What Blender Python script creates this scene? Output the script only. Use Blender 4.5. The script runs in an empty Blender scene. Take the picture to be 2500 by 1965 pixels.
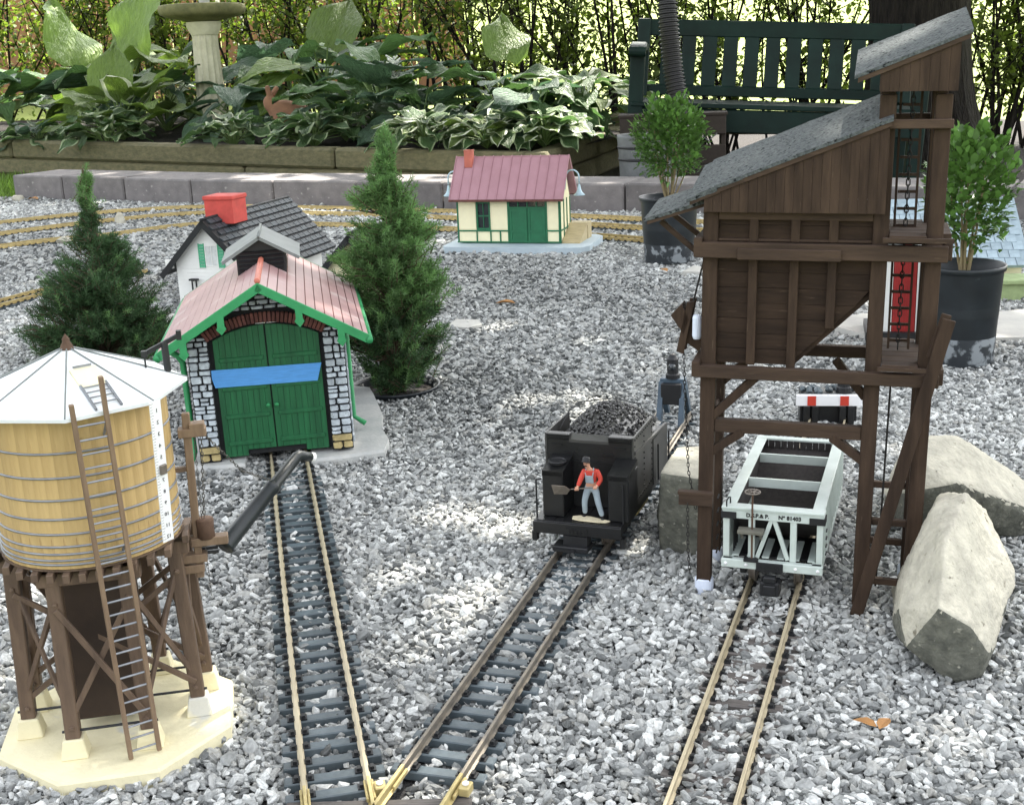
import bpy, math, random
import numpy as np
from mathutils import Vector, Matrix, Euler, noise

random.seed(7)
RNG = np.random.default_rng(11)
SC = bpy.context.scene
COL = SC.collection
R = math.radians

# ------------------------------------------------------------------ camera
cam_data = bpy.data.cameras.new('camera')
cam_data.sensor_width = 36.0
cam_data.lens = 43.2
cam_data.clip_start = 0.02
cam_data.clip_end = 400.0
cam = bpy.data.objects.new('camera', cam_data)
COL.objects.link(cam)
PITCH, ROLL = R(15.838), R(-2.3515)
fwd = Vector((0, math.cos(PITCH), -math.sin(PITCH)))
right0 = Vector((1, 0, 0))
up0 = right0.cross(fwd)
rgt = right0 * math.cos(ROLL) + up0 * math.sin(ROLL)
upv = up0 * math.cos(ROLL) - right0 * math.sin(ROLL)
m = Matrix((rgt, upv, -fwd)).transposed().to_4x4()
m.translation = Vector((0, 0, 0.526))
cam.matrix_world = m
SC.camera = cam

# ------------------------------------------------------------------ light
SUN_DIR = Vector((0.30, 0.52, 0.80)).normalized()      # towards the sun, behind and to the right
sun_data = bpy.data.lights.new('sun', 'SUN')
sun_data.energy = 4.0
sun_data.angle = R(0.53)
sun_data.color = (1.0, 0.94, 0.84)
sun = bpy.data.objects.new('sun', sun_data)
COL.objects.link(sun)
sun.location = SUN_DIR * 30
sun.rotation_euler = SUN_DIR.to_track_quat('Z', 'Y').to_euler()

world = bpy.data.worlds.new('World')
SC.world = world
world.use_nodes = True
wn = world.node_tree
wn.nodes.clear()
wo = wn.nodes.new('ShaderNodeOutputWorld')
wb = wn.nodes.new('ShaderNodeBackground')
ws = wn.nodes.new('ShaderNodeTexSky')
ws.sky_type = 'NISHITA'
ws.sun_disc = False
ws.sun_elevation = math.asin(SUN_DIR.z)
ws.sun_rotation = math.atan2(SUN_DIR.x, SUN_DIR.y)
ws.air_density = 1.0
ws.dust_density = 4.0
ws.ozone_density = 0.6
wb.inputs['Strength'].default_value = 0.15
hs_ = wn.nodes.new('ShaderNodeHueSaturation')                # thin high cloud: a whiter sky than the clear-air model
hs_.inputs['Saturation'].default_value = .24
hs_.inputs['Value'].default_value = 1.0
wn.links.new(ws.outputs[0], hs_.inputs['Color'])
wn.links.new(hs_.outputs[0], wb.inputs[0])
wn.links.new(wb.outputs[0], wo.inputs[0])

SC.view_settings.view_transform = 'Standard'
SC.view_settings.look = 'None'
SC.view_settings.gamma = 1.0
SC.view_settings.use_curve_mapping = False
SC.view_settings.exposure = 2.35

# ------------------------------------------------------------------ helpers: objects
def tag(o, label=None, cat=None, group=None, kind=None):
    if label: o['label'] = label
    if cat: o['category'] = cat
    if group: o['group'] = group
    if kind: o['kind'] = kind
    return o

def thing(name, label, cat, loc=(0, 0, 0), rot=(0, 0, 0), group=None):
    o = bpy.data.objects.new(name, None)
    o.empty_display_size = 0.02
    COL.objects.link(o)
    o.location = loc
    o.rotation_euler = rot
    return tag(o, label, cat, group)

def link(name, me, parent=None, loc=None, rot=None, scale=None):
    o = bpy.data.objects.new(name, me)
    COL.objects.link(o)
    if parent: o.parent = parent
    if loc is not None: o.location = loc
    if rot is not None: o.rotation_euler = rot
    if scale is not None: o.scale = scale
    return o

def copy_tree(o, parent=None):
    c = o.copy()
    COL.objects.link(c)
    c.parent = parent
    for ch in list(o.children):
        copy_tree(ch, c)
    return c

def rotz(a):
    return Matrix.Rotation(a, 3, 'Z')

class MB:
    """collects shapes; build() links them as one mesh object"""
    def __init__(s):
        s.v = []; s.f = []; s.m = []
    def add(s, vs, fs, mi=0):
        b = len(s.v)
        s.v += [tuple(v) for v in vs]
        s.f += [tuple(i + b for i in f) for f in fs]
        s.m += [mi] * len(fs)
        return s
    def obox(s, c, size, rot=None, ch=0.0, mi=0, taper=None):
        hx, hy, hz = size[0] / 2, size[1] / 2, size[2] / 2
        c = Vector(c)
        vs, fs = [], []
        if ch <= 0:
            for sx in (-1, 1):
                for sy in (-1, 1):
                    for sz in (-1, 1):
                        vs.append(Vector((sx * hx, sy * hy, sz * hz)))
            fs = [(0, 1, 3, 2), (4, 6, 7, 5), (0, 4, 5, 1), (2, 3, 7, 6), (0, 2, 6, 4), (1, 5, 7, 3)]
        else:
            ch = min(ch, hx * .9, hy * .9, hz * .9)
            ix = {}
            for sx in (-1, 1):
                for sy in (-1, 1):
                    for sz in (-1, 1):
                        for a in range(3):
                            p = [sx * (hx - ch), sy * (hy - ch), sz * (hz - ch)]
                            p[a] = (sx * hx, sy * hy, sz * hz)[a]
                            ix[(sx, sy, sz, a)] = len(vs)
                            vs.append(Vector(p))
            raw = []
            for a in range(3):
                o1, o2 = [b for b in range(3) if b != a]
                for sg in (-1, 1):
                    q = []
                    for s1, s2 in ((-1, -1), (1, -1), (1, 1), (-1, 1)):
                        k = [0, 0, 0]; k[a] = sg; k[o1] = s1; k[o2] = s2
                        q.append(ix[(*k, a)])
                    raw.append(q)
                for s1 in (-1, 1):
                    for s2 in (-1, 1):
                        q = []
                        for sg, ax in ((-1, o1), (-1, o2), (1, o2), (1, o1)):
                            k = [0, 0, 0]; k[a] = sg; k[o1] = s1; k[o2] = s2
                            q.append(ix[(*k, ax)])
                        raw.append(q)
            for sx in (-1, 1):
                for sy in (-1, 1):
                    for sz in (-1, 1):
                        raw.append([ix[(sx, sy, sz, a)] for a in range(3)])
            for q in raw:
                n = (vs[q[1]] - vs[q[0]]).cross(vs[q[2]] - vs[q[0]])
                cc = sum((vs[i] for i in q), Vector()) / len(q)
                fs.append(tuple(q) if n.dot(cc) > 0 else tuple(reversed(q)))
        if taper:
            vs = [Vector((v.x * (1 + (taper - 1) * (v.z + hz) / (2 * hz)), v.y * (1 + (taper - 1) * (v.z + hz) / (2 * hz)), v.z)) for v in vs]
        if rot is not None:
            vs = [rot @ v for v in vs]
        return s.add([v + c for v in vs], fs, mi)
    def box(s, x0, x1, y0, y1, z0, z1, ch=0.0, mi=0):
        return s.obox(((x0 + x1) / 2, (y0 + y1) / 2, (z0 + z1) / 2), (abs(x1 - x0), abs(y1 - y0), abs(z1 - z0)), None, ch, mi)
    def bar(s, p, q, w, h, ch=0.0, up=(0, 0, 1), mi=0):
        p, q = Vector(p), Vector(q)
        d = q - p
        L = d.length
        d.normalize()
        up = Vector(up)
        if abs(d.dot(up)) > .98: up = Vector((0, 1, 0))
        sx = d.cross(up).normalized()
        uz = sx.cross(d).normalized()
        rot = Matrix((sx, d, uz)).transposed()
        return s.obox((p + q) / 2, (w, L, h), rot, ch, mi)
    def tube(s, pts, r, n=8, cap=True, mi=0):
        pts = [Vector(p) for p in pts]
        k = len(pts)
        rs = [r] * k if not hasattr(r, '__len__') else list(r)
        vs, fs = [], []
        ref = None
        for i, p in enumerate(pts):
            d = (pts[min(i + 1, k - 1)] - pts[max(i - 1, 0)]).normalized()
            if ref is None:
                ref = Vector((0, 0, 1)) if abs(d.z) < .9 else Vector((1, 0, 0))
            a = d.cross(ref).normalized()
            b = a.cross(d).normalized()
            ref = b
            for j in range(n):
                t = 2 * math.pi * j / n
                vs.append(p + (a * math.cos(t) + b * math.sin(t)) * rs[i])
        for i in range(k - 1):
            for j in range(n):
                fs.append((i * n + j, i * n + (j + 1) % n, (i + 1) * n + (j + 1) % n, (i + 1) * n + j))
        if cap:
            fs.append(tuple(range(n))[::-1] if True else ())
            fs.append(tuple((k - 1) * n + j for j in range(n)))
        return s.add(vs, fs, mi)
    def lathe(s, prof, n=24, c=(0, 0, 0), rot=None, mi=0, flute=None, close=False):
        vs, fs = [], []
        c = Vector(c)
        for (r, z) in prof:
            for j in range(n):
                t = 2 * math.pi * j / n
                rr = r * (flute(t, z) if flute else 1)
                v = Vector((rr * math.cos(t), rr * math.sin(t), z))
                vs.append((rot @ v if rot is not None else v) + c)
        k = len(prof)
        for i in range(k - 1):
            for j in range(n):
                fs.append((i * n + j, i * n + (j + 1) % n, (i + 1) * n + (j + 1) % n, (i + 1) * n + j))
        if prof[0][0] > 1e-6 and close: fs.append(tuple(range(n))[::-1])
        if prof[-1][0] > 1e-6 and close: fs.append(tuple((k - 1) * n + j for j in range(n)))
        return s.add(vs, fs, mi)
    def prism(s, poly, vec, mi=0):
        poly = [Vector(p) for p in poly]
        vec = Vector(vec)
        n = len(poly)
        nrm = Vector()
        for i in range(n):
            nrm += poly[i].cross(poly[(i + 1) % n])
        if nrm.dot(vec) > 0: poly = poly[::-1]
        vs = poly + [p + vec for p in poly]
        fs = [tuple(range(n)), tuple(range(2 * n - 1, n - 1, -1))]
        for i in range(n):
            j = (i + 1) % n
            fs.append((i, n + i, n + j, j))
        return s.add(vs, fs, mi)
    def mesh(s, name, mat, smooth=False):
        me = bpy.data.meshes.new(name)
        me.from_pydata(s.v, [], s.f)
        mats = mat if isinstance(mat, (list, tuple)) else [mat]
        for mm in mats: me.materials.append(mm)
        if len(mats) > 1: me.polygons.foreach_set('material_index', s.m)
        if smooth: me.polygons.foreach_set('use_smooth', [True] * len(s.f))
        me.update()
        return me
    def build(s, name, mat, parent=None, smooth=False):
        return link(name, s.mesh(name, mat, smooth), parent)

def np_mesh(name, V, F, mat, tone=None, smooth=False):
    """V (n,3), F (m,4) or (m,3) arrays"""
    me = bpy.data.meshes.new(name)
    V = np.asarray(V, np.float32); F = np.asarray(F, np.int32)
    k = F.shape[1]
    me.vertices.add(len(V)); me.vertices.foreach_set('co', V.ravel())
    me.loops.add(F.size); me.loops.foreach_set('vertex_index', F.ravel())
    me.polygons.add(len(F))
    me.polygons.foreach_set('loop_start', np.arange(0, F.size, k, dtype=np.int32))
    me.polygons.foreach_set('loop_total', np.full(len(F), k, np.int32))
    if smooth: me.polygons.foreach_set('use_smooth', np.ones(len(F), bool))
    me.update(calc_edges=True)
    if tone is not None:
        at = me.attributes.new('tone', 'FLOAT', 'FACE')
        at.data.foreach_set('value', np.asarray(tone, np.float32))
    me.materials.append(mat)
    return me

def skin(name, verts, edges, radii, mat, parent=None, sub=2, smooth=True):
    """one continuous organic body grown around a skeleton, frozen to a mesh"""
    me = bpy.data.meshes.new(name)
    me.from_pydata([tuple(v) for v in verts], edges, [])
    o = bpy.data.objects.new(name, me)
    COL.objects.link(o)
    o.modifiers.new('Skin', 'SKIN')
    me.skin_vertices.new() if not me.skin_vertices else None
    for i, r in enumerate(radii):
        rr = r if hasattr(r, '__len__') else (r, r)
        me.skin_vertices[0].data[i].radius = rr
    me.skin_vertices[0].data[0].use_root = True
    sb = o.modifiers.new('Sub', 'SUBSURF'); sb.levels = sub; sb.render_levels = sub
    dg = bpy.context.evaluated_depsgraph_get()
    dg.update()
    nm = bpy.data.meshes.new_from_object(o.evaluated_get(dg))
    bpy.data.objects.remove(o)
    nm.name = name
    nm.materials.clear(); nm.materials.append(mat)
    nm.polygons.foreach_set('use_smooth', [smooth] * len(nm.polygons))
    return link(name, nm, parent)

# ------------------------------------------------------------------ helpers: materials
def mat(name, col, rough=.6, var=.18, scale=60, bump=0.0, bscale=None, metal=0.0, col2=None, stretch=None,
        spots=None, spec=.4, transl=0.0, tone=False, thr=(.35, .7), objrand=0.0, coat=0.0, sheen=None):
    mt = bpy.data.materials.new(name)
    mt.use_nodes = True
    nt = mt.node_tree
    N, L = nt.nodes, nt.links
    N.clear()
    out = N.new('ShaderNodeOutputMaterial')
    bs = N.new('ShaderNodeBsdfPrincipled')
    L.new(bs.outputs[0], out.inputs[0])
    tc = N.new('ShaderNodeTexCoord')
    mp = N.new('ShaderNodeMapping')
    L.new(tc.outputs['Object'], mp.inputs[0])
    if stretch: mp.inputs['Scale'].default_value = stretch
    nz = N.new('ShaderNodeTexNoise')
    nz.inputs['Scale'].default_value = scale
    nz.inputs['Detail'].default_value = 6
    nz.inputs['Roughness'].default_value = .65
    L.new(mp.outputs[0], nz.inputs['Vector'])
    c1 = Vector(col)
    c2 = Vector(col2) if col2 else c1 * (1 - var)
    if not col2: c1 = c1 * (1 + var)
    rp = N.new('ShaderNodeValToRGB')
    rp.color_ramp.elements[0].position = thr[0]
    rp.color_ramp.elements[1].position = thr[1]
    rp.color_ramp.elements[0].color = (*c2, 1)
    rp.color_ramp.elements[1].color = (*c1, 1)
    L.new(nz.outputs['Fac'], rp.inputs[0])
    csock = rp.outputs[0]
    if spots:                                             # (colour, scale, threshold)
        n2 = N.new('ShaderNodeTexNoise')
        n2.inputs['Scale'].default_value = spots[1]
        n2.inputs['Detail'].default_value = 4
        L.new(mp.outputs[0], n2.inputs['Vector'])
        r2 = N.new('ShaderNodeValToRGB')
        r2.color_ramp.elements[0].position = spots[2]
        r2.color_ramp.elements[1].position = min(1, spots[2] + .08)
        r2.color_ramp.elements[0].color = (0, 0, 0, 1)
        r2.color_ramp.elements[1].color = (1, 1, 1, 1)
        L.new(n2.outputs['Fac'], r2.inputs[0])
        mx = N.new('ShaderNodeMixRGB')
        L.new(r2.outputs[0], mx.inputs[0]); L.new(csock, mx.inputs[1])
        mx.inputs[2].default_value = (*spots[0], 1)
        csock = mx.outputs[0]
    if tone or objrand:
        if tone:
            at = N.new('ShaderNodeAttribute'); at.attribute_name = 'tone'
            f = at.outputs['Fac']; amt = tone
        else:
            oi = N.new('ShaderNodeObjectInfo'); f = oi.outputs['Random']; amt = objrand
        mr = N.new('ShaderNodeMapRange')
        mr.inputs['To Min'].default_value = 1 - amt
        mr.inputs['To Max'].default_value = 1 + amt
        L.new(f, mr.inputs[0])
        mm = N.new('ShaderNodeVectorMath'); mm.operation = 'SCALE'
        L.new(csock, mm.inputs[0]); L.new(mr.outputs[0], mm.inputs['Scale'])
        csock = mm.outputs[0]
    L.new(csock, bs.inputs['Base Color'])
    bs.inputs['Roughness'].default_value = rough
    bs.inputs['Metallic'].default_value = metal
    bs.inputs['Specular IOR Level'].default_value = spec
    bs.inputs['Coat Weight'].default_value = coat
    if bump:
        n3 = N.new('ShaderNodeTexNoise')
        n3.inputs['Scale'].default_value = bscale or scale * 3
        n3.inputs['Detail'].default_value = 5
        L.new(mp.outputs[0], n3.inputs['Vector'])
        b = N.new('ShaderNodeBump')
        b.inputs['Strength'].default_value = 1.0
        b.inputs['Distance'].default_value = bump
        L.new(n3.outputs['Fac'], b.inputs['Height'])
        L.new(b.outputs[0], bs.inputs['Normal'])
    if transl:
        tr = N.new('ShaderNodeBsdfTranslucent')
        hs = N.new('ShaderNodeHueSaturation')
        hs.inputs['Value'].default_value = 1.6
        hs.inputs['Saturation'].default_value = 1.15
        L.new(csock, hs.inputs['Color'])
        L.new(hs.outputs[0], tr.inputs[0])
        ms = N.new('ShaderNodeMixShader')
        ms.inputs[0].default_value = transl
        L.new(bs.outputs[0], ms.inputs[1]); L.new(tr.outputs[0], ms.inputs[2])
        L.new(ms.outputs[0], out.inputs[0])
    return mt

WOODS = (30, 30, 3)
M = {}
M['brass'] = mat('weathered_brass', (.54, .47, .32), .42, col2=(.40, .34, .23), scale=12, metal=.3)
M['newbrass'] = mat('dull_yellow_brass', (.50, .41, .19), .5, var=.2, scale=90, metal=.3)
M['greybrass'] = mat('dull_rail', (.30, .26, .20), .5, col2=(.17, .155, .135), scale=80, metal=.45)
M['sleeper'] = mat('dark_plastic_sleeper', (.078, .098, .108), .38, var=.3, scale=40, bump=.0002, bscale=300, objrand=.2)
M['brownsleeper'] = mat('brown_sleeper', (.165, .148, .135), .6, col2=(.085, .075, .070), scale=14, stretch=(4, 40, 40), bump=.0005, bscale=16, objrand=.25)
M['clip'] = mat('black_clip', (.015, .016, .018), .5)
M['concrete'] = mat('pale_concrete', (.50, .50, .47), .85, col2=(.36, .37, .36), scale=25, bump=.0006, bscale=220, spots=((.24, .24, .22), 60, .68))
M['block'] = mat('grey_concrete_block', (.205, .188, .182), .9, col2=(.135, .125, .122), scale=14, bump=.002, bscale=130, objrand=.16, spots=((.30, .28, .26), 60, .64))
M['timber'] = mat('mossy_treated_timber', (.165, .142, .075), .85, col2=(.085, .082, .042), scale=5, stretch=(1.2, 12, 12), bump=.003, bscale=14, objrand=.15)
M['soil'] = mat('dark_soil', (.022, .016, .012), .95, col2=(.009, .007, .006), scale=30, bump=.012, bscale=45)
M['bark'] = mat('dark_bark', (.024, .020, .016), .95, col2=(.008, .007, .006), scale=9, stretch=(5, 5, 1), bump=.03, bscale=12, spec=.15)
M['crown'] = mat('tree_leaf', (.06, .10, .022), .5, scale=3, transl=.3, tone=.4)
M['benchgreen'] = mat('dark_green_paint', (.004, .016, .012), .6, var=.35, scale=7, bump=.0006, bscale=60, spec=.22, spots=((.03, .028, .02), 30, .75))
M['hose'] = mat('black_corrugated_plastic', (.012, .011, .011), .35)
M['pot'] = mat('black_plastic_pot', (.014, .018, .021), .42, var=.3, scale=20, spots=((.05, .06, .065), 55, .69))
M['dustpot'] = mat('dusty_pot_foot', (.02, .025, .029), .7, scale=60, spots=((.20, .22, .23), 45, .50))
M['stone_bb'] = mat('mossy_cast_stone', (.62, .59, .44), .9, col2=(.42, .41, .28), scale=9, bump=.003, bscale=90)
M['mossy_rim'] = mat('mossy_bowl_rim', (.20, .19, .085), .9, col2=(.11, .11, .05), scale=16, bump=.004, bscale=60)
M['terracotta'] = mat('terracotta', (.27, .14, .078), .9, col2=(.18, .095, .055), scale=20, bump=.001)
M['tower'] = mat('brown_stained_wood', (.066, .042, .028), .8, col2=(.028, .0175, .012), scale=9, stretch=(9, 9, 1.2), bump=.0006, bscale=26, objrand=.08, spec=.2, spots=((.095, .066, .046), 40, .68))
M['towerh'] = mat('brown_stained_beam', (.078, .050, .033), .8, col2=(.036, .023, .016), scale=9, stretch=(1.2, 9, 9), bump=.0006, bscale=26, objrand=.10, spec=.25, spots=((.105, .073, .05), 40, .68))
M['towerpanel'] = mat('brown_bin_board', (.048, .030, .020), .85, col2=(.022, .014, .010), scale=10, stretch=(1.2, 9, 9), bump=.0006, bscale=30, spec=.2, spots=((.07, .048, .034), 40, .67))
M['grit'] = mat('gritty_roofing', (.135, .148, .148), .95, col2=(.055, .062, .064), scale=300, bump=.003, bscale=330, spec=.2, spots=((.007, .009, .010), 240, .575))
M['black'] = mat('matt_black', (.012, .0125, .014), .5, var=.3, scale=40)
M['tender'] = mat('tender_black', (.0105, .0108, .0115), .40, var=.35, scale=30, bump=.0002, bscale=300, spots=((.03, .03, .029), 60, .70))
M['tendergrey'] = mat('tender_side_grey', (.062, .061, .057), .45, col2=(.036, .036, .034), scale=18)
M['coal'] = mat('coal', (.030, .029, .028), .35, var=.6, scale=80, spec=.7)
M['iron'] = mat('blue_grey_iron', (.055, .085, .115), .45, var=.25, scale=60)
M['white'] = mat('white_plastic', (.80, .80, .80), .4, var=.03)
M['pvc'] = mat('pvc_pipe', (.68, .74, .86), .35, var=.05)
M['red'] = mat('red_paint', (.52, .045, .025), .5, var=.1)
M['cargrey'] = mat('pale_grey_green_paint', (.55, .61, .57), .5, col2=(.45, .51, .47), scale=30, spots=((.30, .31, .28), 70, .70))
M['cardark'] = mat('dark_car_interior', (.050, .043, .040), .8, col2=(.03, .026, .025), scale=40, stretch=(6, 6, 1))
M['tank'] = mat('ochre_stave', (.56, .40, .18), .6, col2=(.41, .28, .115), scale=9, stretch=(9, 9, 1), bump=.0003, bscale=60, objrand=.10, spots=((.24, .135, .055), 24, .645))
M['tankwood'] = mat('weathered_brown_plastic', (.165, .110, .072), .6, col2=(.088, .058, .040), scale=16, stretch=(6, 6, 1), bump=.0004, bscale=60, objrand=.12)
M['ladderwood'] = mat('tan_brown_plastic', (.25, .172, .108), .6, col2=(.155, .102, .065), scale=22, stretch=(6, 6, 1))
M['darkbox'] = mat('dark_brown_box', (.055, .034, .022), .75, col2=(.03, .019, .013), scale=16, bump=.0008, bscale=60)
M['hoop'] = mat('grey_hoop', (.26, .27, .29), .45, metal=.5, scale=60)
M['tankroof'] = mat('white_roof_paint', (.78, .81, .82), .45, col2=(.66, .685, .69), scale=26, spots=((.55, .56, .55), 30, .70))
M['cream'] = mat('cream_slab', (.80, .735, .49), .75, col2=(.69, .63, .42), scale=18, bump=.0010, bscale=120, spots=((.56, .55, .49), 20, .60))
M['stone'] = mat('painted_stone', (.60, .66, .70), .85, col2=(.34, .38, .41), scale=110, bump=.001, bscale=160, objrand=.22, spots=((.06, .065, .07), 240, .64))
M['tanstone'] = mat('tan_quoin', (.50, .40, .19), .85, col2=(.30, .24, .11), scale=90, bump=.0008, bscale=160, objrand=.1)
M['mortar'] = mat('black_mortar', (.014, .015, .016), .9)
M['brick'] = mat('dark_brick', (.16, .060, .045), .85, col2=(.09, .035, .03), scale=90, objrand=.3, bump=.0005)
M['doorgreen'] = mat('door_green', (.013, .130, .045), .5, col2=(.007, .075, .027), scale=10, stretch=(12, 12, 1), bump=.0005, bscale=16)
M['trimgreen'] = mat('trim_green', (.030, .255, .090), .5, var=.15, scale=30)
M['pinkroof'] = mat('faded_red_roof', (.47, .305, .30), .34, col2=(.385, .235, .235), scale=14, spots=((.52, .40, .39), 16, .60))
M['ridgered'] = mat('ridge_red', (.50, .15, .10), .55)
M['zinc'] = mat('grey_zinc', (.20, .215, .21), .5, col2=(.14, .155, .15), scale=20)
M['tape'] = mat('blue_tape', (.085, .30, .66), .6, var=.10, scale=60, stretch=(1, 1, 8), bump=.0004, bscale=160)
M['mauve'] = mat('mauve_metal_roof', (.395, .215, .245), .45, col2=(.335, .175, .20), scale=16)
M['depotcream'] = mat('depot_cream', (.84, .78, .52), .6, var=.04, scale=40)
M['depotgreen'] = mat('depot_green', (.018, .135, .060), .5, var=.15, scale=30)
M['slabblue'] = mat('pale_blue_slab', (.47, .55, .59), .7, col2=(.40, .48, .52), scale=30)
M['chimred'] = mat('chimney_red', (.52, .07, .055), .7, var=.15, scale=40)
M['softred'] = mat('chimney_soft_red', (.46, .13, .09), .7, var=.15, scale=40)
M['shingle'] = mat('dark_shingle', (.045, .058, .066), .55, col2=(.028, .036, .042), scale=60, objrand=.3)
M['blackroof'] = mat('black_roof_edge', (.010, .011, .012), .6)
M['whitewall'] = mat('white_clapboard', (.80, .80, .76), .6, var=.04, scale=30)
M['shutter'] = mat('mint_shutter', (.10, .42, .24), .5, var=.1)
M['glass'] = mat('dark_glass', (.02, .025, .03), .08, var=.1, spec=.8)
M['bluelamp'] = mat('pale_blue_enamel', (.42, .56, .63), .35, var=.05)
M['shed'] = mat('shed_red', (.33, .022, .020), .6, var=.15)
M['bluegrey'] = mat('blue_grey_shingle', (.36, .45, .50), .7, col2=(.27, .34, .38), scale=50, objrand=.15)
M['mossgreen'] = mat('faded_green_board', (.30, .38, .18), .7)
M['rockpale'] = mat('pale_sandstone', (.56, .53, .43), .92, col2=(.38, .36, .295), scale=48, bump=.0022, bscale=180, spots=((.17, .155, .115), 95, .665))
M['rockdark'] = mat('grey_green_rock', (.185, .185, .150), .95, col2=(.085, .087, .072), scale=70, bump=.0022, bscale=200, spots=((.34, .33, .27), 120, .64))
M['flag'] = mat('pale_flagstone', (.52, .51, .46), .9, col2=(.42, .41, .38), scale=14, bump=.001, bscale=90)
M['galv'] = mat('dull_galvanised', (.17, .18, .18), .6, col2=(.10, .105, .105), scale=12, metal=.2)
M['crate'] = mat('dark_crate_wood', (.030, .022, .016), .8)
M['rope'] = mat('dark_cord', (.02, .018, .016), .8)
M['chain'] = mat('dull_chain', (.10, .095, .085), .5, metal=.4)
M['rust'] = mat('rusty_weight', (.085, .048, .030), .8, var=.3, scale=70, bump=.0006)
M['skin'] = mat('skin', (.62, .33, .22), .6, var=.05)
M['redshirt'] = mat('red_shirt', (.52, .055, .035), .7, var=.12, scale=90)
M['denim'] = mat('pale_overalls', (.30, .36, .40), .75, var=.15, scale=90)
M['beigebase'] = mat('beige_plate', (.74, .66, .46), .6)
M['dullsteel'] = mat('dull_steel', (.17, .145, .12), .5, metal=.3, scale=70, var=.3)
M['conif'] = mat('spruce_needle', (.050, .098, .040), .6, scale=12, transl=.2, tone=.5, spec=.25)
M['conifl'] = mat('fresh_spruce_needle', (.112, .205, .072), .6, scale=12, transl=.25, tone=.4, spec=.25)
M['twig'] = mat('twig_bark', (.085, .060, .036), .85)
M['paletwig'] = mat('pale_twig', (.24, .19, .10), .8)
M['boxleaf'] = mat('boxwood_leaf', (.085, .165, .042), .38, scale=30, transl=.28, tone=.45)
M['shrubleaf'] = mat('shrub_leaf', (.085, .12, .026), .55, scale=6, transl=.45, tone=.5)
M['hosta_g'] = mat('hosta_green', (.115, .20, .072), .42, col2=(.08, .15, .055), scale=7, stretch=(1.2, 4, 1), transl=.2, objrand=.3, bump=.03, bscale=9)
M['hosta_y'] = mat('hosta_lime', (.175, .255, .065), .44, col2=(.13, .20, .05), scale=7, stretch=(1.2, 4, 1), transl=.22, objrand=.25, bump=.03, bscale=9)
M['hosta_b'] = mat('hosta_blue_green', (.095, .165, .095), .40, col2=(.068, .122, .07), scale=7, stretch=(1.2, 4, 1), transl=.18, objrand=.3, bump=.03, bscale=9)
M['hosta_m'] = mat('hosta_margin', (.25, .31, .17), .45, scale=9, transl=.22, objrand=.2)
M['hosta_w'] = mat('hosta_white_margin', (.48, .52, .38), .45, scale=9, transl=.25, objrand=.15)
M['stalk'] = mat('leaf_stalk', (.13, .20, .06), .5)
M['lawn'] = mat('lawn', (.235, .285, .07), .9, col2=(.16, .20, .05), scale=3, bump=.01, bscale=80)
M['grass'] = mat('grass_blade', (.12, .20, .04), .6, transl=.3, tone=.4)
M['farleaf'] = mat('far_foliage', (.13, .17, .04), .6, scale=.8, transl=.35, tone=.5)
M['fence_tc'] = mat('terracotta_fence', (.30, .145, .078), .8, col2=(.20, .10, .058), scale=3)
M['fallen'] = mat('fallen_leaf', (.36, .18, .06), .7, var=.3, scale=50)
M['letter'] = mat('black_lettering', (.015, .015, .015), .6)
# ================================================================== SETTING
ZG = -0.020                                             # earth under the gravel; rail tops are z = 0

# ---- lawn sheet to the horizon
gv, gf = [], []
xs = [-90, -30, -12, -6, -3, 0, 3, 6, 12, 30, 90]
ys = [-20, 0, 3, 6, 9, 13, 18, 26, 45, 120]
for y in ys:
    for x in xs:
        gv.append((x, y, -0.075 + max(0, y - 9.5) * .105))
for j in range(len(ys) - 1):
    for i in range(len(xs) - 1):
        a = j * len(xs) + i
        gf.append((a, a + 1, a + 1 + len(xs), a + len(xs)))
mb = MB(); mb.v = gv; mb.f = gf; mb.m = [0] * len(gf)
tag(mb.build('lawn', M['lawn']), kind='structure')

# line of the block edging (front foot), left to right
EDGE = [(-2.62, 5.83), (-2.20, 5.60), (-1.272, 5.06), (-0.555, 4.66), (0.414, 4.245), (1.503, 3.66), (2.7, 3.0)]
def edge_at(x):
    for (a, b) in zip(EDGE, EDGE[1:]):
        if a[0] <= x <= b[0]:
            t = (x - a[0]) / (b[0] - a[0]); return a[1] + t * (b[1] - a[1])
    return EDGE[0][1] if x < EDGE[0][0] else EDGE[-1][1]

# ---- gravel bed sheet
mb = MB()
poly = [(-3.6, -.4), (3.2, -.4), (3.2, 2.9)] + [(x, y + .12) for x, y in EDGE[::-1]] + [(-3.6, 6.35)]
mb.prism([(x, y, ZG) for x, y in poly], (0, 0, -.03))
tag(mb.build('gravel_bed', mat('gravel_bed', (.045, .045, .045), .95, scale=200, var=.4, bump=.004, bscale=400)), kind='structure')
# ---- dark soil round the bench and tree
mb = MB()
n = 22
vs, fs = [], []
for j in range(n):
    for i in range(n):
        x = -.1 + 3.7 * i / (n - 1); y = 3.2 + 6.4 * j / (n - 1)
        y = max(y, edge_at(x) + .10)
        vs.append((x, y, -.062 + .014 * noise.noise(Vector((x * 3, y * 3, 1)))))
for j in range(n - 1):
    for i in range(n - 1):
        a = j * n + i
        fs.append((a, a + 1, a + n + 1, a + n))
mb.add(vs, fs)
tag(mb.build('soil', M['soil'], smooth=True), kind='structure')

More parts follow.
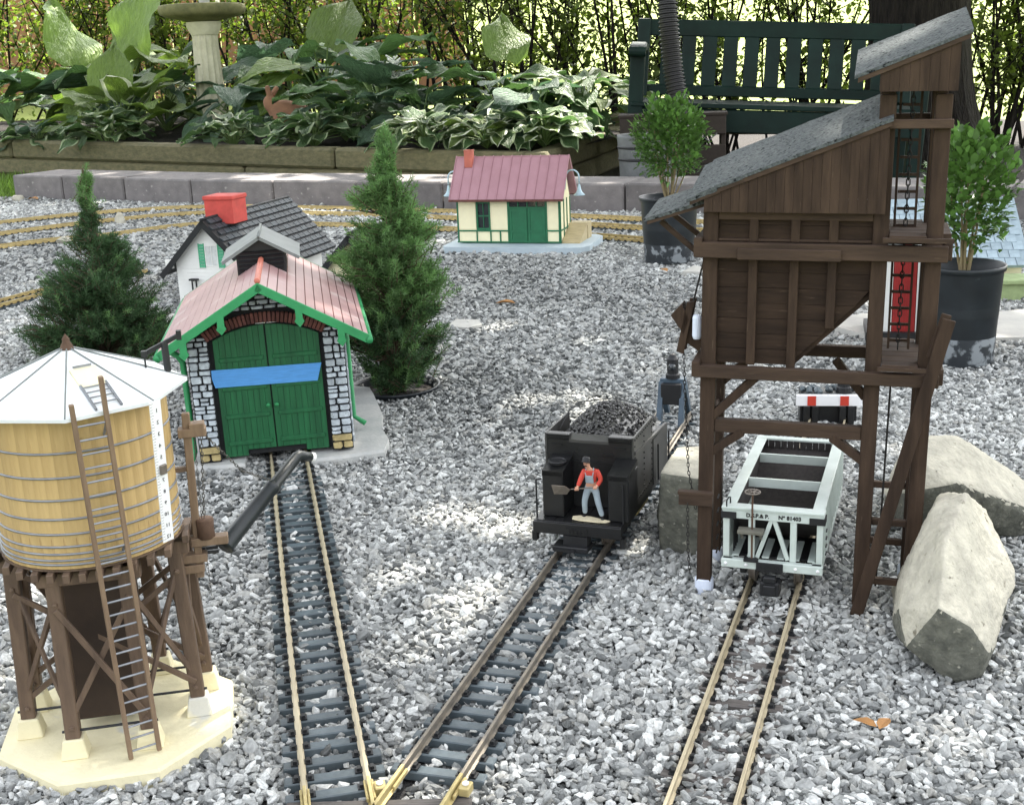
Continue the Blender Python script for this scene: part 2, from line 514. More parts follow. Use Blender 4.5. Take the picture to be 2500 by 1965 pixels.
# ---- track centre lines (world, rail top z = 0)
def line(p, deg, y0, y1, n=2):
    d = math.tan(R(deg))
    return [(p[0] + d * (y - p[1]), y) for y in np.linspace(y0, y1, n)]
TA = line((-.2170, 1.1655), -11.76, .66, 1.80)
TB = line((-.0193, .9929), 18.62, .735, 1.775)
TC = line((.1882, .9537), 19.70, .66, 1.745)
def smooth_line(pts, n=60):
    """Catmull-Rom through points"""
    pts = [Vector((p[0], p[1], 0)) for p in pts]
    P = [2 * pts[0] - pts[1]] + pts + [2 * pts[-1] - pts[-2]]
    out = []
    seg = max(2, n // (len(pts) - 1))
    for i in range(1, len(P) - 2):
        for k in range(seg):
            t = k / seg
            a, b, c, d = P[i - 1:i + 3]
            out.append(.5 * ((2 * b) + (c - a) * t + (2 * a - 5 * b + 4 * c - d) * t * t + (3 * b - a - 3 * c + d) * t ** 3))
    out.append(P[-2])
    return [(p.x, p.y) for p in out]
TD = smooth_line([(-2.55, 4.05), (-1.88, 4.62), (-1.55, 4.82), (-1.16, 4.86), (-.62, 4.63), (-.238, 4.42), (.28, 4.09), (.46, 3.96), (.95, 3.60), (1.6, 3.02), (2.2, 2.35)])
TE = smooth_line([(-2.4, 3.62), (-1.75, 4.28), (-1.46, 4.54), (-1.10, 4.66), (-.59, 4.45), (-.23, 4.235), (.265, 3.90), (.43, 3.77), (.92, 3.42), (1.5, 2.86), (2.0, 2.2)])
TF = smooth_line([(-2.25, 3.1), (-1.63, 3.94), (-1.33, 4.13), (-1.04, 4.33), (-.59, 4.16), (-.215, 3.95), (.215, 3.68), (.40, 3.53), (.85, 3.12), (1.12, 2.62), (1.15, 2.3)])
TG = smooth_line([(-1.55, 1.9), (-1.42, 2.45), (-1.225, 2.94), (-1.16, 3.09), (-1.0, 3.35)], 30)

RAILP = [(-.0028, -.0086), (.0028, -.0086), (.0028, -.0079), (.0006, -.0072), (.0006, -.0028), (.0013, -.0022), (.0013, -.0002), (.0009, 0), (-.0009, 0), (-.0013, -.0002), (-.0013, -.0022), (-.0006, -.0028), (-.0006, -.0072), (-.0028, -.0079)]
def offset_line(pts, off):
    out = []
    for i, p in enumerate(pts):
        a = Vector(pts[max(i - 1, 0)]); b = Vector(pts[min(i + 1, len(pts) - 1)])
        d = (b - a).normalized()
        out.append(Vector((p[0] + d.y * off, p[1] - d.x * off)))
    return out
def rail_mb(mb, pts, off, z=0.0):
    c = offset_line(pts, off)
    k = len(RAILP)
    vs, fs = [], []
    for i, p in enumerate(c):
        d = (c[min(i + 1, len(c) - 1)] - c[max(i - 1, 0)]).normalized()
        s = Vector((d.y, -d.x))
        for (u, w) in RAILP:
            vs.append((p.x + s.x * u, p.y + s.y * u, z + w))
    for i in range(len(c) - 1):
        for j in range(k):
            fs.append((i * k + j, i * k + (j + 1) % k, (i + 1) * k + (j + 1) % k, (i + 1) * k + j))
    fs.append(tuple(range(k))); fs.append(tuple((len(c) - 1) * k + j for j in range(k))[::-1])
    mb.add(vs, fs)
def walk(pts, step, start=0.0):
    """points and directions every step metres along a polyline"""
    out = []; acc = -start
    for a, b in zip(pts, pts[1:]):
        a, b = Vector(a), Vector(b)
        L = (b - a).length; d = (b - a) / L
        t = -acc if acc < 0 else (step - acc if acc > 0 else 0)
        while t < L:
            out.append((a + d * t, d)); t += step
        acc = (L - (t - step)) if t - step <= L else acc + L
        if acc >= step: acc = 0
    return out
SLEEPER = MB().obox((0, 0, -.0125), (.078, .0112, .008), None, .0009).mesh('sleeper', M['sleeper'])
SLEEPERB = MB().obox((0, 0, -.0125), (.078, .0118, .008), None, .0012).mesh('sleeper', M['brownsleeper'])
def clip_mb(mb, p, d, side):
    s = Vector((d.y, -d.x))
    rot = Matrix(((s.x, d.x, 0), (s.y, d.y, 0), (0, 0, 1)))
    for q in (-.0052, .0052):
        c = p + s * (side * .0242 + q)
        mb.obox((c.x, c.y, -.0070), (.0030, .0050, .0034), rot)
        mb.obox((c.x, c.y, -.0083), (.0062, .0080, .0012), rot)

M['backrail'] = mat('yellow_brass_rail', (.60, .47, .20), .45, col2=(.38, .29, .13), scale=60, metal=.25)
def track(label, pts, slp, rail_mat, start=0.0, single=True):
    t = thing('railway_track', label, 'track', (0, 0, 0), group='model railway tracks on the gravel')
    for off in (-.0242, .0242):
        mb = MB(); rail_mb(mb, pts, off); mb.build('rail', M[rail_mat], t)
    cm = MB()
    st = walk(pts, .0233, start)
    if single:
        for p, d in st:
            jit = random.gauss(0, .012)
            link('sleeper', slp, t, (p.x, p.y, random.gauss(-.0004, .0005)), (random.gauss(0, .012), random.gauss(0, .008), math.atan2(-d.x, d.y) + jit))
            for side in (-1, 1): clip_mb(cm, p, d, side)
    else:
        sm = MB()
        for p, d in st:
            rot = Matrix(((d.y, d.x, 0), (-d.x, d.y, 0), (0, 0, 1)))
            sm.obox((p.x, p.y, -.0125), (.078, .0112, .008), rot)
            for side in (-1, 1): clip_mb(cm, p, d, side)
        tag(sm.build('sleeper', slp.materials[0], t), kind='stuff')
    tag(cm.build('rail_clip', M['clip'], t), kind='stuff')
    return t
track('straight track on dark sleepers running under the green engine house doors', line((-.2170, 1.1655), -11.76, .822, 1.80), SLEEPER, 'brass')
track('straight track with grey rails on dark sleepers under the black tender', line((-.0193, .9929), 18.62, .833, 1.775), SLEEPER, 'greybrass', .012)
track('straight track on half buried brown sleepers under the pale hopper wagon', TC, SLEEPERB, 'brass', .005)
track('curved back track closest to the grey block edging', TD, SLEEPER, 'backrail', single=False)
track('curved back track, middle one of the three before the block edging', TE, SLEEPER, 'backrail', single=False)
track('curved back track passing nearest behind the cream station', TF, SLEEPER, 'backrail', single=False)
track('short curved track left of the dark spruce at the picture edge', TG, SLEEPER, 'backrail', single=False)

# ---- turnout at the bottom: where the two dark sleeper tracks meet
t = thing('track_switch', 'brass track switch with brown sleepers where two tracks meet', 'track switch', (0, 0, 0))
ea = line((-.2170, 1.1655), -11.76, .66, .822); eb = line((-.0193, .9929), 18.62, .66, .833)
for pts, offs in ((ea, (-.0242, .0242)), (eb, (-.0242, .0242))):
    for off in offs:
        mb = MB(); rail_mb(mb, pts, off, .0004); mb.build('switch_rail', M['newbrass'], t)
for y in (.803, .779, .755, .731):
    xa = -.2170 + math.tan(R(-11.76)) * (y - 1.1655); xb = -.0193 + math.tan(R(18.62)) * (y - .9929)
    mb = MB(); mb.obox(((xa + xb) / 2, y, -.0131), (abs(xb - xa) + .082, .0125, .008), rotz(R(random.uniform(-2, 2))), .001); mb.build('switch_sleeper', M['brownsleeper'], t)
for pts, side in ((ea, -1), (ea, 1), (eb, -1), (eb, 1)):
    c = offset_line([pts[0], pts[1]], side * .0242)
    d = (c[1] - c[0]).normalized()
    p = c[1] - d * .012
    s = Vector((d.y, -d.x)); rot = Matrix(((s.x, d.x, 0), (s.y, d.y, 0), (0, 0, 1)))
    mb = MB()
    q = p + s * .0027; mb.obox((q.x, q.y, -.0050), (.0022, .026, .0036), rot, .0005)
    q = p - s * .0027; mb.obox((q.x, q.y, -.0050), (.0022, .026, .0036), rot, .0005)
    mb.build('rail_joiner', M['newbrass'], t)
    if side == 1:
        mb = MB(); q = p + s * .0078; mb.obox((q.x, q.y, -.0045), (.0085, .0115, .0075), rot, .0008)
        cb = mb.build('rail_clamp', M['newbrass'], t)
        mb = MB(); mb.tube([(q.x, q.y, -.0003), (q.x, q.y, .0009)], .0026, 10)
        mb.build('screw', M['white'], cb)

# ---- gravel: faceted chips, one object
def seg_dist(px, py, pts):
    best = np.full(px.shape, 9.0)
    for a, b in zip(pts, pts[1:]):
        ax, ay = a; bx, by = b
        L2 = (bx - ax) ** 2 + (by - ay) ** 2
        t = np.clip(((px - ax) * (bx - ax) + (py - ay) * (by - ay)) / L2, 0, 1)
        best = np.minimum(best, np.hypot(px - ax - t * (bx - ax), py - ay - t * (by - ay)))
    return best
def side_dist(px, py, pts):
    (ax, ay), (bx, by) = pts[0], pts[-1]
    L = math.hypot(bx - ax, by - ay)
    return ((px - ax) * (by - ay) - (py - ay) * (bx - ax)) / L
def scatter(step, y0, y1, zc, zj, smin, smax, keep=1.0):
    nx, ny = int(7.0 / step), int((y1 - y0) / step)
    gx, gy = np.meshgrid(np.arange(nx) * step - 3.4, y0 + np.arange(ny) * step)
    gx = gx.ravel() + RNG.uniform(-.5, .5, gx.size) * step
    gy = gy.ravel() + RNG.uniform(-.5, .5, gy.size) * step
    half = .055 + gy * .435
    ey = np.interp(gx, [e[0] for e in EDGE], [e[1] for e in EDGE])
    k = (np.abs(gx) < half) & (gy < ey - .012) & (RNG.random(gx.size) < keep)
    # left end of the bed
    k &= gx > -2.55
    gx, gy = gx[k], gy[k]
    gz = zc + RNG.normal(0, zj, gx.size) + .0022 * np.sin(gx * 9 + 1.3 * np.sin(gy * 7)) + .0015 * np.sin(gy * 17 + gx * 5)
    gz += .0035 * np.sin(gx * 4.1 + 2 * np.sin(gy * 2.9)) * np.sin(gy * 5.3 + gx)
    sc = RNG.uniform(smin, smax, gx.size) * np.where(RNG.random(gx.size) < .08, 1.6, 1.0) * np.where(RNG.random(gx.size) < .18, .62, 1.0)
    return gx, gy, gz, sc
cols = []
for args in ((.0049, .74, 2.0, -.0158, .0016, .0022, .0034, 1.0), (.0053, .74, 2.0, -.0122, .0016, .0020, .0035, .74),
             (.0062, 2.0, 3.3, -.0155, .0017, .0028, .0044, 1.0), (.0068, 2.0, 3.3, -.0118, .0017, .0026, .0042, .66),
             (.0090, 3.3, 5.9, -.0150, .002, .0042, .0062, 1.0), (.0098, 3.3, 5.9, -.0108, .002, .0038, .0060, .55)):
    cols.append(scatter(*args))
gx, gy, gz, gs = [np.concatenate(c) for c in zip(*cols)]
keep = np.ones(gx.size, bool)
for pts, back in ((TA, 0), (TB, 0), (TC, .0050)):
    d = np.abs(side_dist(gx, gy, pts)); lim = pts[-1][1] + .02
    near = gy < lim
    inn = near & (d < .046)
    gz[inn] = np.minimum(gz[inn] - .0004 + back, -.0108 + back * .6 + np.abs(RNG.normal(0, .0010, inn.sum())))
    keep &= ~(near & (np.abs(d - .0242) < .0062))
    keep &= ~(near & (d < .018) & (gz > -.0135 + back) & (RNG.random(gx.size) < .12))
for pts in (TD, TE, TF, TG):
    d = seg_dist(gx, gy, pts)
    gz[d < .05] -= .0062
    keep &= np.abs(d - .0242) > .007
# nothing inside footprints and under slabs
def cut_disc(x, y, r):
    global keep
    keep &= np.hypot(gx - x, gy - y) > r
cut_disc(-.342, .9325, .086); cut_disc(-.195, 2.004, .070)
gx, gy, gz, gs = gx[keep], gy[keep], gz[keep], gs[keep]
NST = gx.size
me = bpy.data.meshes.new('gravel')
me.vertices.add(NST)
me.vertices.foreach_set('co', np.stack([gx, gy, gz], 1).astype(np.float32).ravel())
def attr(name, typ, arr):
    a = me.attributes.new(name, typ, 'POINT')
    a.data.foreach_set('vector' if typ == 'FLOAT_VECTOR' else 'value', np.ascontiguousarray(arr).ravel())
attr('rot', 'FLOAT_VECTOR', np.stack([RNG.normal(0, .45, NST), RNG.normal(0, .45, NST), RNG.uniform(0, 6.283, NST)], 1).astype(np.float32))
attr('siz', 'FLOAT_VECTOR', (gs[:, None] * np.stack([RNG.uniform(1.0, 1.9, NST), RNG.uniform(.65, 1.05, NST), RNG.uniform(.5, .9, NST)], 1)).astype(np.float32))
attr('pick', 'INT', RNG.integers(0, 14, NST).astype(np.int32))
pat = .10 * np.sin(gx * 2.3 + 1.7 * np.sin(gy * 1.9)) + .07 * np.sin(gx * 7.1 + gy * 5.7)
attr('tone', 'FLOAT', np.clip(RNG.random(NST) + pat, 0, 1).astype(np.float32))
# stone material: per-stone tone
gm = bpy.data.materials.new('gravel_chip'); gm.use_nodes = True
nt = gm.node_tree; N, L = nt.nodes, nt.links
bs = N['Principled BSDF']; bs.inputs['Roughness'].default_value = .82; bs.inputs['Specular IOR Level'].default_value = .35
at = N.new('ShaderNodeAttribute'); at.attribute_type = 'INSTANCER'; at.attribute_name = 'tone'
rp = N.new('ShaderNodeValToRGB')
el = rp.color_ramp.elements
el[0].position = 0; el[0].color = (.07, .074, .072, 1)
el[1].position = 1; el[1].color = (.62, .63, .605, 1)
for p, c in ((.12, (.13, .135, .132)), (.28, (.225, .232, .226)), (.44, (.31, .318, .308)), (.60, (.375, .38, .365)), (.68, (.31, .305, .28)), (.78, (.42, .428, .412)), (.92, (.52, .528, .51))):
    e = el.new(p); e.color = (*c, 1)
L.new(at.outputs['Fac'], rp.inputs[0])
tc = N.new('ShaderNodeTexCoord'); nz = N.new('ShaderNodeTexNoise'); nz.inputs['Scale'].default_value = 1.6; nz.inputs['Detail'].default_value = 5
L.new(tc.outputs['Object'], nz.inputs['Vector'])
mr = N.new('ShaderNodeMapRange'); mr.inputs['From Min'].default_value = .3; mr.inputs['From Max'].default_value = .7
mr.inputs['To Min'].default_value = .72; mr.inputs['To Max'].default_value = 1.25
L.new(nz.outputs['Fac'], mr.inputs[0])
vm = N.new('ShaderNodeVectorMath'); vm.operation = 'SCALE'
L.new(rp.outputs[0], vm.inputs[0]); L.new(mr.outputs[0], vm.inputs['Scale'])
L.new(vm.outputs[0], bs.inputs['Base Color'])
me.materials.append(gm)
ng = bpy.data.node_groups.new('gravel_scatter', 'GeometryNodeTree')
ng.interface.new_socket('Geometry', in_out='INPUT', socket_type='NodeSocketGeometry')
ng.interface.new_socket('Geometry', in_out='OUTPUT', socket_type='NodeSocketGeometry')
N, L = ng.nodes, ng.links
gi, go = N.new('NodeGroupInput'), N.new('NodeGroupOutput')
g2i = N.new('GeometryNodeGeometryToInstance')
for k in range(14):
    ico = N.new('GeometryNodeMeshIcoSphere'); ico.inputs['Subdivisions'].default_value = 2 if k % 3 else 1
    sp = N.new('GeometryNodeSetPosition')
    rv = N.new('FunctionNodeRandomValue'); rv.data_type = 'FLOAT_VECTOR'
    a = .42 if k % 3 else .55
    rv.inputs[0].default_value = (-a, -a, -a); rv.inputs[1].default_value = (a, a, a)
    rv.inputs['Seed'].default_value = 31 + k
    hull = N.new('GeometryNodeConvexHull')
    sm = N.new('GeometryNodeSetMaterial'); sm.inputs['Material'].default_value = gm
    L.new(ico.outputs['Mesh'], sp.inputs['Geometry']); L.new(rv.outputs[0], sp.inputs['Offset'])
    L.new(sp.outputs[0], hull.inputs[0]); L.new(hull.outputs[0], sm.inputs['Geometry'])
    L.new(sm.outputs[0], g2i.inputs[0])
def named(n, ty):
    a = N.new('GeometryNodeInputNamedAttribute'); a.data_type = ty; a.inputs['Name'].default_value = n
    return a.outputs['Attribute']
iop = N.new('GeometryNodeInstanceOnPoints')
iop.inputs['Pick Instance'].default_value = True
L.new(gi.outputs[0], iop.inputs['Points']); L.new(g2i.outputs[0], iop.inputs['Instance'])
L.new(named('pick', 'INT'), iop.inputs['Instance Index'])
e2r = N.new('FunctionNodeEulerToRotation')
L.new(named('rot', 'FLOAT_VECTOR'), e2r.inputs[0]); L.new(e2r.outputs[0], iop.inputs['Rotation'])
L.new(named('siz', 'FLOAT_VECTOR'), iop.inputs['Scale'])
L.new(iop.outputs[0], go.inputs[0])
gro = link('gravel', me)
gro.modifiers.new('scatter', 'NODES').node_group = ng
tag(gro, 'crushed grey gravel covering the whole railway yard', 'gravel', kind='stuff')

# ---- block edging
t = thing('block_edging', 'row of grey concrete edging blocks behind the back tracks', 'edging')
bounds = [-2.20, -1.925, -1.60, -1.272, -.90, -.555, -.223, .095, .414, .78, 1.12, 1.503, 1.88, 2.25, 2.65]
for x0, x1 in zip(bounds, bounds[1:]):
    p, q = Vector((x0, edge_at(x0), 0)), Vector((x1, edge_at(x1), 0))
    d = (q - p).normalized(); nrm = Vector((-d.y, d.x, 0))
    h = .112 if x0 < 0 else .108
    dep = .27
    c = (p + q) / 2 + nrm * dep / 2
    rot = Matrix((d, nrm, Vector((0, 0, 1)))).transposed()
    mb = MB(); mb.obox((0, 0, 0), ((q - p).length - .006, dep, h), None, .006)
    b = mb.build('block', M['block'], t)
    b.location = (c.x, c.y, -.025 + h / 2 + random.gauss(0, .0015))
    b.rotation_euler = (random.gauss(0, .006), random.gauss(0, .004), math.atan2(d.y, d.x) + random.gauss(0, .006))

# ---- raised planter of landscape timbers
t = thing('raised_planter', 'low raised planter of weathered landscape timbers holding hostas', 'planter')
PD = Vector((-.866, .5, 0)); PN = Vector((.5, .866, 0)); PC = Vector((.15, 4.95, 0))
def ptop(s): return .142 + .0175 * s
def timber(p, q, w, h, name='timber'):
    mb = MB(); mb.bar(p, q, w, h, .012); return mb.build(name, M['timber'], t)
cuts = [(.075, 1.02), (1.028, 3.1), (3.108, 4.6)]
for a, b in cuts:
    timber(PC + PD * a + PN * .045 + Vector((0, 0, ptop(a) - .046)), PC + PD * b + PN * .045 + Vector((0, 0, ptop(b) - .046)), .09, .092)
for a, b in ((-.05, 1.55), (1.558, 4.6)):
    timber(PC + PD * a + PN * .055 + Vector((0, 0, ptop(a) - .135)), PC + PD * b + PN * .055 + Vector((0, 0, ptop(b) - .135)), .09, .082)
# return timbers, running back on the right
timber(PC + PD * .022 + PN * -.006 + Vector((0, 0, .096)), PC + PD * .022 + Vector((.62, 1.66, .125)), .10, .092)
timber(PC + PD * .02 + PN * .01 + Vector((0, 0, .006)), PC + PD * .02 + Vector((.62, 1.66, .03)), .09, .082)
timber(Vector((.36, 6.3, .17)), Vector((1.6, 5.95, .15)), .12, .10)
# planter soil
vs, fs = [], []
n1, n2 = 46, 18
for j in range(n2):
    for i in range(n1):
        s = .06 + 4.5 * i / (n1 - 1); o = .07 + 2.0 * j / (n2 - 1)
        p = PC + PD * s + PN * o
        vs.append((p.x, p.y, ptop(s) - .035 + .045 * min(1, o) + .02 * noise.noise(Vector((p.x * 4, p.y * 4, 0))) + .008 * noise.noise(Vector((p.x * 17, p.y * 17, 3)))))
for j in range(n2 - 1):
    for i in range(n1 - 1):
        a = j * n1 + i; fs.append((a, a + n1, a + n1 + 1, a + 1))
mb = MB(); mb.add(vs, fs)
tag(mb.build('planter_soil', M['soil'], smooth=True), kind='structure')

# ---- grass strip between edging and planter
def blades(n, fn, h, w=.004):
    V = np.zeros((n * 4, 3)); F = np.arange(n * 4).reshape(n, 4); T = RNG.random(n)
    for i in range(n):
        x, y, z = fn()
        a = RNG.uniform(0, 6.28); hh = h * RNG.uniform(.5, 1.3)
        dx, dy = math.cos(a) * w, math.sin(a) * w
        lx, ly = RNG.normal(0, hh * .35), RNG.normal(0, hh * .35)
        V[i * 4:i * 4 + 4] = ((x - dx, y - dy, z), (x + dx, y + dy, z), (x + lx + dx * .2, y + ly + dy * .2, z + hh), (x + lx - dx * .2, y + ly - dy * .2, z + hh))
    return V, F, T
def grass_pt():
    while True:
        x = RNG.uniform(-3.6, .1); e = edge_at(x) + .20
        y = RNG.uniform(e, 7.2)
        q = Vector((x, y, 0)) - PC
        if q.dot(PN) < .0 and (x < -.9 or RNG.random() < .25): return x, y, -.03
V, F, T = blades(9000, grass_pt, .065)
def grass_pt2():
    return RNG.uniform(-3.0, -2.22), RNG.uniform(4.9, 6.4), -.05
V2, F2, T2 = blades(2500, grass_pt2, .07)
tag(link('grass', np_mesh('grass', np.concatenate([V, V2]), np.concatenate([F, F2 + len(V)]), M['grass'], np.concatenate([T, T2]))),
    'short green grass between the edging blocks and the planter', 'grass', kind='stuff')
mb = MB()
vs, fs = [], []
nn = 20
for j in range(5):
    for i in range(nn):
        x = -4.2 + 4.3 * i / (nn - 1); e = edge_at(x) + .2 if x > -2.62 else 5.6
        pe = PC.y + (PC.x - x) * .577 + .03
        y = e + (pe - e) * j / 4
        vs.append((x, y, -.028 - (.03 if j == 0 else 0)))
for j in range(4):
    for i in range(nn - 1):
        a = j * nn + i; fs.append((a, a + 1, a + nn + 1, a + nn))
mb.add(vs, fs)
tag(mb.build('grass_verge', M['lawn']), kind='structure')
# ================================================================== ENGINE HOUSE
EH = thing('engine_house', 'stone engine house model with pink roof and closed green arched doors', 'engine house',
           (-.4309, 1.6068, 0), (R(-.61), R(-.85), R(9.17)))
W, HS, OV, HR, FO, LL = .210, .1713, .0315, .2514, .0488, .3842
SL = (HR - HS) / (W / 2 + OV)
def roofz(u): return HR - abs(u - W / 2) * SL
ACX, ACZ, ARAD = .105, .0384, .1506                    # arch circle
def arcz(u, r=ARAD): return ACZ + math.sqrt(max(0, r * r - (u - ACX) ** 2))
# walls (front built as left pier, right pier, gable above arch)
mb = MB()
RT = .006
def top(u): return roofz(u) - RT - .001
mb.prism([(0, .004, 0), (.0285, .004, 0), (.0285, .004, arcz(.0285)), (.0285, .004, top(.0285)), (0, .004, top(0))], (0, .012, 0))
mb.prism([(.1812, .004, 0), (W, .004, 0), (W, .004, top(W)), (.1812, .004, top(.1812)), (.1812, .004, arcz(.1812))], (0, .012, 0))
us = np.linspace(.0285, .1812, 15)
for a, b in zip(us, us[1:]):
    mb.prism([(a, .004, arcz(a)), (b, .004, arcz(b)), (b, .004, top(b)), (a, .004, top(a))], (0, .012, 0))
mb.box(0, .012, .016, LL - .03, 0, top(0)); mb.box(W - .012, W, .016, LL - .03, 0, top(W))
mb.prism([(0, LL - .042, 0), (W, LL - .042, 0), (W, LL - .042, top(W)), (W / 2, LL - .042, top(W / 2)), (0, LL - .042, top(0))], (0, .012, 0))
mb.build('wall', M['mortar'], EH)
# rubble stones, each a part
def stone_piece(u0, u1, z0, z1, mt='stone', v=.004, name='stone', dep=.004):
    g = .0010
    u0 += g; u1 -= g; z0 += g; z1 -= g
    if u1 - u0 < .002 or z1 - z0 < .002: return
    j = lambda s: random.uniform(-s, s)
    a = min(u1 - u0, z1 - z0) * .2
    pl = [(u0 + abs(j(a)) + a * .4, z0 + j(.0004)), (u1 - abs(j(a)), z0 + j(.0005)), (u1 + j(.0004), z0 + a), (u1 + j(.0005), z1 - a), (u1 - abs(j(a)) - a * .3, z1 + j(.0005)), (u0 + abs(j(a)), z1 + j(.0005)), (u0 + j(.0004), z1 - a * .6), (u0 + j(.0004), z0 + a * .8)]
    d = dep * random.uniform(.65, 1.15)
    cu = sum(p[0] for p in pl) / 8; cz = sum(p[1] for p in pl) / 8
    vs = [(p[0], v, p[1]) for p in pl] + [(cu + (p[0] - cu) * .86, v - d, cz + (p[1] - cz) * .84) for p in pl]
    fs = [tuple(range(8, 16))] + [(i, (i + 1) % 8, 8 + (i + 1) % 8, 8 + i) for i in range(8)]
    mb = MB(); mb.add(vs, fs); mb.build(name, M[mt], EH)
def rubble(u0, u1, z0, z1, inside=None, hh=(.0075, .0125), ww=(.009, .016)):
    z = z0
    while z < z1 - .003:
        h = min(random.uniform(*hh), z1 - z)
        if z1 - (z + h) < .004: h = z1 - z
        u = u0 + (0 if random.random() < .5 else 0)
        while u < u1 - .0025:
            w = random.uniform(*ww)
            if u1 - (u + w) < .006: w = u1 - u
            if inside is None or inside(u, z) and inside(u + w, z) and inside(u, z + h) and inside(u + w, z + h):
                if h > .0095 and random.random() < .25:
                    hs = h * random.uniform(.4, .6); stone_piece(u, u + w, z, z + hs); stone_piece(u, u + w, z + hs, z + h)
                else: stone_piece(u, u + w, z, z + h)
            u += w
        z += h
for sx in (0, .1812):
    e = .0285 if sx == 0 else W - .1812
    stone_piece(sx, sx + e * .5, .001, .012, 'tanstone', name='quoin'); stone_piece(sx + e * .5, sx + e, .001, .012, 'tanstone', name='quoin')
    stone_piece(sx, sx + e, .012, .0225, 'tanstone', name='quoin')
rubble(0, .0285, .0225, .176); rubble(.1812, W, .0225, .176)
rubble(.012, W - .012, .176, .245, lambda u, z: z < top(u) - .002 and (u - ACX) ** 2 + (z - ACZ) ** 2 > (ARAD + .0175) ** 2, (.006, .009), (.010, .018))
# side stones on the right flank (seen obliquely) stay as relief in one mesh
mb = MB()
for s in range(14):
    for q in range(16):
        z0 = .004 + s * .0118; v0 = .02 + q * .02 + (.01 if s % 2 else 0)
        mb.obox((W + .001, v0 + .0085, z0 + .005), (.004, .0175 * random.uniform(.8, 1), .0095), None, .001)
tag(mb.build('side_stone', M['stone'], EH), kind='stuff')
# brick arch
NB = 30
a0 = math.atan2(.168 - ACZ, .0285 - ACX); a1 = math.atan2(.168 - ACZ, .1815 - ACX)
for i in range(NB):
    a = a0 + (a1 - a0) * (i + .5) / NB
    c = Vector((ACX + (ARAD + .0082) * math.cos(a), .0015, ACZ + (ARAD + .0082) * math.sin(a)))
    rot = Matrix.Rotation(-(a - math.pi / 2), 3, 'Y')
    mb = MB(); mb.obox(c, (abs(a1 - a0) * ARAD / NB * .86, .009, .0140), rot, .0007); mb.build('brick', M['brick'], EH)
# doors: two arched leaves of planks with rails
mb = MB(); mb.prism([(.0285, .012, .004)] + [(u, .012, arcz(u) - .0002) for u in us] + [(.1812, .012, .004)], (0, .003, 0)); mb.build('door_recess', M['mortar'], EH)
for side in (0, 1):
    u0, u1 = (.0345, .1043) if side == 0 else (.1059, .1765)
    gapu = (.0693, .1043) if side == 0 else (.1059, .1409)
    mb = MB()
    npl = 9
    for k in range(npl):
        a = u0 + (u1 - u0) * k / npl + .00022; b = u0 + (u1 - u0) * (k + 1) / npl - .00022
        zb = .012 if gapu[0] - .002 < (a + b) / 2 < gapu[1] + .002 else .0035
        mb.prism([(a, .0085, zb), (b, .0085, zb), (b, .0085, arcz(b) - .0035), (a, .0085, arcz(a) - .0035)], (0, .003, 0))
    d = mb.build('door', M['doorgreen'], EH)
    for z in (.0225, .0608, .1001, .1404):
        mb = MB(); mb.box(u0 + .006, u1 - .004, .0066, .0088, z - .0030, z + .0030, .0006); mb.build('door_rail', M['doorgreen'], d)
    ku = .0993 if side == 0 else .1108
    mb = MB(); mb.lathe([(.0001, -.0062), (.0026, -.0052), (.0030, -.0035), (.0016, -.0015), (.0016, 0)], 12, (ku, .0085, .0733), Matrix.Rotation(R(-90), 3, 'X'))
    mb.build('knob', M['trimgreen'], d, True)
# white slots above the door
mb = MB()
for a, b in ((.094, .107), (.109, .124), (.126, .138)): mb.box(a, b, .007, .0095, .1872, .1886)
mb.build('light_slot', M['white'], EH)
# roof: two slopes with standing seams
def slope_pt(side, s, v, lift=0.0):
    u = W / 2 + side * s
    n = Vector((side * SL, 0, 1)).normalized()
    return Vector((u, v, HR - s * SL)) + n * lift
SE = W / 2 + OV
for side in (-1, 1):
    mb = MB()
    q = [slope_pt(side, 0.0, -FO), slope_pt(side, SE, -FO), slope_pt(side, SE, LL), slope_pt(side, 0.0, LL)]
    n = Vector((side * SL, 0, 1)).normalized()
    mb.prism(q, n * -RT)
    r = mb.build('roof', M['pinkroof'], EH)
    for k in range(1, 12):                                       # lapped strips run along the house
        q_ = SE * k / 11.6
        if side > 0:
            mb = MB(); mb.bar(slope_pt(side, q_, -FO + .001, .0002), slope_pt(side, q_, LL - .001, .0002), .0011, .0008, 0, up=n); mb.build('roof_joint', M['brick'], r)
        else:
            mb = MB(); mb.bar(slope_pt(side, q_, -FO + .001, .0002), slope_pt(side, q_, LL - .001, .0002), .0011, .0008, 0, up=n); mb.build('roof_joint', M['pinkroof'], r)  # glare on the left slope put into the colour: joints match the roof
# ridge cap roll
mb = MB(); pr = []
for i in range(24):
    v = -FO - .001 + i * .0085; pr += [(W / 2, v, HR + .0018), (W / 2, v + .006, HR + .0018)]
mb.tube(pr, [.0042 if i % 2 else .0036 for i in range(len(pr))], 10); mb.build('ridge_cap', M['ridgered'], EH, True)
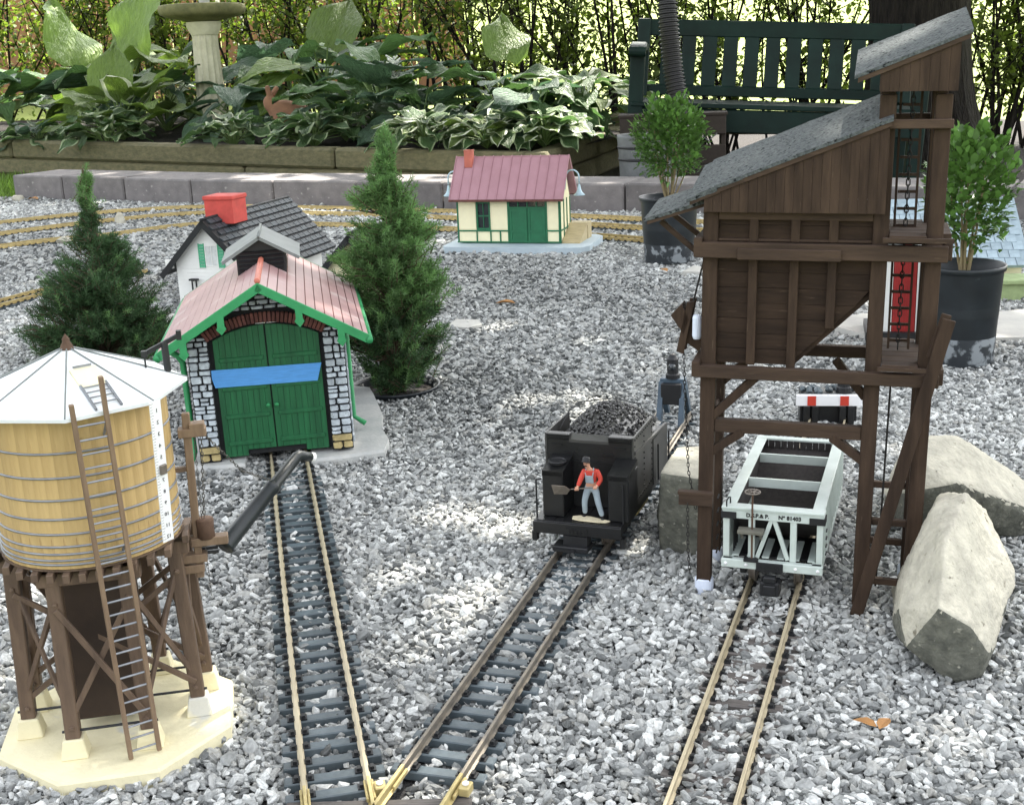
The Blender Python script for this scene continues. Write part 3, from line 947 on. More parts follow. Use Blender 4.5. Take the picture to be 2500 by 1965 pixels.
# green barge boards, brackets, gutters
for v, nm in ((-FO - .002, 'bargeboard'), (LL + .002, 'bargeboard')):
    for side in (-1, 1):
        mb = MB(); n = Vector((side * SL, 0, 1)).normalized()
        mb.bar(slope_pt(side, -.0, v, -.0055), slope_pt(side, SE + .002, v, -.0055), .004, .0115, .0006, up=n); mb.build(nm, M['trimgreen'], EH)
for u in (.002, .053, .154, .2065):
    z = roofz(u)
    mb = MB(); vv = -FO - .0045
    mb.prism([(u - .0045, vv, z - .004), (u + .0045, vv, z - .004), (u + .0045, vv, z - .022), (u + .0065, vv, z - .026), (u, vv, z - .0335), (u - .0065, vv, z - .026), (u - .0045, vv, z - .022)], (0, .0045, 0))
    mb.tube([(u, vv - .0004, z - .0265), (u, vv + .001, z - .0265)], .0016, 8)
    mb.bar((u, -FO, z - .0125), (u, .003, z - .0125), .005, .005)
    mb.build('eave_bracket', M['trimgreen'], EH)
for side in (-1, 1):
    e = slope_pt(side, SE + .004, 0, -.006)
    mb = MB(); mb.tube([(e.x, -FO - .004, e.z), (e.x, LL, e.z)], .0052, 10); mb.build('gutter', M['trimgreen'], EH, True)
mb = MB(); mb.tube([(-.0315, .02, .163), (-.014, .02, .15), (-.0085, .02, .14), (-.0085, .02, .012), (-.012, .010, .004)], .0042, 8); mb.build('downspout', M['trimgreen'], EH, True)
mb = MB(); mb.tube([(W + .002, .10, .150), (W + .006, .10, .14), (W + .006, .10, .02), (W + .022, .095, .008)], .0040, 8); mb.build('downspout', M['trimgreen'], EH, True)
# cupola
V0, V1 = .1468, .294
mb = MB(); c0, c1 = V0 + .010, V1 - .010
zb = roofz(W / 2 - .035) - .004
mb.prism([(W / 2 - .035, c0, zb), (W / 2 + .035, c0, zb), (W / 2 + .035, c0, .262), (W / 2, c0, .282), (W / 2 - .035, c0, .262)], (0, c1 - c0, 0))
cu = mb.build('cupola', M['black'], EH)
for k in range(5):
    mb = MB(); z = zb + .012 + k * .0062
    mb.obox((W / 2, c0 - .0012, z), (.064, .0026, .0030), Matrix.Rotation(R(25), 3, 'X')); mb.build('louver', M['black'], cu)
for side in (-1, 1):
    mb = MB(); csl = (.2873 - .2541) / .0564; n = Vector((side * csl, 0, 1)).normalized()
    mb.prism([(W / 2, V0, .2873), (W / 2 + side * .0564, V0, .2541), (W / 2 + side * .0564, V1, .2541), (W / 2, V1, .2873)], n * -.0045); mb.build('cupola_roof', M['zinc'], cu)
mb = MB(); mb.tube([(W / 2, V0 - .001, .2876), (W / 2, V1 + .001, .2876)], .0022, 8); mb.build('cupola_ridge', M['zinc'], cu, True)
# slabs the house stands on
def slab(label, pts, z, h, mt, root, cat='slab', name='concrete_slab'):
    mb = MB()
    P3 = [root.matrix_basis @ Vector((p[0], p[1], 0)) for p in pts]
    pts3 = [(p.x, p.y, z) for p in P3]
    n = len(pts3)
    c = sum((Vector(p) for p in pts3), Vector()) / n
    vs = [tuple(c + (Vector(p) - c) * .985) for p in pts3] + [(p[0], p[1], z - .004) for p in pts3] + [(p[0], p[1], z - h) for p in pts3]
    fs = [tuple(range(n))] + [(i, n + i, n + (i + 1) % n, (i + 1) % n) for i in range(n)] + [(n + i, 2 * n + i, 2 * n + (i + 1) % n, n + (i + 1) % n) for i in range(n)]
    mb.add(vs, [f[::-1] for f in fs] if Vector(pts3[1]).cross(Vector(pts3[0])).z > 0 else fs)
    return tag(mb.build(name, M[mt]), label, cat)
bpy.context.view_layer.update()
slab('pale concrete slab under the left pier of the engine house', [(-.016, -.012), (.060, -.012), (.062, .02), (.06, .38), (-.012, .38), (-.018, .2)], -.0005, .02, 'concrete', EH)
slab('pale concrete slab sticking out right of the engine house', [(.150, -.022), (.20, -.016), (.252, -.006), (.262, .04), (.256, .10), (.262, .18), (.256, .30), (.252, .345), (.226, .365), (.150, .37)], -.0005, .02, 'concrete', EH)
# blue masking tape across the doors
mb = MB()
vs, fs = [], []
tu = np.linspace(.0256, .1768, 13)
for i, u in enumerate(tu):
    zc = .1288 + (.126 - .1288) * i / 12; wob = .0006 * math.sin(i * 1.7)
    u2 = u if i < 12 else u - .0
    vb = .0052 if i in (0,) else .0060
    vs += [(u, vb - .0004 + wob * .3, zc), (u + (.006 if i == 0 else (-.0075 if i == 12 else 0)), vb - .0004, zc - .0248), ]
vs += [(x, y + .0003, z) for x, y, z in vs]
nn = 26
for i in range(12):
    a = 2 * i
    fs += [(a, a + 1, a + 3, a + 2), (nn + a, nn + a + 2, nn + a + 3, nn + a + 1), (a, a + 2, nn + a + 2, nn + a), (a + 1, nn + a + 1, nn + a + 3, a + 3)]
fs += [(0, nn, nn + 1, 1), (24, 25, nn + 25, nn + 24)]
mb.add(vs, fs)
tp = mb.build('masking_tape', M['tape'])
tp.location, tp.rotation_euler = EH.location, EH.rotation_euler
tag(tp, 'strip of blue masking tape stuck across the green engine house doors', 'tape')

# ================================================================== STATION (DEPOT)
DP = thing('station_building', 'small cream station model with mauve seamed roof and green double doors', 'station',
           (-.134, 3.512, -.012), (0, 0, R(-17.2)))
DW, DD = .302, .112
EZ, RZ, RV = .147, .2605, .058
V_E = -.027
mb = MB()
zf, zt = .026, .1415
mb.box(0, .056, 0, .006, zf, zt); mb.box(.0990, .1510, 0, .006, zf, zt); mb.box(.263, DW, 0, .006, zf, zt)
mb.box(.056, .099, 0, .006, zf, .060); mb.box(.056, .099, 0, .006, .137, zt); mb.box(.151, .263, 0, .006, .1395, zt)
mb.box(0, .006, .006, DD, zf, zt); mb.box(0, DW, DD - .006, DD, zf, zt); mb.box(DW - .006, DW, .006, DD - .006, zf, zt)
for u in (0, DW - .006):
    mb.prism([(u, 0, zt), (u, RV, RZ - .006), (u, DD, zt)], (.006, 0, 0))
mb.build('wall', M['depotcream'], DP)
for (a, b) in ((.004, .056), (.099, .151), (.264, DW - .004)):     # clapboards
    z = .064
    while z < .138:
        mb = MB(); mb.prism([(a, -.0001, z), (a, -.0013, z), (a, -.0003, z + .0058), (a, -.0001, z + .0058)], (b - a, 0, 0)); mb.build('clapboard', M['depotcream'], DP)
        z += .0060
mb = MB()                                                          # green frame
for u in (.002, .0575, .0985, .1270, .1520, .2632, DW - .002):
    w = .0045 if u in (.002, .1520, .2632, DW - .002) else .0038
    z1 = .141 if u not in (.0575, .0985, .1270) else .0575
    if u in (.0575, .0985): z1 = .0575
    mb.box(u - w / 2, u + w / 2, -.0024, .003, .026, z1)
mb.box(0, .152, -.0027, .003, .0555, .0595); mb.box(.263, DW, -.0027, .003, .0555, .0595)
mb.box(-.002, DW + .002, -.0021, .003, .0235, .0275)
for v in (.0015, .040, .075, DD - .0015): mb.box(DW - .002, DW + .0022, v - .002, v + .002, .026, .141)
mb.box(DW - .002, DW + .0026, 0, DD, .0555, .0595)
mb.build('timber_frame', M['depotgreen'], DP)
mb = MB()                                                          # window
mb.box(.0580, .0625, -.0034, .004, .060, .139); mb.box(.0945, .0990, -.0034, .004, .060, .139)
mb.box(.0625, .0945, -.0034, .004, .060, .0655); mb.box(.0625, .0945, -.0034, .004, .1345, .139)
mb.box(.0625, .0945, -.0026, .003, .0975, .1010); mb.box(.0775, .0795, -.0022, .003, .0655, .0975); mb.box(.0775, .0795, -.0022, .003, .1010, .1345)
w_ = mb.build('window', M['depotgreen'], DP)
for u in (.0700, .0870):
    for z in (.0815, .1178):
        mb = MB(); mb.obox((u, .0022, z), (.0165, .001, .034)); mb.build('pane', M['glass'], w_)
for a, b in ((.1545, .2075), (.2083, .2612)):                      # double door
    mb = MB(); mb.box(a, b, -.001, .003, .026, .121)
    d = mb.build('door', M['depotgreen'], DP)
    mb = MB(); mb.box(a + .002, a + .0075, -.0028, -.001, .028, .119); mb.box(b - .0075, b - .002, -.0028, -.001, .028, .119)
    for z in (.030, .056, .114): mb.box(a + .0075, b - .0075, -.0028, -.001, z - .003, z + .003)
    mb.build('door_rail', M['depotgreen'], d)
mb = MB(); mb.box(.1530, .2630, -.003, .003, .121, .1245)
for u in (.155, .1815, .2083, .235, .2612): mb.box(u - .0015, u + .0015, -.0026, .003, .1245, .1395)
tr = mb.build('transom', M['depotgreen'], DP)
for u in (.1682, .195, .2216, .248):
    mb = MB(); mb.obox((u, .002, .132), (.0235, .001, .0145)); mb.build('pane', M['glass'], tr)
# roof
U0, U1 = -.0135, .3185
for side, ve in ((-1, V_E), (1, 2 * RV - V_E)):
    mb = MB(); n = Vector((0, side * (RZ - EZ) / (RV - V_E), 1)).normalized()
    mb.prism([(U0, RV, RZ), (U1, RV, RZ), (U1, ve, EZ), (U0, ve, EZ)], n * -.004)
    rf = mb.build('roof', M['mauve'], DP)
    for k in range(13):
        u = U0 + .0006 + (U1 - U0 - .0012) * k / 12
        mb = MB(); mb.bar(Vector((u, RV, RZ)) + n * .001, Vector((u, ve, EZ)) + n * .001, .0022, .0034, 0, up=n); mb.build('roof_seam', mat_seam if 'mat_seam' in globals() else M['mauve'], rf)
mb = MB(); mb.bar((U0, V_E - .001, EZ - .002), (U1, V_E - .001, EZ - .002), .003, .006); mb.bar((U0 + .001, 2 * RV - V_E + .001, EZ - .002), (U1 - .001, 2 * RV - V_E + .001, EZ - .002), .003, .006)
mb.build('fascia', M['brick'], DP)
mb = MB(); cv = RV - .014
mb.obox((.029, cv, .254), (.024, .020, .046), None, .001)
for du in (-.010, .010): mb.obox((.029 + du, cv, .2785), (.004, .020, .003))
mb.obox((.029, cv - .009, .2785), (.0155, .003, .003)); mb.obox((.029, cv + .009, .2785), (.0155, .003, .003))
mb.build('chimney', M['softred'], DP)
for s in (-1, 1):                                                  # goose neck lamps at the ends
    x0 = DW + .0005 if s > 0 else -.0005
    pts = [(x0, .058, .165), (x0 + s * .004, .058, .195)]
    for k in range(10):
        a = math.pi * k / 9; pts.append((x0 + s * (.023 - .019 * math.cos(a)), .058, .200 + .019 * math.sin(a)))
    pts.append((x0 + s * .042, .058, .182))
    mb = MB(); mb.tube(pts, .0023, 8); lp = mb.build('wall_lamp', M['bluelamp'], DP, True)
    mb = MB(); mb.lathe([(.0024, .180), (.004, .174), (.0055, .165), (.009, .157), (.0165, .150), (.0155, .149), (.008, .155), (.004, .163)], 20, (x0 + s * .042, .058, 0)); mb.build('lamp_shade', M['bluelamp'], lp, True)
mb = MB()                                                          # loading ramp on the right
mb.prism([(.304, .006, .0245), (.355, .006, .0245), (.357, .10, .066), (.304, .10, .066)], (0, 0, -.004))
mb.prism([(.352, .006, .022), (.352, .10, .064), (.352, .10, .021), (.352, .006, .021)], (.003, 0, 0))
mb.box(.304, .357, .1005, .145, .0210, .0665)
mb.build('ramp', mat('ramp_wood', (.46, .38, .22), .7, scale=40, stretch=(1, 6, 1)), DP)
mb = MB()
q = [(-.030, -.050), (-.018, -.070), (.30, -.072), (.372, -.066), (.392, -.03), (.386, .16), (.36, .19), (-.02, .17), (-.034, .10)]
n = len(q)
mb.prism([(x, y, .0210) for x, y in q], (0, 0, -.026))
mb.build('platform', M['slabblue'], DP)

# ================================================================== COTTAGES
def gable_house(root, b, ov, zr, ze, L, wallm, roofm, shingles, chim, details, sub=.0):
    """ridge along +v, gable wall in the plane v = 0"""
    sl = (zr - ze) / (b + ov)
    th = .005
    mb = MB()
    zt = lambda u: zr - abs(u) * sl - th * 1.25
    for v in (0, L - .026):
        mb.prism([(-b, v, -.012), (b, v, -.012), (b, v, zt(b)), (0, v, zt(0)), (-b, v, zt(-b))], (0, .006, 0))
    mb.box(-b, -b + .006, .006, L - .026, -.012, zt(b)); mb.box(b - .006, b, .006, L - .026, -.012, zt(b))
    mb.build('wall', wallm, root)
    z = -.010
    while z < zr - .02:
        hw = min(b, (zr - z - .012 - th * 1.5) / sl) - .0006
        if hw > .006:
            mb = MB(); mb.prism([(-hw, -.0001, z), (-hw, -.0016, z), (-hw, -.0004, z + .0085), (-hw, -.0001, z + .0085)], (2 * hw, 0, 0)); mb.build('clapboard', wallm, root)
        z += .0088
    for side in (-1, 1):
        n = Vector((side * sl, 0, 1)).normalized()
        pt = lambda s, v, l=0: Vector((side * s, v, zr - s * sl)) + n * l
        mb = MB(); mb.prism([pt(0, -.02), pt(b + ov, -.02), pt(b + ov, L), pt(0, L)], n * -th)
        rf = mb.build('roof', roofm, root)
        if shingles and (side > 0):
            rows, nc = 10, 16
            S = (b + ov) / rows
            cache = {}
            for r in range(rows):
                for c in range(nc):
                    w = (L + .02) / nc
                    v0 = -.02 + c * w + (0 if r % 2 else w * .5)
                    if v0 + w > L + .001: w = max(.004, L - v0)
                    k = round(w, 4)
                    if k not in cache:
                        m2 = MB(); m2.obox((0, 0, 0), (S * 1.02, k - .0028, .0026)); cache[k] = m2.mesh('shingle', M['shingle'])
                    p = pt((r + .55) * S, v0 + w / 2, .0017 + random.uniform(0, .0003))
                    ang = math.atan(sl)
                    link('shingle', cache[k], root, p, (0, ang - .11, 0))
    for v in (-.021,):
        for side in (-1, 1):
            n = Vector((side * sl, 0, 1)).normalized()
            mb = MB(); mb.bar(Vector((0, v, zr)) + n * -.006, Vector((side * (b + ov), v, ze)) + n * -.006, .003, .013, 0, up=n); mb.build('bargeboard', M['blackroof'], root)
    mb = MB(); mb.tube([(0, -.022, zr + .001), (0, L, zr + .001)], .0035, 8); mb.build('ridge_cap', M['blackroof'], root, True)
    if chim:
        mb = MB(); mb.obox((chim[0], chim[1], chim[2]), chim[3], None, .0008)
        mb.obox((chim[0], chim[1], chim[2] + chim[3][2] / 2 + .004), (chim[3][0] + .006, chim[3][1] + .006, .010), None, .002)
        mb.build('chimney', M['chimred'], root)
CT = thing('cottage', 'white clapboard cottage model with black shingle roof and fat red chimney', 'cottage', (-.6908, 2.8594, 0), (0, 0, R(-17.1)))
gable_house(CT, .0911, .0347, .1856, .0562, .4253, M['whitewall'], M['blackroof'], True, (.006, .085, .195, (.074, .066, .056)), True)
mb = MB(); mb.box(-.0105, -.0085, -.003, .001, .075, .125); mb.box(.0205, .0225, -.003, .001, .075, .125); mb.box(-.0085, .0205, -.003, .001, .123, .125); mb.box(-.0085, .0205, -.003, .001, .075, .077); mb.box(.0052, .0068, -.0027, .001, .077, .123)
w_ = mb.build('window', M['whitewall'], CT)
mb = MB(); mb.box(-.0085, .0205, -.0019, -.0008, .077, .123); mb.build('pane', mat('pale_pane', (.62, .64, .62), .3), w_)
for u in (-.0195, .0315):
    mb = MB()
    for k in range(8): mb.box(u - .0065, u + .0065, -.0036, -.0016, .0725 + k * .0070, .0725 + k * .0070 + .0060)
    mb.box(u - .0075, u - .0060, -.0040, -.001, .072, .129); mb.box(u + .0060, u + .0075, -.0040, -.001, .072, .129)
    mb.build('shutter', M['shutter'], CT)
mb = MB(); mb.bar((-.112, -.005, .082), (-.112, .38, .082), .004, .012); mb.box(-.116, -.096, -.007, -.002, .070, .090); mb.build('eave_return', M['whitewall'], CT)
mb = MB(); mb.tube([(-.048, -.002, .040), (-.048, -.010, .044), (-.040, -.012, .046), (-.034, -.012, .040)], .0012, 6)
mb.box(-.053, -.033, -.016, -.004, .043, .047); mb.box(-.049, -.047, -.012, -.008, .014, .043); mb.box(-.038, -.036, -.012, -.008, .014, .043); mb.build('porch_lamp', M['black'], CT)
CB = thing('cottage', 'black roofed cream house model mostly hidden behind the tall spruce', 'cottage', (-.325, 2.62, 0), (0, 0, R(-20)))
gable_house(CB, .080, .030, .172, .058, .20, M['depotcream'], M['blackroof'], False, None, False)

# ================================================================== RED SHED and ROOFED SHELTER
SH = thing('shed', 'small red shed model with white corner boards behind the coaling tower', 'shed', (.667, 2.20, -.012), (0, 0, R(-14)))
mb = MB(); mb.box(0, .11, 0, .10, .022, .158); mb.prism([(0, 0, .158), (.055, 0, .185), (.11, 0, .158)], (0, .10, 0)); mb.build('wall', M['shed'], SH)
mb = MB(); mb.box(.004, .032, -.003, .0015, .022, .150); mb.box(.074, .104, -.003, .0015, .022, .150); mb.build('corner_board', M['whitewall'], SH)
for k in range(9):
    mb = MB(); mb.box(.0342 + k * .0043, .0342 + k * .0043 + .0038, -.0024, .001, .022, .150); mb.build('plank', M['shed'], SH)
for s in (-1, 1):
    mb = MB(); n = Vector((s * .5, 0, 1)).normalized()
    mb.prism([(.055, -.012, .190), (.055 + s * .068, -.012, .156), (.055 + s * .068, .112, .156), (.055, .112, .190)], n * -.004); mb.build('roof', M['zinc'], SH)
mb = MB(); mb.box(-.012, .122, -.014, .11, 0, .022); mb.build('base', M['black'], SH)
SR = thing('shelter', 'low shelter model with blue grey shingle roof behind the right pot', 'shelter', (.80, 2.62, -.012), (0, 0, R(-8)))
mb = MB(); 
A0, A1 = Vector((0, 0, .062)), Vector((.315, 0, .062))
B0, B1 = Vector((0, .17, .185)), Vector((.315, .17, .185))
n = (A1 - A0).cross(B0 - A0).normalized()
mb.prism([A0, A1, B1, B0], n * -.006)
mb.prism([B0, B1, B1 + Vector((0, .17, -.12)), B0 + Vector((0, .17, -.12))], Vector((0, .6, .8)) * -.006)
rf = mb.build('roof', M['bluegrey'], SR)
for r in range(9):
    for c in range(14):
        w = .315 / 14
        p = A0.lerp(B0, (r + .5) / 9) + Vector((w * (c + .5 + (.25 if r % 2 else -.25)), 0, 0)) + n * .0016
        if not (0 < p.x - w / 2 and p.x + w / 2 < .3155): continue
        key = 'bgs'
        if key not in globals():
            m2 = MB(); m2.obox((0, 0, 0), (w - .0015, .027, .0022)); globals()[key] = m2.mesh('shingle', M['bluegrey'])
        link('shingle', bgs, SR, p, (math.atan2(.123, .17) - .05, 0, 0))
mb = MB(); mb.box(.01, .305, .03, .31, .0, .06); mb.build('wall', M['depotcream'], SR)
mb = MB(); mb.box(-.02, .34, -.03, .34, -.012, 0.006); mb.build('base', M['concrete'], SR)
GB = MB(); GB.obox((1.075, 2.545, .028), (.11, .08, .010), rotz(R(-8)), .002); GB.obox((1.075, 2.545, .006), (.08, .06, .036), rotz(R(-8)))
tag(GB.build('loading_dock', M['mossgreen']), 'faded green low platform in front of the blue grey roof', 'platform')
# ================================================================== WATER TOWER
WT = thing('water_tower', 'ochre stave water tank on brown legs with an octagonal white roof', 'water tower', (-.3418, .9325, 0), (R(.77), R(-.12), R(10.61)))
def ring(r, n, off=0): return [(r * math.cos(off + 2 * math.pi * i / n), r * math.sin(off + 2 * math.pi * i / n)) for i in range(n)]
oc = ring(.0996, 8, R(22.5))
mb = MB()
vs = [(x * .985, y * .985, .0005) for x, y in oc] + [(x, y, -.002) for x, y in oc] + [(x, y, -.016) for x, y in oc]
fs = [tuple(range(8))] + [(i, 8 + i, 8 + (i + 1) % 8, (i + 1) % 8) for i in range(8)] + [(8 + i, 16 + i, 16 + (i + 1) % 8, 8 + (i + 1) % 8) for i in range(8)]
mb.add(vs, [f if k == 0 else f for k, f in enumerate(fs)])
mb.build('base_slab', M['cream'], WT)
LEGS = [(-.029, -.052), (.029, -.052), (-.070, -.010), (.066, -.0105), (-.072, .033), (.071, .032), (-.029, .072), (.029, .072)]
ZT = .148
for (x, y) in LEGS:
    mb = MB(); mb.obox((x, y, .0085), (.0215, .0195, .0165), None, .001, taper=.72); mb.build('footing', M['cream'], WT)
    mb = MB(); mb.bar((x, y, .016), (x * .93, y * .93, ZT), .0115, .0105, .0009, up=(0, 1, 0)); lg = mb.build('leg', M['tankwood'], WT)
    mb = MB()
    for z in (.026, .132): mb.lathe([(.0001, .0018), (.0018, .0014), (.0024, 0)], 8, (x * (1 - .07 * z / ZT), y * (1 - .07 * z / ZT) - .0056, z), Matrix.Rotation(R(90), 3, 'X'))
    mb.build('bolt', M['tankwood'], lg)
for a, b in ((0, 1), (2, 3), (4, 5), (6, 7)):
    mb = MB(); p, q = LEGS[a], LEGS[b]
    mb.tube([(p[0] - .008, p[1] - .001, .022), (q[0] + .008, q[1] - .001, .022)], .0011, 6); mb.build('tie_rod', M['black'], WT)
    mb = MB(); mb.bar((p[0] * .93 - .012, p[1] * .93, ZT + .004), (q[0] * .93 + .012, q[1] * .93, ZT + .004), .010, .011, .0008); mb.build('cap_beam', M['tankwood'], WT)
    dy = -.0062
    mb = MB(); mb.bar((p[0] * .93, p[1] * .94 + dy, ZT - .02), (q[0], q[1] + dy, .032), .0028, .0046, .0004, up=(0, 0, 1)); mb.build('cross_brace', M['tankwood'], WT)
    mb = MB(); mb.bar((q[0] * .93, q[1] * .94 + dy + .0033, ZT - .02), (p[0], p[1] + dy + .0033, .032), .0028, .0046, .0004); mb.build('cross_brace', M['tankwood'], WT)
for a, b in ((0, 2), (1, 3), (2, 4), (3, 5), (4, 6), (5, 7)):
    p, q = LEGS[a], LEGS[b]
    mb = MB(); mb.bar((p[0] * .94, p[1] * .94, ZT - .012), (q[0], q[1], .034), .0028, .0044, .0004, up=(0, 0, 1)); mb.bar((q[0] * .94, q[1] * .94, ZT - .012), (p[0], p[1], .034), .0028, .0044, .0004)
    mb.build('side_brace', M['tankwood'], WT)
mb = MB(); mb.box(-.031, .024, -.0175, .028, .011, ZT + .004, .0008); bx = mb.build('pipe_box', M['darkbox'], WT)
mb = MB()
for k in range(3): mb.box(.0242, .0252, -.014 + k * .0125, -.003 + k * .0125, .012, ZT)
mb.build('box_batten', M['tankwood'], bx)
for k in range(13):                                                # joists under the tank
    x = -.072 + k * .012; yl = math.sqrt(max(0, .074 ** 2 - x * x)) * .98 + .004
    mb = MB(); mb.box(x - .0026, x + .0026, -yl, yl, ZT + .0098, ZT + .0165, .0004); mb.build('joist', M['tankwood'], WT)
mb = MB(); mb.lathe([(.0001, ZT + .0168), (.0705, ZT + .0168), (.0705, ZT + .0180), (.0001, ZT + .0180)], 40); mb.build('tank_floor', M['tankwood'], WT)
Z0, Z1, RT_ = ZT + .0182, .2875, .0690
NST_ = 46
mb = MB()
def stave_mesh():
    m2 = MB(); a = math.pi / NST_ * .985
    vs = []
    for z in (Z0, Z1):
        for r in (RT_ - .004, RT_):
            for s in (-1, 0, 1): vs.append((r * math.cos(s * a) - (0 if s == 0 else .00045 if r == RT_ else 0), r * math.sin(s * a), z))
    fs = [(3, 4, 10, 9), (4, 5, 11, 10), (0, 3, 9, 6), (5, 2, 8, 11), (9, 10, 7, 6), (10, 11, 8, 7)]
    m2.add(vs, fs); return m2.mesh('stave', M['tank'])
sme = stave_mesh()
for k in range(NST_): link('stave', sme, WT, (0, 0, 0), (0, 0, 2 * math.pi * k / NST_))
for z in (.1700, .1735, .1785, .1845, .1945, .2065, .2215, .2390, .2580):
    mb = MB(); mb.tube([(math.cos(t) * (RT_ + .0003), math.sin(t) * (RT_ + .0003), z) for t in np.linspace(0, 2 * math.pi, 61)], .00095, 6, cap=False); mb.build('hoop', M['hoop'], WT, True)
# octagonal roof with ribs
er = .0868; ez, az = .2884, .3220
ro = ring(er, 8, R(4))
mb = MB()
vs = [(0, 0, az)] + [(x, y, ez) for x, y in ro] + [(x * .998, y * .998, ez - .0028) for x, y in ro] + [(x * .78, y * .78, ez - .0015) for x, y in ro]
fs = [(0, 1 + i, 1 + (i + 1) % 8) for i in range(8)] + [(1 + i, 9 + i, 9 + (i + 1) % 8, 1 + (i + 1) % 8) for i in range(8)] + [(9 + i, 17 + i, 17 + (i + 1) % 8, 9 + (i + 1) % 8) for i in range(8)]
mb.add(vs, fs); mb.build('roof', M['tankroof'], WT)
for x, y in ro:
    mb = MB(); mb.tube([(x * .02, y * .02, az + .0002), (x * .998, y * .998, ez + .0003)], .00065, 6); mb.build('roof_rib', M['zinc'], WT)
mb = MB(); mb.lathe([(.0052, az - .002), (.0046, az + .001), (.0028, az + .004), (.0030, az + .006), (.0001, az + .0105)], 14); mb.build('finial', M['rust'], WT, True)
# roof hatch with a short ladder
fa = R(4 - 67.5)
rd = Vector((math.cos(fa), math.sin(fa), 0)); td = Vector((-rd.y, rd.x, 0)); sl_ = (az - ez) / (er * math.cos(R(22.5)))
def rp_(r, t, l=0): return rd * r + td * t + Vector((0, 0, az - r * sl_ + l))
mb = MB(); mb.prism([rp_(.030, -.010, .0002), rp_(.030, .010, .0002), rp_(.052, .010, .0002), rp_(.052, -.010, .0002)], (0, 0, .0016)); mb.build('hatch', M['cream'], WT)
mb = MB()
for s in (-1, 1): mb.bar(rp_(.050, s * .0095, .0016), rp_(.079, s * .0095, .0016), .0016, .0018)
mb.bar(rp_(.030, -.007, .003), rp_(.030, .007, .003), .0014, .0016)
for r in (.054, .060, .066, .073): mb.bar(rp_(r, -.0095, .0022), rp_(r, .0095, .0022), .0010, .0010)
mb.build('roof_ladder', M['hoop'], WT)
# main ladder
inv = None
def wl(p):
    """world point into the water tower's frame"""
    return WT.matrix_world.inverted() @ Vector(p)
bpy.context.view_layer.update()
LBL, LBR = Vector((.0154, -.0735, .002)), Vector((.0365, -.0655, .002))
LTL, LTR = Vector((.0115, -.0845, .2985)), Vector((.0330, -.0765, .3155))
mb = MB(); mb.bar(LBL, LTL, .0036, .0042, .0005, up=(.3, -1, 0)); la = mb.build('ladder_rail', M['ladderwood'], WT)
mb = MB(); mb.bar(LBR, LTR, .0036, .0042, .0005, up=(.3, -1, 0)); mb.build('ladder_rail', M['ladderwood'], WT)
for k in range(27):
    t = (k + .6) / 27.2
    a = LBL.lerp(LTL, t); b = LBR.lerp(Vector((LTR.x, LTR.y, LTL.z)), t)
    if a.z > .283: continue
    mb = MB(); mb.tube([a, b], .00085, 6); mb.build('ladder_rung', M['hoop'], WT)
for z in (.175, .268):
    t = z / .2985
    for A, B in ((LBL, LTL), (LBR, LTR)):
        p = A.lerp(B, t); q = Vector((p.x, p.y, 0)).normalized() * RT_
        mb = MB(); mb.tube([p, (q.x, q.y, z)], .0011, 6); mb.build('ladder_stay', M['hoop'], WT)
# spout post with brackets and weight
MAST = [wl((-.2655, .95, .117)), wl((-.2625, .95, .259))]
mb = MB(); mb.bar(MAST[0], MAST[1], .0062, .0062, .0006, up=(0, 1, 0)); mb.build('mast', M['ladderwood'], WT)
for z, dx, ln in ((.243, .004, .022), (.247, .008, .012), (.149, .010, .030), (.135, -.004, .022), (.126, -.006, .020)):
    p = MAST[0].lerp(MAST[1], (z - .117) / .142)
    mb = MB(); mb.obox((p.x + dx, p.y - .001, z), (ln, .0105, .0072), None, .0006); mb.build('mast_bracket', M['ladderwood'], WT)
for z in (.152, .212): 
    p = MAST[0].lerp(MAST[1], (z - .117) / .142)
    mb = MB(); mb.bar((p.x, p.y, z), (RT_ * .97 * p.x / math.hypot(p.x, p.y), RT_ * .97 * p.y / math.hypot(p.x, p.y), z), .004, .004); mb.build('mast_stay', M['tankwood'], WT)
wgt = wl((-.2570, .95, .160))
mb = MB(); mb.lathe([(.0001, .0085), (.0066, .0085), (.0074, .0075), (.0070, .0), (.0074, -.0075), (.0066, -.0085), (.0001, -.0085)], 18, wgt); mb.build('counterweight', M['rust'], WT, True)
def chain(parent, pts, r=.0011, name='chain', m_='chain', step=.0034):
    mb = MB(); acc = []
    for a, b in zip(pts, pts[1:]):
        a, b = Vector(a), Vector(b); n = max(1, int((b - a).length / step))
        acc += [a.lerp(b, i / n) for i in range(n)]
    acc.append(Vector(pts[-1]))
    for i, (a, b) in enumerate(zip(acc, acc[1:])):
        d = (b - a); c = (a + b) / 2; d.normalize()
        s = d.cross(Vector((0, 1, 0)) if abs(d.y) < .9 else Vector((1, 0, 0))).normalized(); w = d.cross(s)
        e = s if i % 2 else w
        L = step * .72; q = [c + d * L * math.cos(t) + e * r * math.sin(t) for t in np.linspace(0, 2 * math.pi, 7)]
        mb.tube(q, r * .34, 4, cap=False)
    o = mb.build(name, M[m_], parent); return tag(o, kind='stuff') if False else o
br = wl((-.2515, .95, .243))
chain(WT, [br, wgt + Vector((0, 0, .0085))])
chain(WT, [br + Vector((-.006, 0, 0)), wl((-.259, .95, .165)), wl((-.2585, .95, .100))], .0007)
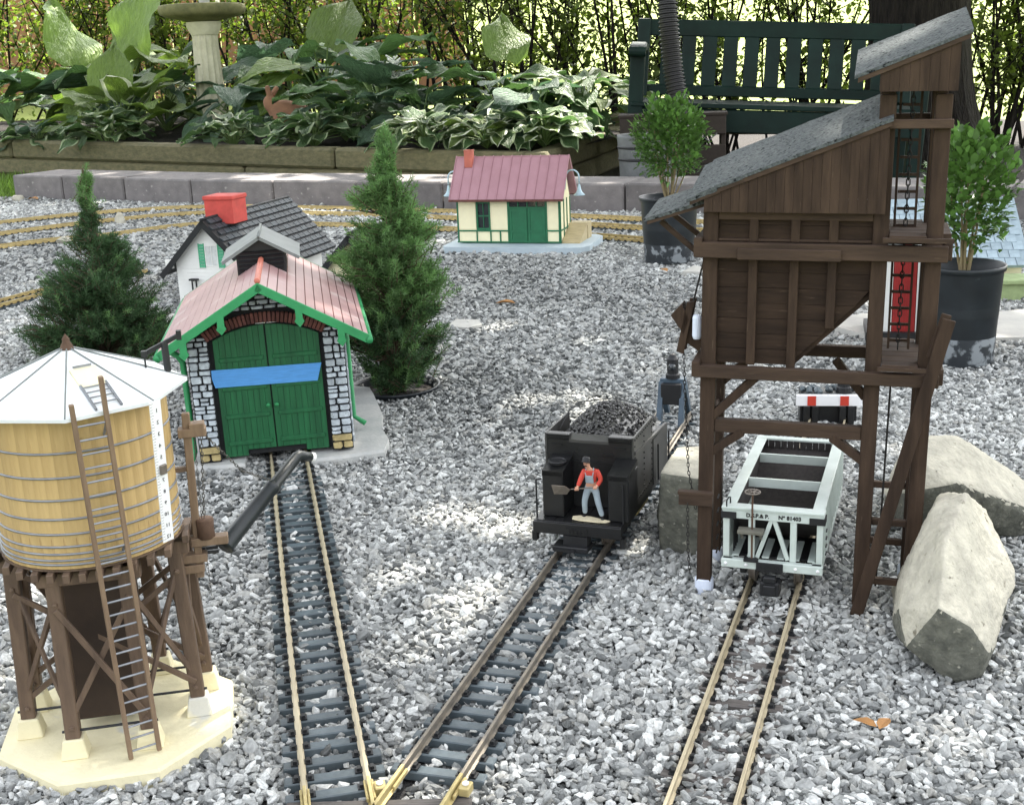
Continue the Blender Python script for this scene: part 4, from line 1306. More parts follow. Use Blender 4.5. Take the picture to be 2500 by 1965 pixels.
# spout: hinged dark tube reaching out over the track
MO, TI0, TI1 = wl((-.2455, .962, .1385)), wl((-.1930, 1.045, .1885)), wl((-.1835, 1.055, .1835))
mb = MB(); dsp = (TI0 - MO)
pts = [MO + dsp * t for t in (-.01, 0, .02, .60, .61, .66, .665, .985)] + [TI0 + (TI1 - TI0) * .1, TI0 + (TI1 - TI0) * .5, TI1]
rad = [.0082, .0087, .0076, .0062, .0070, .0070, .0055, .0049, .0051, .0045, .0042]
mb.tube(pts, rad, 18); mb.build('spout', mat('dark_spout', (.012, .016, .0175), .42, var=.3, scale=40), WT, True)
mb = MB(); mb.tube([TI1, TI1 + (TI1 - TI0).normalized() * .0035], .0042, 12); mb.build('spout_tip', M['white'], WT)
chain(WT, [br, br.lerp(MO + dsp * .62, .55) + Vector((0, 0, -.006)), MO + dsp * .62 + Vector((0, 0, .008))])
mb = MB()
for k in range(3): mb.tube([wl((-.2455 + .0, .962, .1385)) + Vector((-.006 - .012 * 0, 0, .004 - .004 * k)), wl((-.268, .955, .142 - .003 * k))], .0016, 6)
mb.build('spout_hinge', M['black'], WT)
# roof pulley arm
mb = MB(); A_, B_ = wl((-.2865, .94, .311)), wl((-.2625, .957, .3215))
mb.bar(A_, B_, .0026, .0036, .0003); mb.tube([A_, A_ + Vector((0, 0, -.011))], .0008, 6); mb.obox(A_, (.0046, .004, .005)); mb.obox(B_, (.0038, .0045, .0075))
p_ = A_.lerp(B_, .58); mb.tube([p_ + Vector((0, -.001, .001)), p_ + Vector((.0003, -.002, -.0225))], .0028, 12)
mb.build('pulley_arm', M['black'], WT)
# ruler taped to the staves
RL = thing('ruler', 'white ruler with twelve inch numbers standing against the water tank', 'ruler', WT.location, WT.rotation_euler)
RTp, RBp = wl((-.2608, .8662, .2920)), wl((-.2655, .8740, .1800))
rdn = (RBp - RTp).normalized(); out = Vector((RTp.x, RTp.y, 0)).normalized(); out = (out - rdn * out.dot(rdn)).normalized(); acr = rdn.cross(out).normalized()
Rr = Matrix((acr, -rdn, out)).transposed()
mb = MB(); mb.obox((RTp + RBp) / 2, (.0098, (RBp - RTp).length, .0010), Rr, .0002); mb.build('ruler_body', M['white'], RL)
def text(name, body, size, loc, rot, parent, material, extr=.00012, align='CENTER', bold=.0):
    cu = bpy.data.curves.new(name, 'FONT'); cu.body = body; cu.size = size; cu.align_x = align; cu.align_y = 'CENTER'; cu.extrude = extr; cu.offset = bold
    cu.materials.append(material); cu.resolution_u = 2
    o = bpy.data.objects.new(name, cu); COL.objects.link(o)
    dg = bpy.context.evaluated_depsgraph_get(); dg.update()
    me_ = bpy.data.meshes.new_from_object(o.evaluated_get(dg)); me_.name = name
    if not me_.materials: me_.materials.append(material)
    bpy.data.objects.remove(o); bpy.data.curves.remove(cu)
    o = link(name, me_, parent)
    o.matrix_local = Matrix.Translation(loc) @ rot.to_4x4()
    return o
LR = (RBp - RTp).length
mb = MB()
for k in range(1, 13):
    p = RTp + rdn * (LR * (k - .25) / 12.2) + out * .0007 + acr * -.0006
    text('numeral', str(k), .0042, p, Rr, RL, M['letter'], bold=.0)
for k in range(49):
    p = RTp + rdn * (LR * (k + .5) / 49.6) + out * .00056 + acr * .0037
    mb.obox(p, (.0032 if k % 4 == 0 else .0018, .00022, .00008), Rr)
tag(mb.build('tick_mark', M['letter'], RL), kind='stuff')
mb = MB(); mb.obox(RTp.lerp(RBp, .475) + out * .0016 + acr * -.0006, (.0058, .0078, .0024), Rr, .0006); mb.build('ruler_clip', M['dullsteel'], RL)

# ================================================================== TENDER
TD_ = thing('tender', 'black locomotive tender with a heap of coal on the middle track', 'tender', (.0649, 1.2414, 0), (0, 0, R(-20.39)))
mb = MB(); mb.box(-.0497, .0497, 0, .212, .0265, .035, .0006)
for k in range(9): mb.box(-.046 + k * .0104, -.0370 + k * .0104, .0008, .05, .0348, .0356)
mb.build('deck', M['tender'], TD_)
mb = MB(); mb.box(-.0497, .0497, -.003, .003, .0215, .0345, .0006)
for s in (-1, 1): mb.box(s * .0497 - .0026, s * .0497 + .0026, .001, .010, .010, .0215)
mb.box(-.012, .012, -.0042, -.003, .0225, .0305)
for k in range(5): mb.box(-.0095 + k * .0042, -.0072 + k * .0042, -.0049, -.0042, .0240, .0290)
mb.build('front_beam', M['tender'], TD_)
mb = MB()                                                    # side bunkers at the front
mb.box(-.0425, -.0185, .012, .0515, .0357, .0885, .0012); mb.box(.0315, .0548, .012, .0515, .0357, .0885, .0012)
mb.prism([(-.0425, .012, .0885), (-.0185, .012, .0885), (-.0185, .0515, .0955), (-.0425, .0515, .0955)], (0, 0, -.006)); mb.prism([(.0315, .012, .0885), (.0548, .012, .0885), (.0548, .0515, .0955), (.0315, .0515, .0955)], (0, 0, -.006))
mb.build('bunker', M['tender'], TD_)
mb = MB(); mb.tube([(-.030 + .0095 * math.cos(t), .030 + .0095 * math.sin(t), .0945 + .002 * 0) for t in np.linspace(0, 6.2832, 21)], .0013, 6, cap=False)
mb.lathe([(.0001, .0945), (.0085, .0945), (.0085, .0915)], 18, (-.030, .030, 0)); mb.build('water_hatch', M['black'], TD_, False)
mb = MB()                                                    # coal wall
mb.box(-.0486, .0486, .0508, .0548, .0357, .1130, .0006)
for a, b in ((-.0486, -.0225), (.0225, .0486)):
    mb.box(a, b, .0500, .0600, .1130, .1190, .0005)
    for k in range(3): mb.box(a, b, .0488, .0500, .1142 + k * .0018, .1150 + k * .0018)
mb.box(-.0486, .0486, .0496, .0508, .0955, .0962); mb.box(-.0486, .0486, .0496, .0508, .0880, .0890)
for x, z in ((-.036, .1065), (-.022, .0985), (.022, .0985), (.036, .1065), (-.040, .092), (.040, .092)): mb.box(x - .006, x + .006, .0492, .0508, z - .0006, z + .0006)
for x in (-.0125, .0125):
    for z in (.084, .090, .0965, .103): mb.obox((x, .0503, z), (.0012, .0012, .0012))
mb.build('coal_wall', M['tender'], TD_)
mb = MB(); mb.prism([(-.0225, .0505, .1130), (.0225, .0505, .1130), (.0225, .0640, .1165), (-.0225, .0640, .1165)], (0, 0, -.003)); mb.build('chute_plate', M['tendergrey'], TD_)
mb = MB(); mb.box(-.0505, .0505, .055, .205, .0357, .0880, .0010); mb.build('tank', M['tender'], TD_)
for s in (-1, 1):
    mb = MB()
    mb.prism([(s * .0486, .0508, .0357), (s * .0486, .1376, .0357), (s * .0486, .1376, .119), (s * .0486, .0508, .119)], (s * .0022, 0, 0))
    mb.prism([(s * .0505, .1376, .0357), (s * .0505, .208, .0357), (s * .0505, .208, .0905), (s * .0505, .1376, .0905)], (s * .0015, 0, 0))
    mb.bar((s * .0510, .054, .1005), (s * .0510, .205, .0905), .003, .003)
    sd = mb.build('side_plate', M['tendergrey'], TD_)
    mb = MB()
    for v in np.arange(.056, .136, .008):
        for z in (.044, .1155): mb.obox((s * .0512, v, z), (.0012, .0016, .0016))
    for z in np.arange(.05, .115, .0065):
        for v in (.055, .096, .133): mb.obox((s * .0512, v, z), (.0012, .0016, .0016))
    tag(mb.build('rivet', M['tender'], sd), kind='stuff')
    mb = MB(); mb.tube([(s * .0545, .150, .038), (s * .0545, .150, .082)], .0010, 6); mb.tube([(s * .0545, .205, .038), (s * .0545, .205, .082)], .0010, 6); mb.tube([(s * .0488, .010, .0345), (s * .0488, .010, .078)], .0010, 6); mb.tube([(s * .0488, .010, .078), (s * .044, .014, .078)], .0010, 6); mb.build('grab_rail', M['black'], TD_)
mb = MB(); mb.tube([(-.046, .090, .112), (-.043, .12, .126), (-.036, .140, .1305), (0, .150, .134), (.036, .140, .1325), (.046, .12, .127)], .00065, 6); mb.build('coal_rail', M['black'], TD_)
# coal heap
vs, fs, nn = [], [], 26
for j in range(nn):
    for i in range(nn):
        u = -.0475 + .095 * i / (nn - 1); v = .056 + .146 * j / (nn - 1)
        e = (1 - (u / .05) ** 2) * math.sin(math.pi * min(1, max(0, (v - .05) / .158))) ** .6
        vs.append((u, v, .092 + .0385 * e + .0022 * noise.noise(Vector((u * 170, v * 170, 0)))))
for j in range(nn - 1):
    for i in range(nn - 1): a = j * nn + i; fs.append((a, a + 1, a + nn + 1, a + nn))
mb = MB(); mb.add(vs, fs)
for k in range(900):
    u = random.uniform(-.045, .045); v = random.uniform(.058, .198)
    e = (1 - (u / .05) ** 2) * math.sin(math.pi * min(1, max(0, (v - .05) / .158))) ** .6
    s = random.uniform(.0024, .0048); rot = Euler((random.uniform(0, 3), random.uniform(0, 3), random.uniform(0, 3))).to_matrix()
    mb.obox((u, v, .0925 + .0385 * e + .001), (s, s * random.uniform(.6, 1), s * random.uniform(.5, .9)), rot, s * .22)
tag(mb.build('coal', M['coal'], TD_), kind='stuff')
def bogie(root, vs_, mt='black', gauge=.0242, r=.0135):
    for v in vs_:
        for s in (-1, 1):
            mb = MB(); ry = Matrix.Rotation(R(90), 3, 'Y')
            mb.lathe([(.002, -.004), (r - .002, -.004), (r - .001, -.002), (r - .001, .0012), (r + .0016, .0015), (r + .0016, .0032), (.002, .0032)], 24, (s * (gauge - .0018), v, r - .001), ry if s < 0 else ry @ Matrix.Rotation(math.pi, 3, 'X')); mb.build('wheel', M['dullsteel'], root, False)
        mb = MB(); mb.tube([(-gauge, v, r - .001), (gauge, v, r - .001)], .002, 8); mb.build('axle', M['black'], root)
    for s in (-1, 1):
        mb = MB(); v0, v1 = min(vs_), max(vs_)
        mb.bar((s * .031, v0 - .012, r + .003), (s * .031, v1 + .012, r + .003), .004, .009, .0006)
        for v in vs_: mb.obox((s * .0325, v, r - .001), (.007, .011, .013), None, .001)
        mb.build('bogie_frame', M[mt], root)
bogie(TD_, (.040, .075)); bogie(TD_, (.140, .175))
mb = MB(); mb.box(-.026, .014, -.010, .012, .0045, .0105, .001); mb.box(-.015, .012, -.004, .010, .0105, .0215); mb.box(-.022, .0, -.0128, -.010, .0055, .0090); mb.build('coupler', M['black'], TD_)
mb = MB(); mb.obox((.040, .11, .022), (.012, .05, .012), None, .002); mb.build('brass_fitting', M['newbrass'], TD_)

# ---- the fireman
FM = thing('person', 'person in red shirt, grey overalls and black cap, leaning on bent knees with a shovel', 'person', (.0649, 1.2414, 0), (0, 0, R(-20.39)))
BX, BY, BZ = .012, .018, .0362                               # standing point on the deck
def PP(x, y, z): return (BX + x, BY + y, BZ + z)
mb = MB(); mb.prism([PP(-.020, -.010, 0), PP(-.012, -.0128, 0), PP(.010, -.0135, 0), PP(.019, -.012, 0), PP(.022, -.0075, 0), PP(.012, -.004, 0), PP(-.002, .0005, 0), PP(-.014, .001, 0), PP(-.021, -.003, 0)], (0, 0, .0011))
fb = mb.build('standing_plate', M['beigebase']); fb.location, fb.rotation_euler = FM.location, FM.rotation_euler
tag(fb, 'beige standing plate under the fireman figure on the tender deck', 'plate')
def leg_pts(s):
    return ([(s * .0042, 0, .0345), (-.0075, -.003, .0200), (-.0085, .0015, .0035)] if s < 0 else [(.0045, 0, .0345), (.0075, -.003, .0200), (.0125, -.0035, .0035)])
LG, RG = leg_pts(-1), leg_pts(1)
V_ = [PP(0, 0, .036)]; E_ = []; Rd = [(.0058, .0044)]
def addv(p, r, par):
    V_.append(PP(*p)); Rd.append(r if hasattr(r, '__len__') else (r, r)); E_.append((par, len(V_) - 1)); return len(V_) - 1
w1 = addv((.0002, -.0012, .043), (.0056, .0042), 0); ch = addv((.0006, -.0036, .0515), (.0066, .0046), w1); sh = addv((.0002, -.0048, .0558), (.0050, .0040), ch)
nk = addv((-.0012, -.0066, .0592), .0022, sh); hd = addv((-.0022, -.0082, .0630), (.0036, .0040), nk); ht = addv((-.0027, -.0092, .0662), (.0037, .0040), hd); hh_ = addv((-.0030, -.0098, .0690), (.0028, .0030), ht)
ARML = [(-.0068, -.0062, .0545), (-.0095, -.0105, .0455), (-.0118, -.0150, .0385)]
ARMR = [(.0078, -.0030, .0545), (.0120, -.0038, .0460), (.0078, -.0110, .0390)]
for A in (ARML, ARMR):
    a = addv(A[0], .0029, ch); b = addv(A[1], .0023, a); addv(A[2], .0016, b)
for G_ in (LG, RG):
    a = addv(G_[0], .0040, 0); b = addv(G_[1], .0031, a); addv(G_[2], .0022, b)
skin('body', V_, E_, [(a * .92, b * .92) for a, b in Rd], M['skin'], FM, 2)
# shirt: torso and sleeves
S_ = [PP(0, 0, .039), PP(.0002, -.0012, .043), PP(.0006, -.0036, .0515), PP(.0002, -.0048, .0562)]
SE_ = [(0, 1), (1, 2), (2, 3)]; SR_ = [(.0058, .0046), (.0060, .0046), (.0071, .0051), (.0052, .0043)]
for A in (ARML, ARMR):
    b = len(S_); S_ += [PP(*A[0]), PP(*A[1]), PP(*[A[1][i] + (A[2][i] - A[1][i]) * .80 for i in range(3)])]; SE_ += [(2, b), (b, b + 1), (b + 1, b + 2)]; SR_ += [(.0034, .0034), (.0028, .0028), (.0023, .0023)]
skin('shirt', S_, SE_, SR_, M['redshirt'], FM, 2)
O_ = [PP(0, 0, .036), PP(.0001, -.0008, .0415)]; OE = [(0, 1)]; OR = [(.0064, .0050), (.0062, .0048)]
for G_ in (LG, RG):
    b = len(O_); O_ += [PP(*p) for p in G_]; OE += [(0, b), (b, b + 1), (b + 1, b + 2)]; OR += [(.0044, .0044), (.0035, .0035), (.0029, .0029)]
ov_ = skin('overalls', O_, OE, OR, M['denim'], FM, 2)
mb = MB(); mb.obox(PP(-.0002, -.0073, .0465), (.0090, .0012, .0095), Matrix.Rotation(R(14), 3, 'X'), .0004)
mb.obox(PP(-.0002, -.0081, .0485), (.0050, .0007, .0040), Matrix.Rotation(R(14), 3, 'X'), .0002)
for s in (-1, 1): mb.tube([PP(s * .0036, -.0082, .0508), PP(s * .0044, -.0080, .0545), PP(s * .0042, -.0050, .0590), PP(s * .003, -.0004, .0550)], .0007, 5)
mb.build('bib', M['denim'], FM)
for s, G_ in ((-1, LG), (1, RG)):
    p = G_[2]; sk = skin('boot', [PP(p[0], p[1] + .001, .0036), PP(p[0], p[1] + .0008, .0016), PP(p[0] + s * .0012, p[1] - .0042, .0014)], [(0, 1), (1, 2)], [.0026, .0023, .0020], M['black'], FM, 2)
# cap, hair, moustache, face
hc = Vector(PP(-.0029, -.0095, .0668))
mb = MB(); tl = Matrix.Rotation(R(-16), 3, 'X') @ Matrix.Rotation(R(8), 3, 'Y')
mb.lathe([(.0001, .0058), (.0030, .0056), (.0043, .0040), (.0044, .0010), (.0048, .0002), (.0048, -.0004), (.0040, -.0002)], 18, hc, tl); mb.obox(hc + tl @ Vector((0, -.0050, .0)), (.0062, .0044, .0007), tl, .0003); mb.build('cap', M['black'], FM, True)
mb = MB(); mb.obox(Vector(PP(-.0024, -.0062, .0645)), (.0070, .0040, .0044), tl, .0014); mb.build('hair', M['black'], FM, True)
mb = MB(); mb.obox(Vector(PP(-.0026, -.0126, .0634)), (.0036, .0011, .0010), tl, .0003); mb.build('moustache', M['black'], FM)
mb = MB(); mb.obox(Vector(PP(-.0027, -.0130, .0650)), (.0010, .0014, .0017), tl, .0004); mb.build('nose', M['skin'], FM, True)
mb = MB()
for s in (-1, 1): mb.obox(Vector(PP(-.0027 + s * .0016, -.0126, .0659)), (.0008, .0006, .0006), tl)
mb.build('eye', M['black'], FM)
# hands: palm, four curled fingers and a thumb round the shaft
SHA, SHB = Vector(PP(-.0185, -.0168, .0372)), Vector(PP(.0110, -.0112, .0398))
sd_ = (SHB - SHA).normalized()
for A in (ARML, ARMR):
    h = Vector(PP(*A[2])); c = SHA + sd_ * (h - SHA).dot(sd_)
    V2_ = [h, h.lerp(c, .5)]; E2_ = [(0, 1)]; R2_ = [.0014, .0016]
    for k in range(4):
        o = sd_ * (.0011 * (k - 1.5)); b = len(V2_)
        V2_ += [c + o + Vector((0, -.0018, .0012)), c + o + Vector((0, -.0022 + .0002 * k, -.0010)), c + o + Vector((0, -.0006, -.0018))]; E2_ += [(1, b), (b, b + 1), (b + 1, b + 2)]; R2_ += [.0006, .00055, .00045]
    b = len(V2_); V2_ += [c + Vector((0, .0014, .0012)) + sd_ * -.0016, c + Vector((0, -.0002, .0020)) + sd_ * -.0022]; E2_ += [(1, b), (b, b + 1)]; R2_ += [.0007, .0005]
    skin('hand', V2_, E2_, R2_, M['skin'], FM, 1)
SV = thing('shovel', 'small steel shovel held low by the fireman on the tender', 'shovel', (.0649, 1.2414, 0), (0, 0, R(-20.39)))
mb = MB(); mb.tube([SHA, SHB], .0007, 8); mb.build('shaft', M['dullsteel'], SV)
mb = MB(); c = SHA - sd_ * .0100
q = [c + Vector(p) for p in ((.0095, 0, .0006), (.0050, -.0040, .0056), (-.0105, -.0022, .0048), (-.0090, .0010, -.0062), (.0055, .0012, -.0052))]
mb.prism(q, (0, .0009, .0004)); mb.build('blade', M['dullsteel'], SV)

# ================================================================== HOPPER WAGON
HW = thing('hopper_wagon', 'pale grey green open hopper wagon with lettered end under the coaling tower', 'wagon', (.2499, 1.1212, 0), (0, 0, R(-19.75)))
w2, ZR, ZS, HL = .0487, .0888, .0352, .236
mb = MB()
for s in (-1, 1): mb.box(s * w2, s * (w2 - .0117), .0, HL, ZR - .0022, ZR, .0005)
mb.box(-w2 - .001, w2 + .001, -.003, .010, ZR - .0022, ZR + .0003, .0005); mb.box(-w2 - .0006, w2 + .0006, -.0012, .008, ZR - .0048, ZR - .0026, .0004); mb.box(-w2, w2, HL - .010, HL, ZR - .0022, ZR + .0002, .0005)
mb.build('top_rim', M['cargrey'], HW)
for s in (-1, 1):
    mb = MB(); mb.box(s * (w2 - .0025), s * (w2 - .0055), .001, HL - .001, .040, ZR - .0022); wl_ = mb.build('side_wall', M['cargrey'], HW)
    for v in np.arange(.004, HL, .0165):
        mb = MB(); mb.box(s * (w2 - .0026), s * (w2 - .0003), v - .0024, v + .0024, .030, ZR - .0023, .0004); mb.build('side_post', M['cargrey'], HW)
    mb = MB(); mb.box(s * (w2 - .0005), s * (w2 - .0105), -.004, HL + .002, ZS - .0085, ZS, .0006); mb.build('side_sill', M['cargrey'], HW)
    mb = MB(); mb.box(s * (w2 - .0057), s * (w2 - .0062), .050, HL - .006, .045, ZR - .003); mb.build('inner_lining', M['cardark'], HW)
mb = MB(); mb.box(-w2 + .006, w2 - .006, .0055, .0085, .0765, ZR - .0005); mb.prism([(-w2 + .006, .0085, .078), (w2 - .006, .0085, .078), (w2 - .006, .075, .038), (-w2 + .006, .075, .038)], (0, 0, -.003))
mb.prism([(-w2 + .006, HL - .006, .078), (w2 - .006, HL - .006, .078), (w2 - .006, HL - .075, .038), (-w2 + .006, HL - .075, .038)], (0, 0, -.003)); mb.box(-w2 + .006, w2 - .006, .075, HL - .075, .035, .038)
mb.build('hopper_floor', M['cardark'], HW)
for k in range(12):                                             # planks of the far end
    x0 = -w2 + .0065 + k * (2 * w2 - .013) / 12
    mb = MB(); mb.box(x0 + .0003, x0 + (2 * w2 - .013) / 12 - .0003, HL - .0085, HL - .006, .050, ZR - .0025); mb.build('end_plank', M['cardark'], HW)
mb = MB(); mb.obox((w2 * -.3, HL - .04, .0585), (.0000001, .0, .0)) if False else None
for v in (.090, .172):
    mb = MB(); mb.box(-w2 + .0117, w2 - .0117, v - .0016, v + .0016, ZR - .0105, ZR - .0005, .0004); mb.build('cross_bar', M['cargrey'], HW)
mb = MB(); mb.box(-w2, w2, -.0012, .0022, .0770, ZR - .0048, .0003); mb.build('end_header', M['cargrey'], HW)
for s in (-1, 1):
    mb = MB(); mb.box(s * (w2 + .0005), s * (w2 - .0135), -.0024, -.0012, .0768, .0835); mb.box(s * (w2 + .0004), s * (w2 + .0016), -.0024, .012, .0768, .0835); mb.build('corner_bracket', M['black'], HW)
text('lettering', 'D.S.P.& P.', .0056, Vector((-.0145, -.0016, .0812)), Matrix.Rotation(R(90), 3, 'X'), HW, M['letter'], bold=.00022)
text('lettering', 'N\u00ba 81403', .0056, Vector((.0165, -.0016, .0812)), Matrix.Rotation(R(90), 3, 'X'), HW, M['letter'], bold=.00022)
for x in (-w2 + .0034, -.0205, .0200, w2 - .0034):
    mb = MB(); mb.box(x - .0031, x + .0031, .0000, .0050, ZS, .0772, .0004); mb.build('end_post', M['cargrey'], HW)
for s in (-1, 1):
    mb = MB(); mb.bar((s * .0015, .0026, .0765), (s * .0150, .0026, ZS + .001), .0042, .0042, .0004, up=(0, 1, 0)); mb.build('end_brace', M['cargrey'], HW)
mb = MB(); mb.box(-w2 - .0006, w2 + .0006, -.0062, .0010, ZS - .0090, ZS, .0008); mb.build('end_sill', M['cargrey'], HW)
for x in (-w2 + .004, -.0245, .0235, w2 - .004):
    mb = MB(); mb.lathe([(.0001, .0016), (.0014, .0012), (.0018, 0)], 10, (x, -.0062, ZS - .0046), Matrix.Rotation(R(90), 3, 'X')); mb.build('bolt', M['white'], HW, True)
mb = MB(); mb.box(-.0145, .0115, -.0082, -.0060, ZS - .0094, ZS - .0002, .0005); mb.obox((-.0085, -.0088, ZS - .005), (.0022, .0012, .0022)); mb.obox((.0055, -.0088, ZS - .005), (.0022, .0012, .0022)); mb.build('coupler_plate', M['black'], HW)
for k in range(6):                                              # deck boards and slope ribs in the open end
    x = -w2 + .012 + k * .0148
    mb = MB(); mb.bar((x, .004, ZS + .0006), (x, .052, ZS + .0012), .0068, .0016); mb.build('end_slat', M['cargrey'], HW)
mb = MB(); mb.box(-w2 + .006, w2 - .006, .012, .07, ZS - .003, ZS - .001); mb.build('underframe', M['black'], HW)
mb = MB()                                                       # side truss rods visible through the end
for y in (.012, .019, .026, .034): mb.tube([(-w2 + .009, y, ZS), (-w2 + .009, y + .004, .076)], .0008, 5)
for z in (.044, .052, .060, .068): mb.tube([(-w2 - .002, .006, z), (-w2 - .002, .014, z)], .0008, 5)
for z in (.044, .052, .060, .068): mb.tube([(w2 + .002, .006, z), (w2 + .002, .014, z)], .0008, 5)
mb.build('grab_iron', M['black'], HW)
bx_ = -.0190                                                    # hand brake
mb = MB(); mb.tube([(bx_, -.0060, .036), (bx_, -.0060, .1075)], .0010, 8); st_ = mb.build('brake_staff', M['rust'], HW)
mb = MB(); c = (bx_, -.0060, .1075)
mb.tube([(c[0] + .0073 * math.cos(t), c[1] + .0073 * math.sin(t), c[2]) for t in np.linspace(0, 6.2832, 25)], .00075, 6, cap=False)
for k in range(6): t = k * math.pi / 3; mb.tube([c, (c[0] + .0073 * math.cos(t), c[1] + .0073 * math.sin(t), c[2])], .0006, 5)
mb.build('brake_wheel', M['dullsteel'], HW)
mb = MB(); mb.box(bx_ - .0135, bx_ + .0115, -.0135, -.001, .0655, .0690, .0005)
for dx in (-.010, .008): mb.prism([(bx_ + dx - .001, -.001, .0655), (bx_ + dx - .001, -.012, .0655), (bx_ + dx - .001, -.001, .0560)], (.002, 0, 0))
mb.build('brake_step', mat('weathered_step', (.13, .125, .10), .7, scale=40), HW)
mb = MB(); mb.box(bx_ - .0075, bx_ + .0065, -.0105, -.005, .0355, .0385); mb.build('ratchet', M['black'], HW)
mb = MB(); mb.tube([(-w2 + .004, -.002, ZR), (-w2 + .004, -.002, ZR + .0065), (-w2 + .0055, .002, ZR + .0085), (-w2 + .006, .008, ZR + .0065), (-w2 + .006, .008, ZR)], .0008, 6); mb.build('corner_grab', M['black'], HW)
bogie(HW, (.034, .068)); bogie(HW, (.170, .204))
mb = MB(); mb.box(-.0095, .0095, -.017, .0, .0035, .0185, .0015); mb.box(-.006, .006, -.0185, -.010, .0185, .0245, .001); mb.obox((0, -.018, .011), (.012, .003, .010), None, .001); mb.build('coupler', M['black'], HW)
mb = MB(); mb.prism([(-.03, .085, .034), (.03, .085, .034), (.02, .105, .012), (-.02, .105, .012)], (0, .04, 0)); mb.build('hopper_chute', M['cardark'], HW)

# ================================================================== BUFFER STOPS
BS = thing('buffer_stop', 'blue grey buffer stop with black board and lantern ending the tender track', 'buffer stop', (.238, 1.742, 0), (0, 0, R(-18.6)))
for s in (-1, 1):
    mb = MB(); x = s * .0160
    mb.prism([(x - .0036, -.034, -.004), (x - .0036, -.020, -.004), (x - .0036, -.006, .046), (x - .0036, .030, -.004), (x - .0036, .040, -.004), (x - .0036, .004, .056), (x - .0036, -.012, .056)], (.0072, 0, 0)); mb.build('frame', M['iron'], BS)
mb = MB(); mb.box(-.0148, .0148, -.020, -.012, .0235, .0545, .0008); mb.build('board', M['black'], BS)
mb = MB(); mb.box(-.0178, .0178, -.011, .008, .0535, .0605, .0012); mb.build('cap', M['iron'], BS)
mb = MB(); mb.lathe([(.0001, .097), (.004, .096), (.006, .092), (.0085, .089), (.0085, .068), (.0105, .066), (.0105, .0605), (.0001, .0605)], 16, (0, -.004, 0)); lt = mb.build('lantern', M['black'], BS, False)
mb = MB(); mb.lathe([(.0001, .0030), (.004, .0022), (.0052, 0), (.0058, -.002)], 16, (0, -.0125, .0785), Matrix.Rotation(R(90), 3, 'X')); mb.build('lens', M['glass'], lt, True)
BC = thing('buffer_stop', 'black buffer stop with white beam and two red squares behind the hopper wagon', 'buffer stop', (.4575, 1.705, 0), (0, 0, R(-9)))
mb = MB(); mb.box(-.0462, .0462, -.008, .0, .0195, .0355, .0006); bm_ = mb.build('beam', M['white'], BC)
for x in (-.0245, .0215):
    mb = MB(); mb.box(x - .0060, x + .0060, -.0092, -.008, .0205, .0345); mb.build('red_square', M['red'], bm_)
mb = MB(); mb.box(-.040, .040, .0005, .034, -.012, .0365, .001); mb.build('ballast_box', M['tender'], BC)
for x in (-.031, -.0195, .0195, .031):
    mb = MB(); mb.box(x - .0045, x + .0045, -.010, .003, -.014, .0190, .0006); mb.build('leg', M['tender'], BC)
mb = MB()
for k in range(26): mb.obox((random.uniform(-.038, .038), random.uniform(.003, .031), .0385), (.008, .007, .006), Euler((random.random(), random.random(), random.random())).to_matrix(), .001)
tag(mb.build('ballast_stone', M['sleeper'], BC), kind='stuff')
mb = MB(); mb.lathe([(.0001, .076), (.004, .075), (.0065, .071), (.0095, .068), (.0095, .046), (.011, .044), (.011, .037), (.0001, .037)], 16, (.022, .008, 0)); lt = mb.build('lantern', M['black'], BC)
mb = MB(); mb.lathe([(.0001, .0030), (.004, .0022), (.0055, 0)], 16, (.022, -.0015, .057), Matrix.Rotation(R(90), 3, 'X')); mb.build('lens', M['glass'], lt, True)
# ================================================================== COALING TOWER
CTW = thing('coaling_tower', 'tall dark brown wooden coaling tower with sloping gritty roofs over the wagon track', 'coaling tower',
            (.187, 1.1526, -.015), (R(-.22), R(.91), R(-16.67)))
TW, TH, TD = .1533, .1999, .0948
PWd = .0142
def tpart(name, fn, m_='tower', lab=None):
    mb = MB(); fn(mb); o = mb.build(name, M[m_], CTW)
    if lab: o['label'] = lab
    return o
def post(u, v, z0, z1, w=PWd):
    tpart('post', lambda b: b.box(u - w / 2, u + w / 2, v, v + w, z0, z1, .0007))
def beam(u0, u1, v0, v1, z0, z1, name='beam', m_='towerh'):
    tpart(name, lambda b: b.box(u0, u1, v0, v1, z0, z1, .0007), m_)
VB = TD - PWd
post(0, 0, .016, .3935); post(TW, 0, -.004, .4955); post(TH, 0, -.004, .4955)
post(0, VB, .016, .3935); post(TW, VB, -.004, .4955); post(TH, VB, -.004, .4955)
for u, v in ((0, 0), (0, VB)):
    tpart('pipe_foot', lambda b: b.lathe([(.0001, .0185), (.0088, .0185), (.0096, .0175), (.0096, -.004)], 20, (u, v + PWd / 2, 0)), 'pvc')
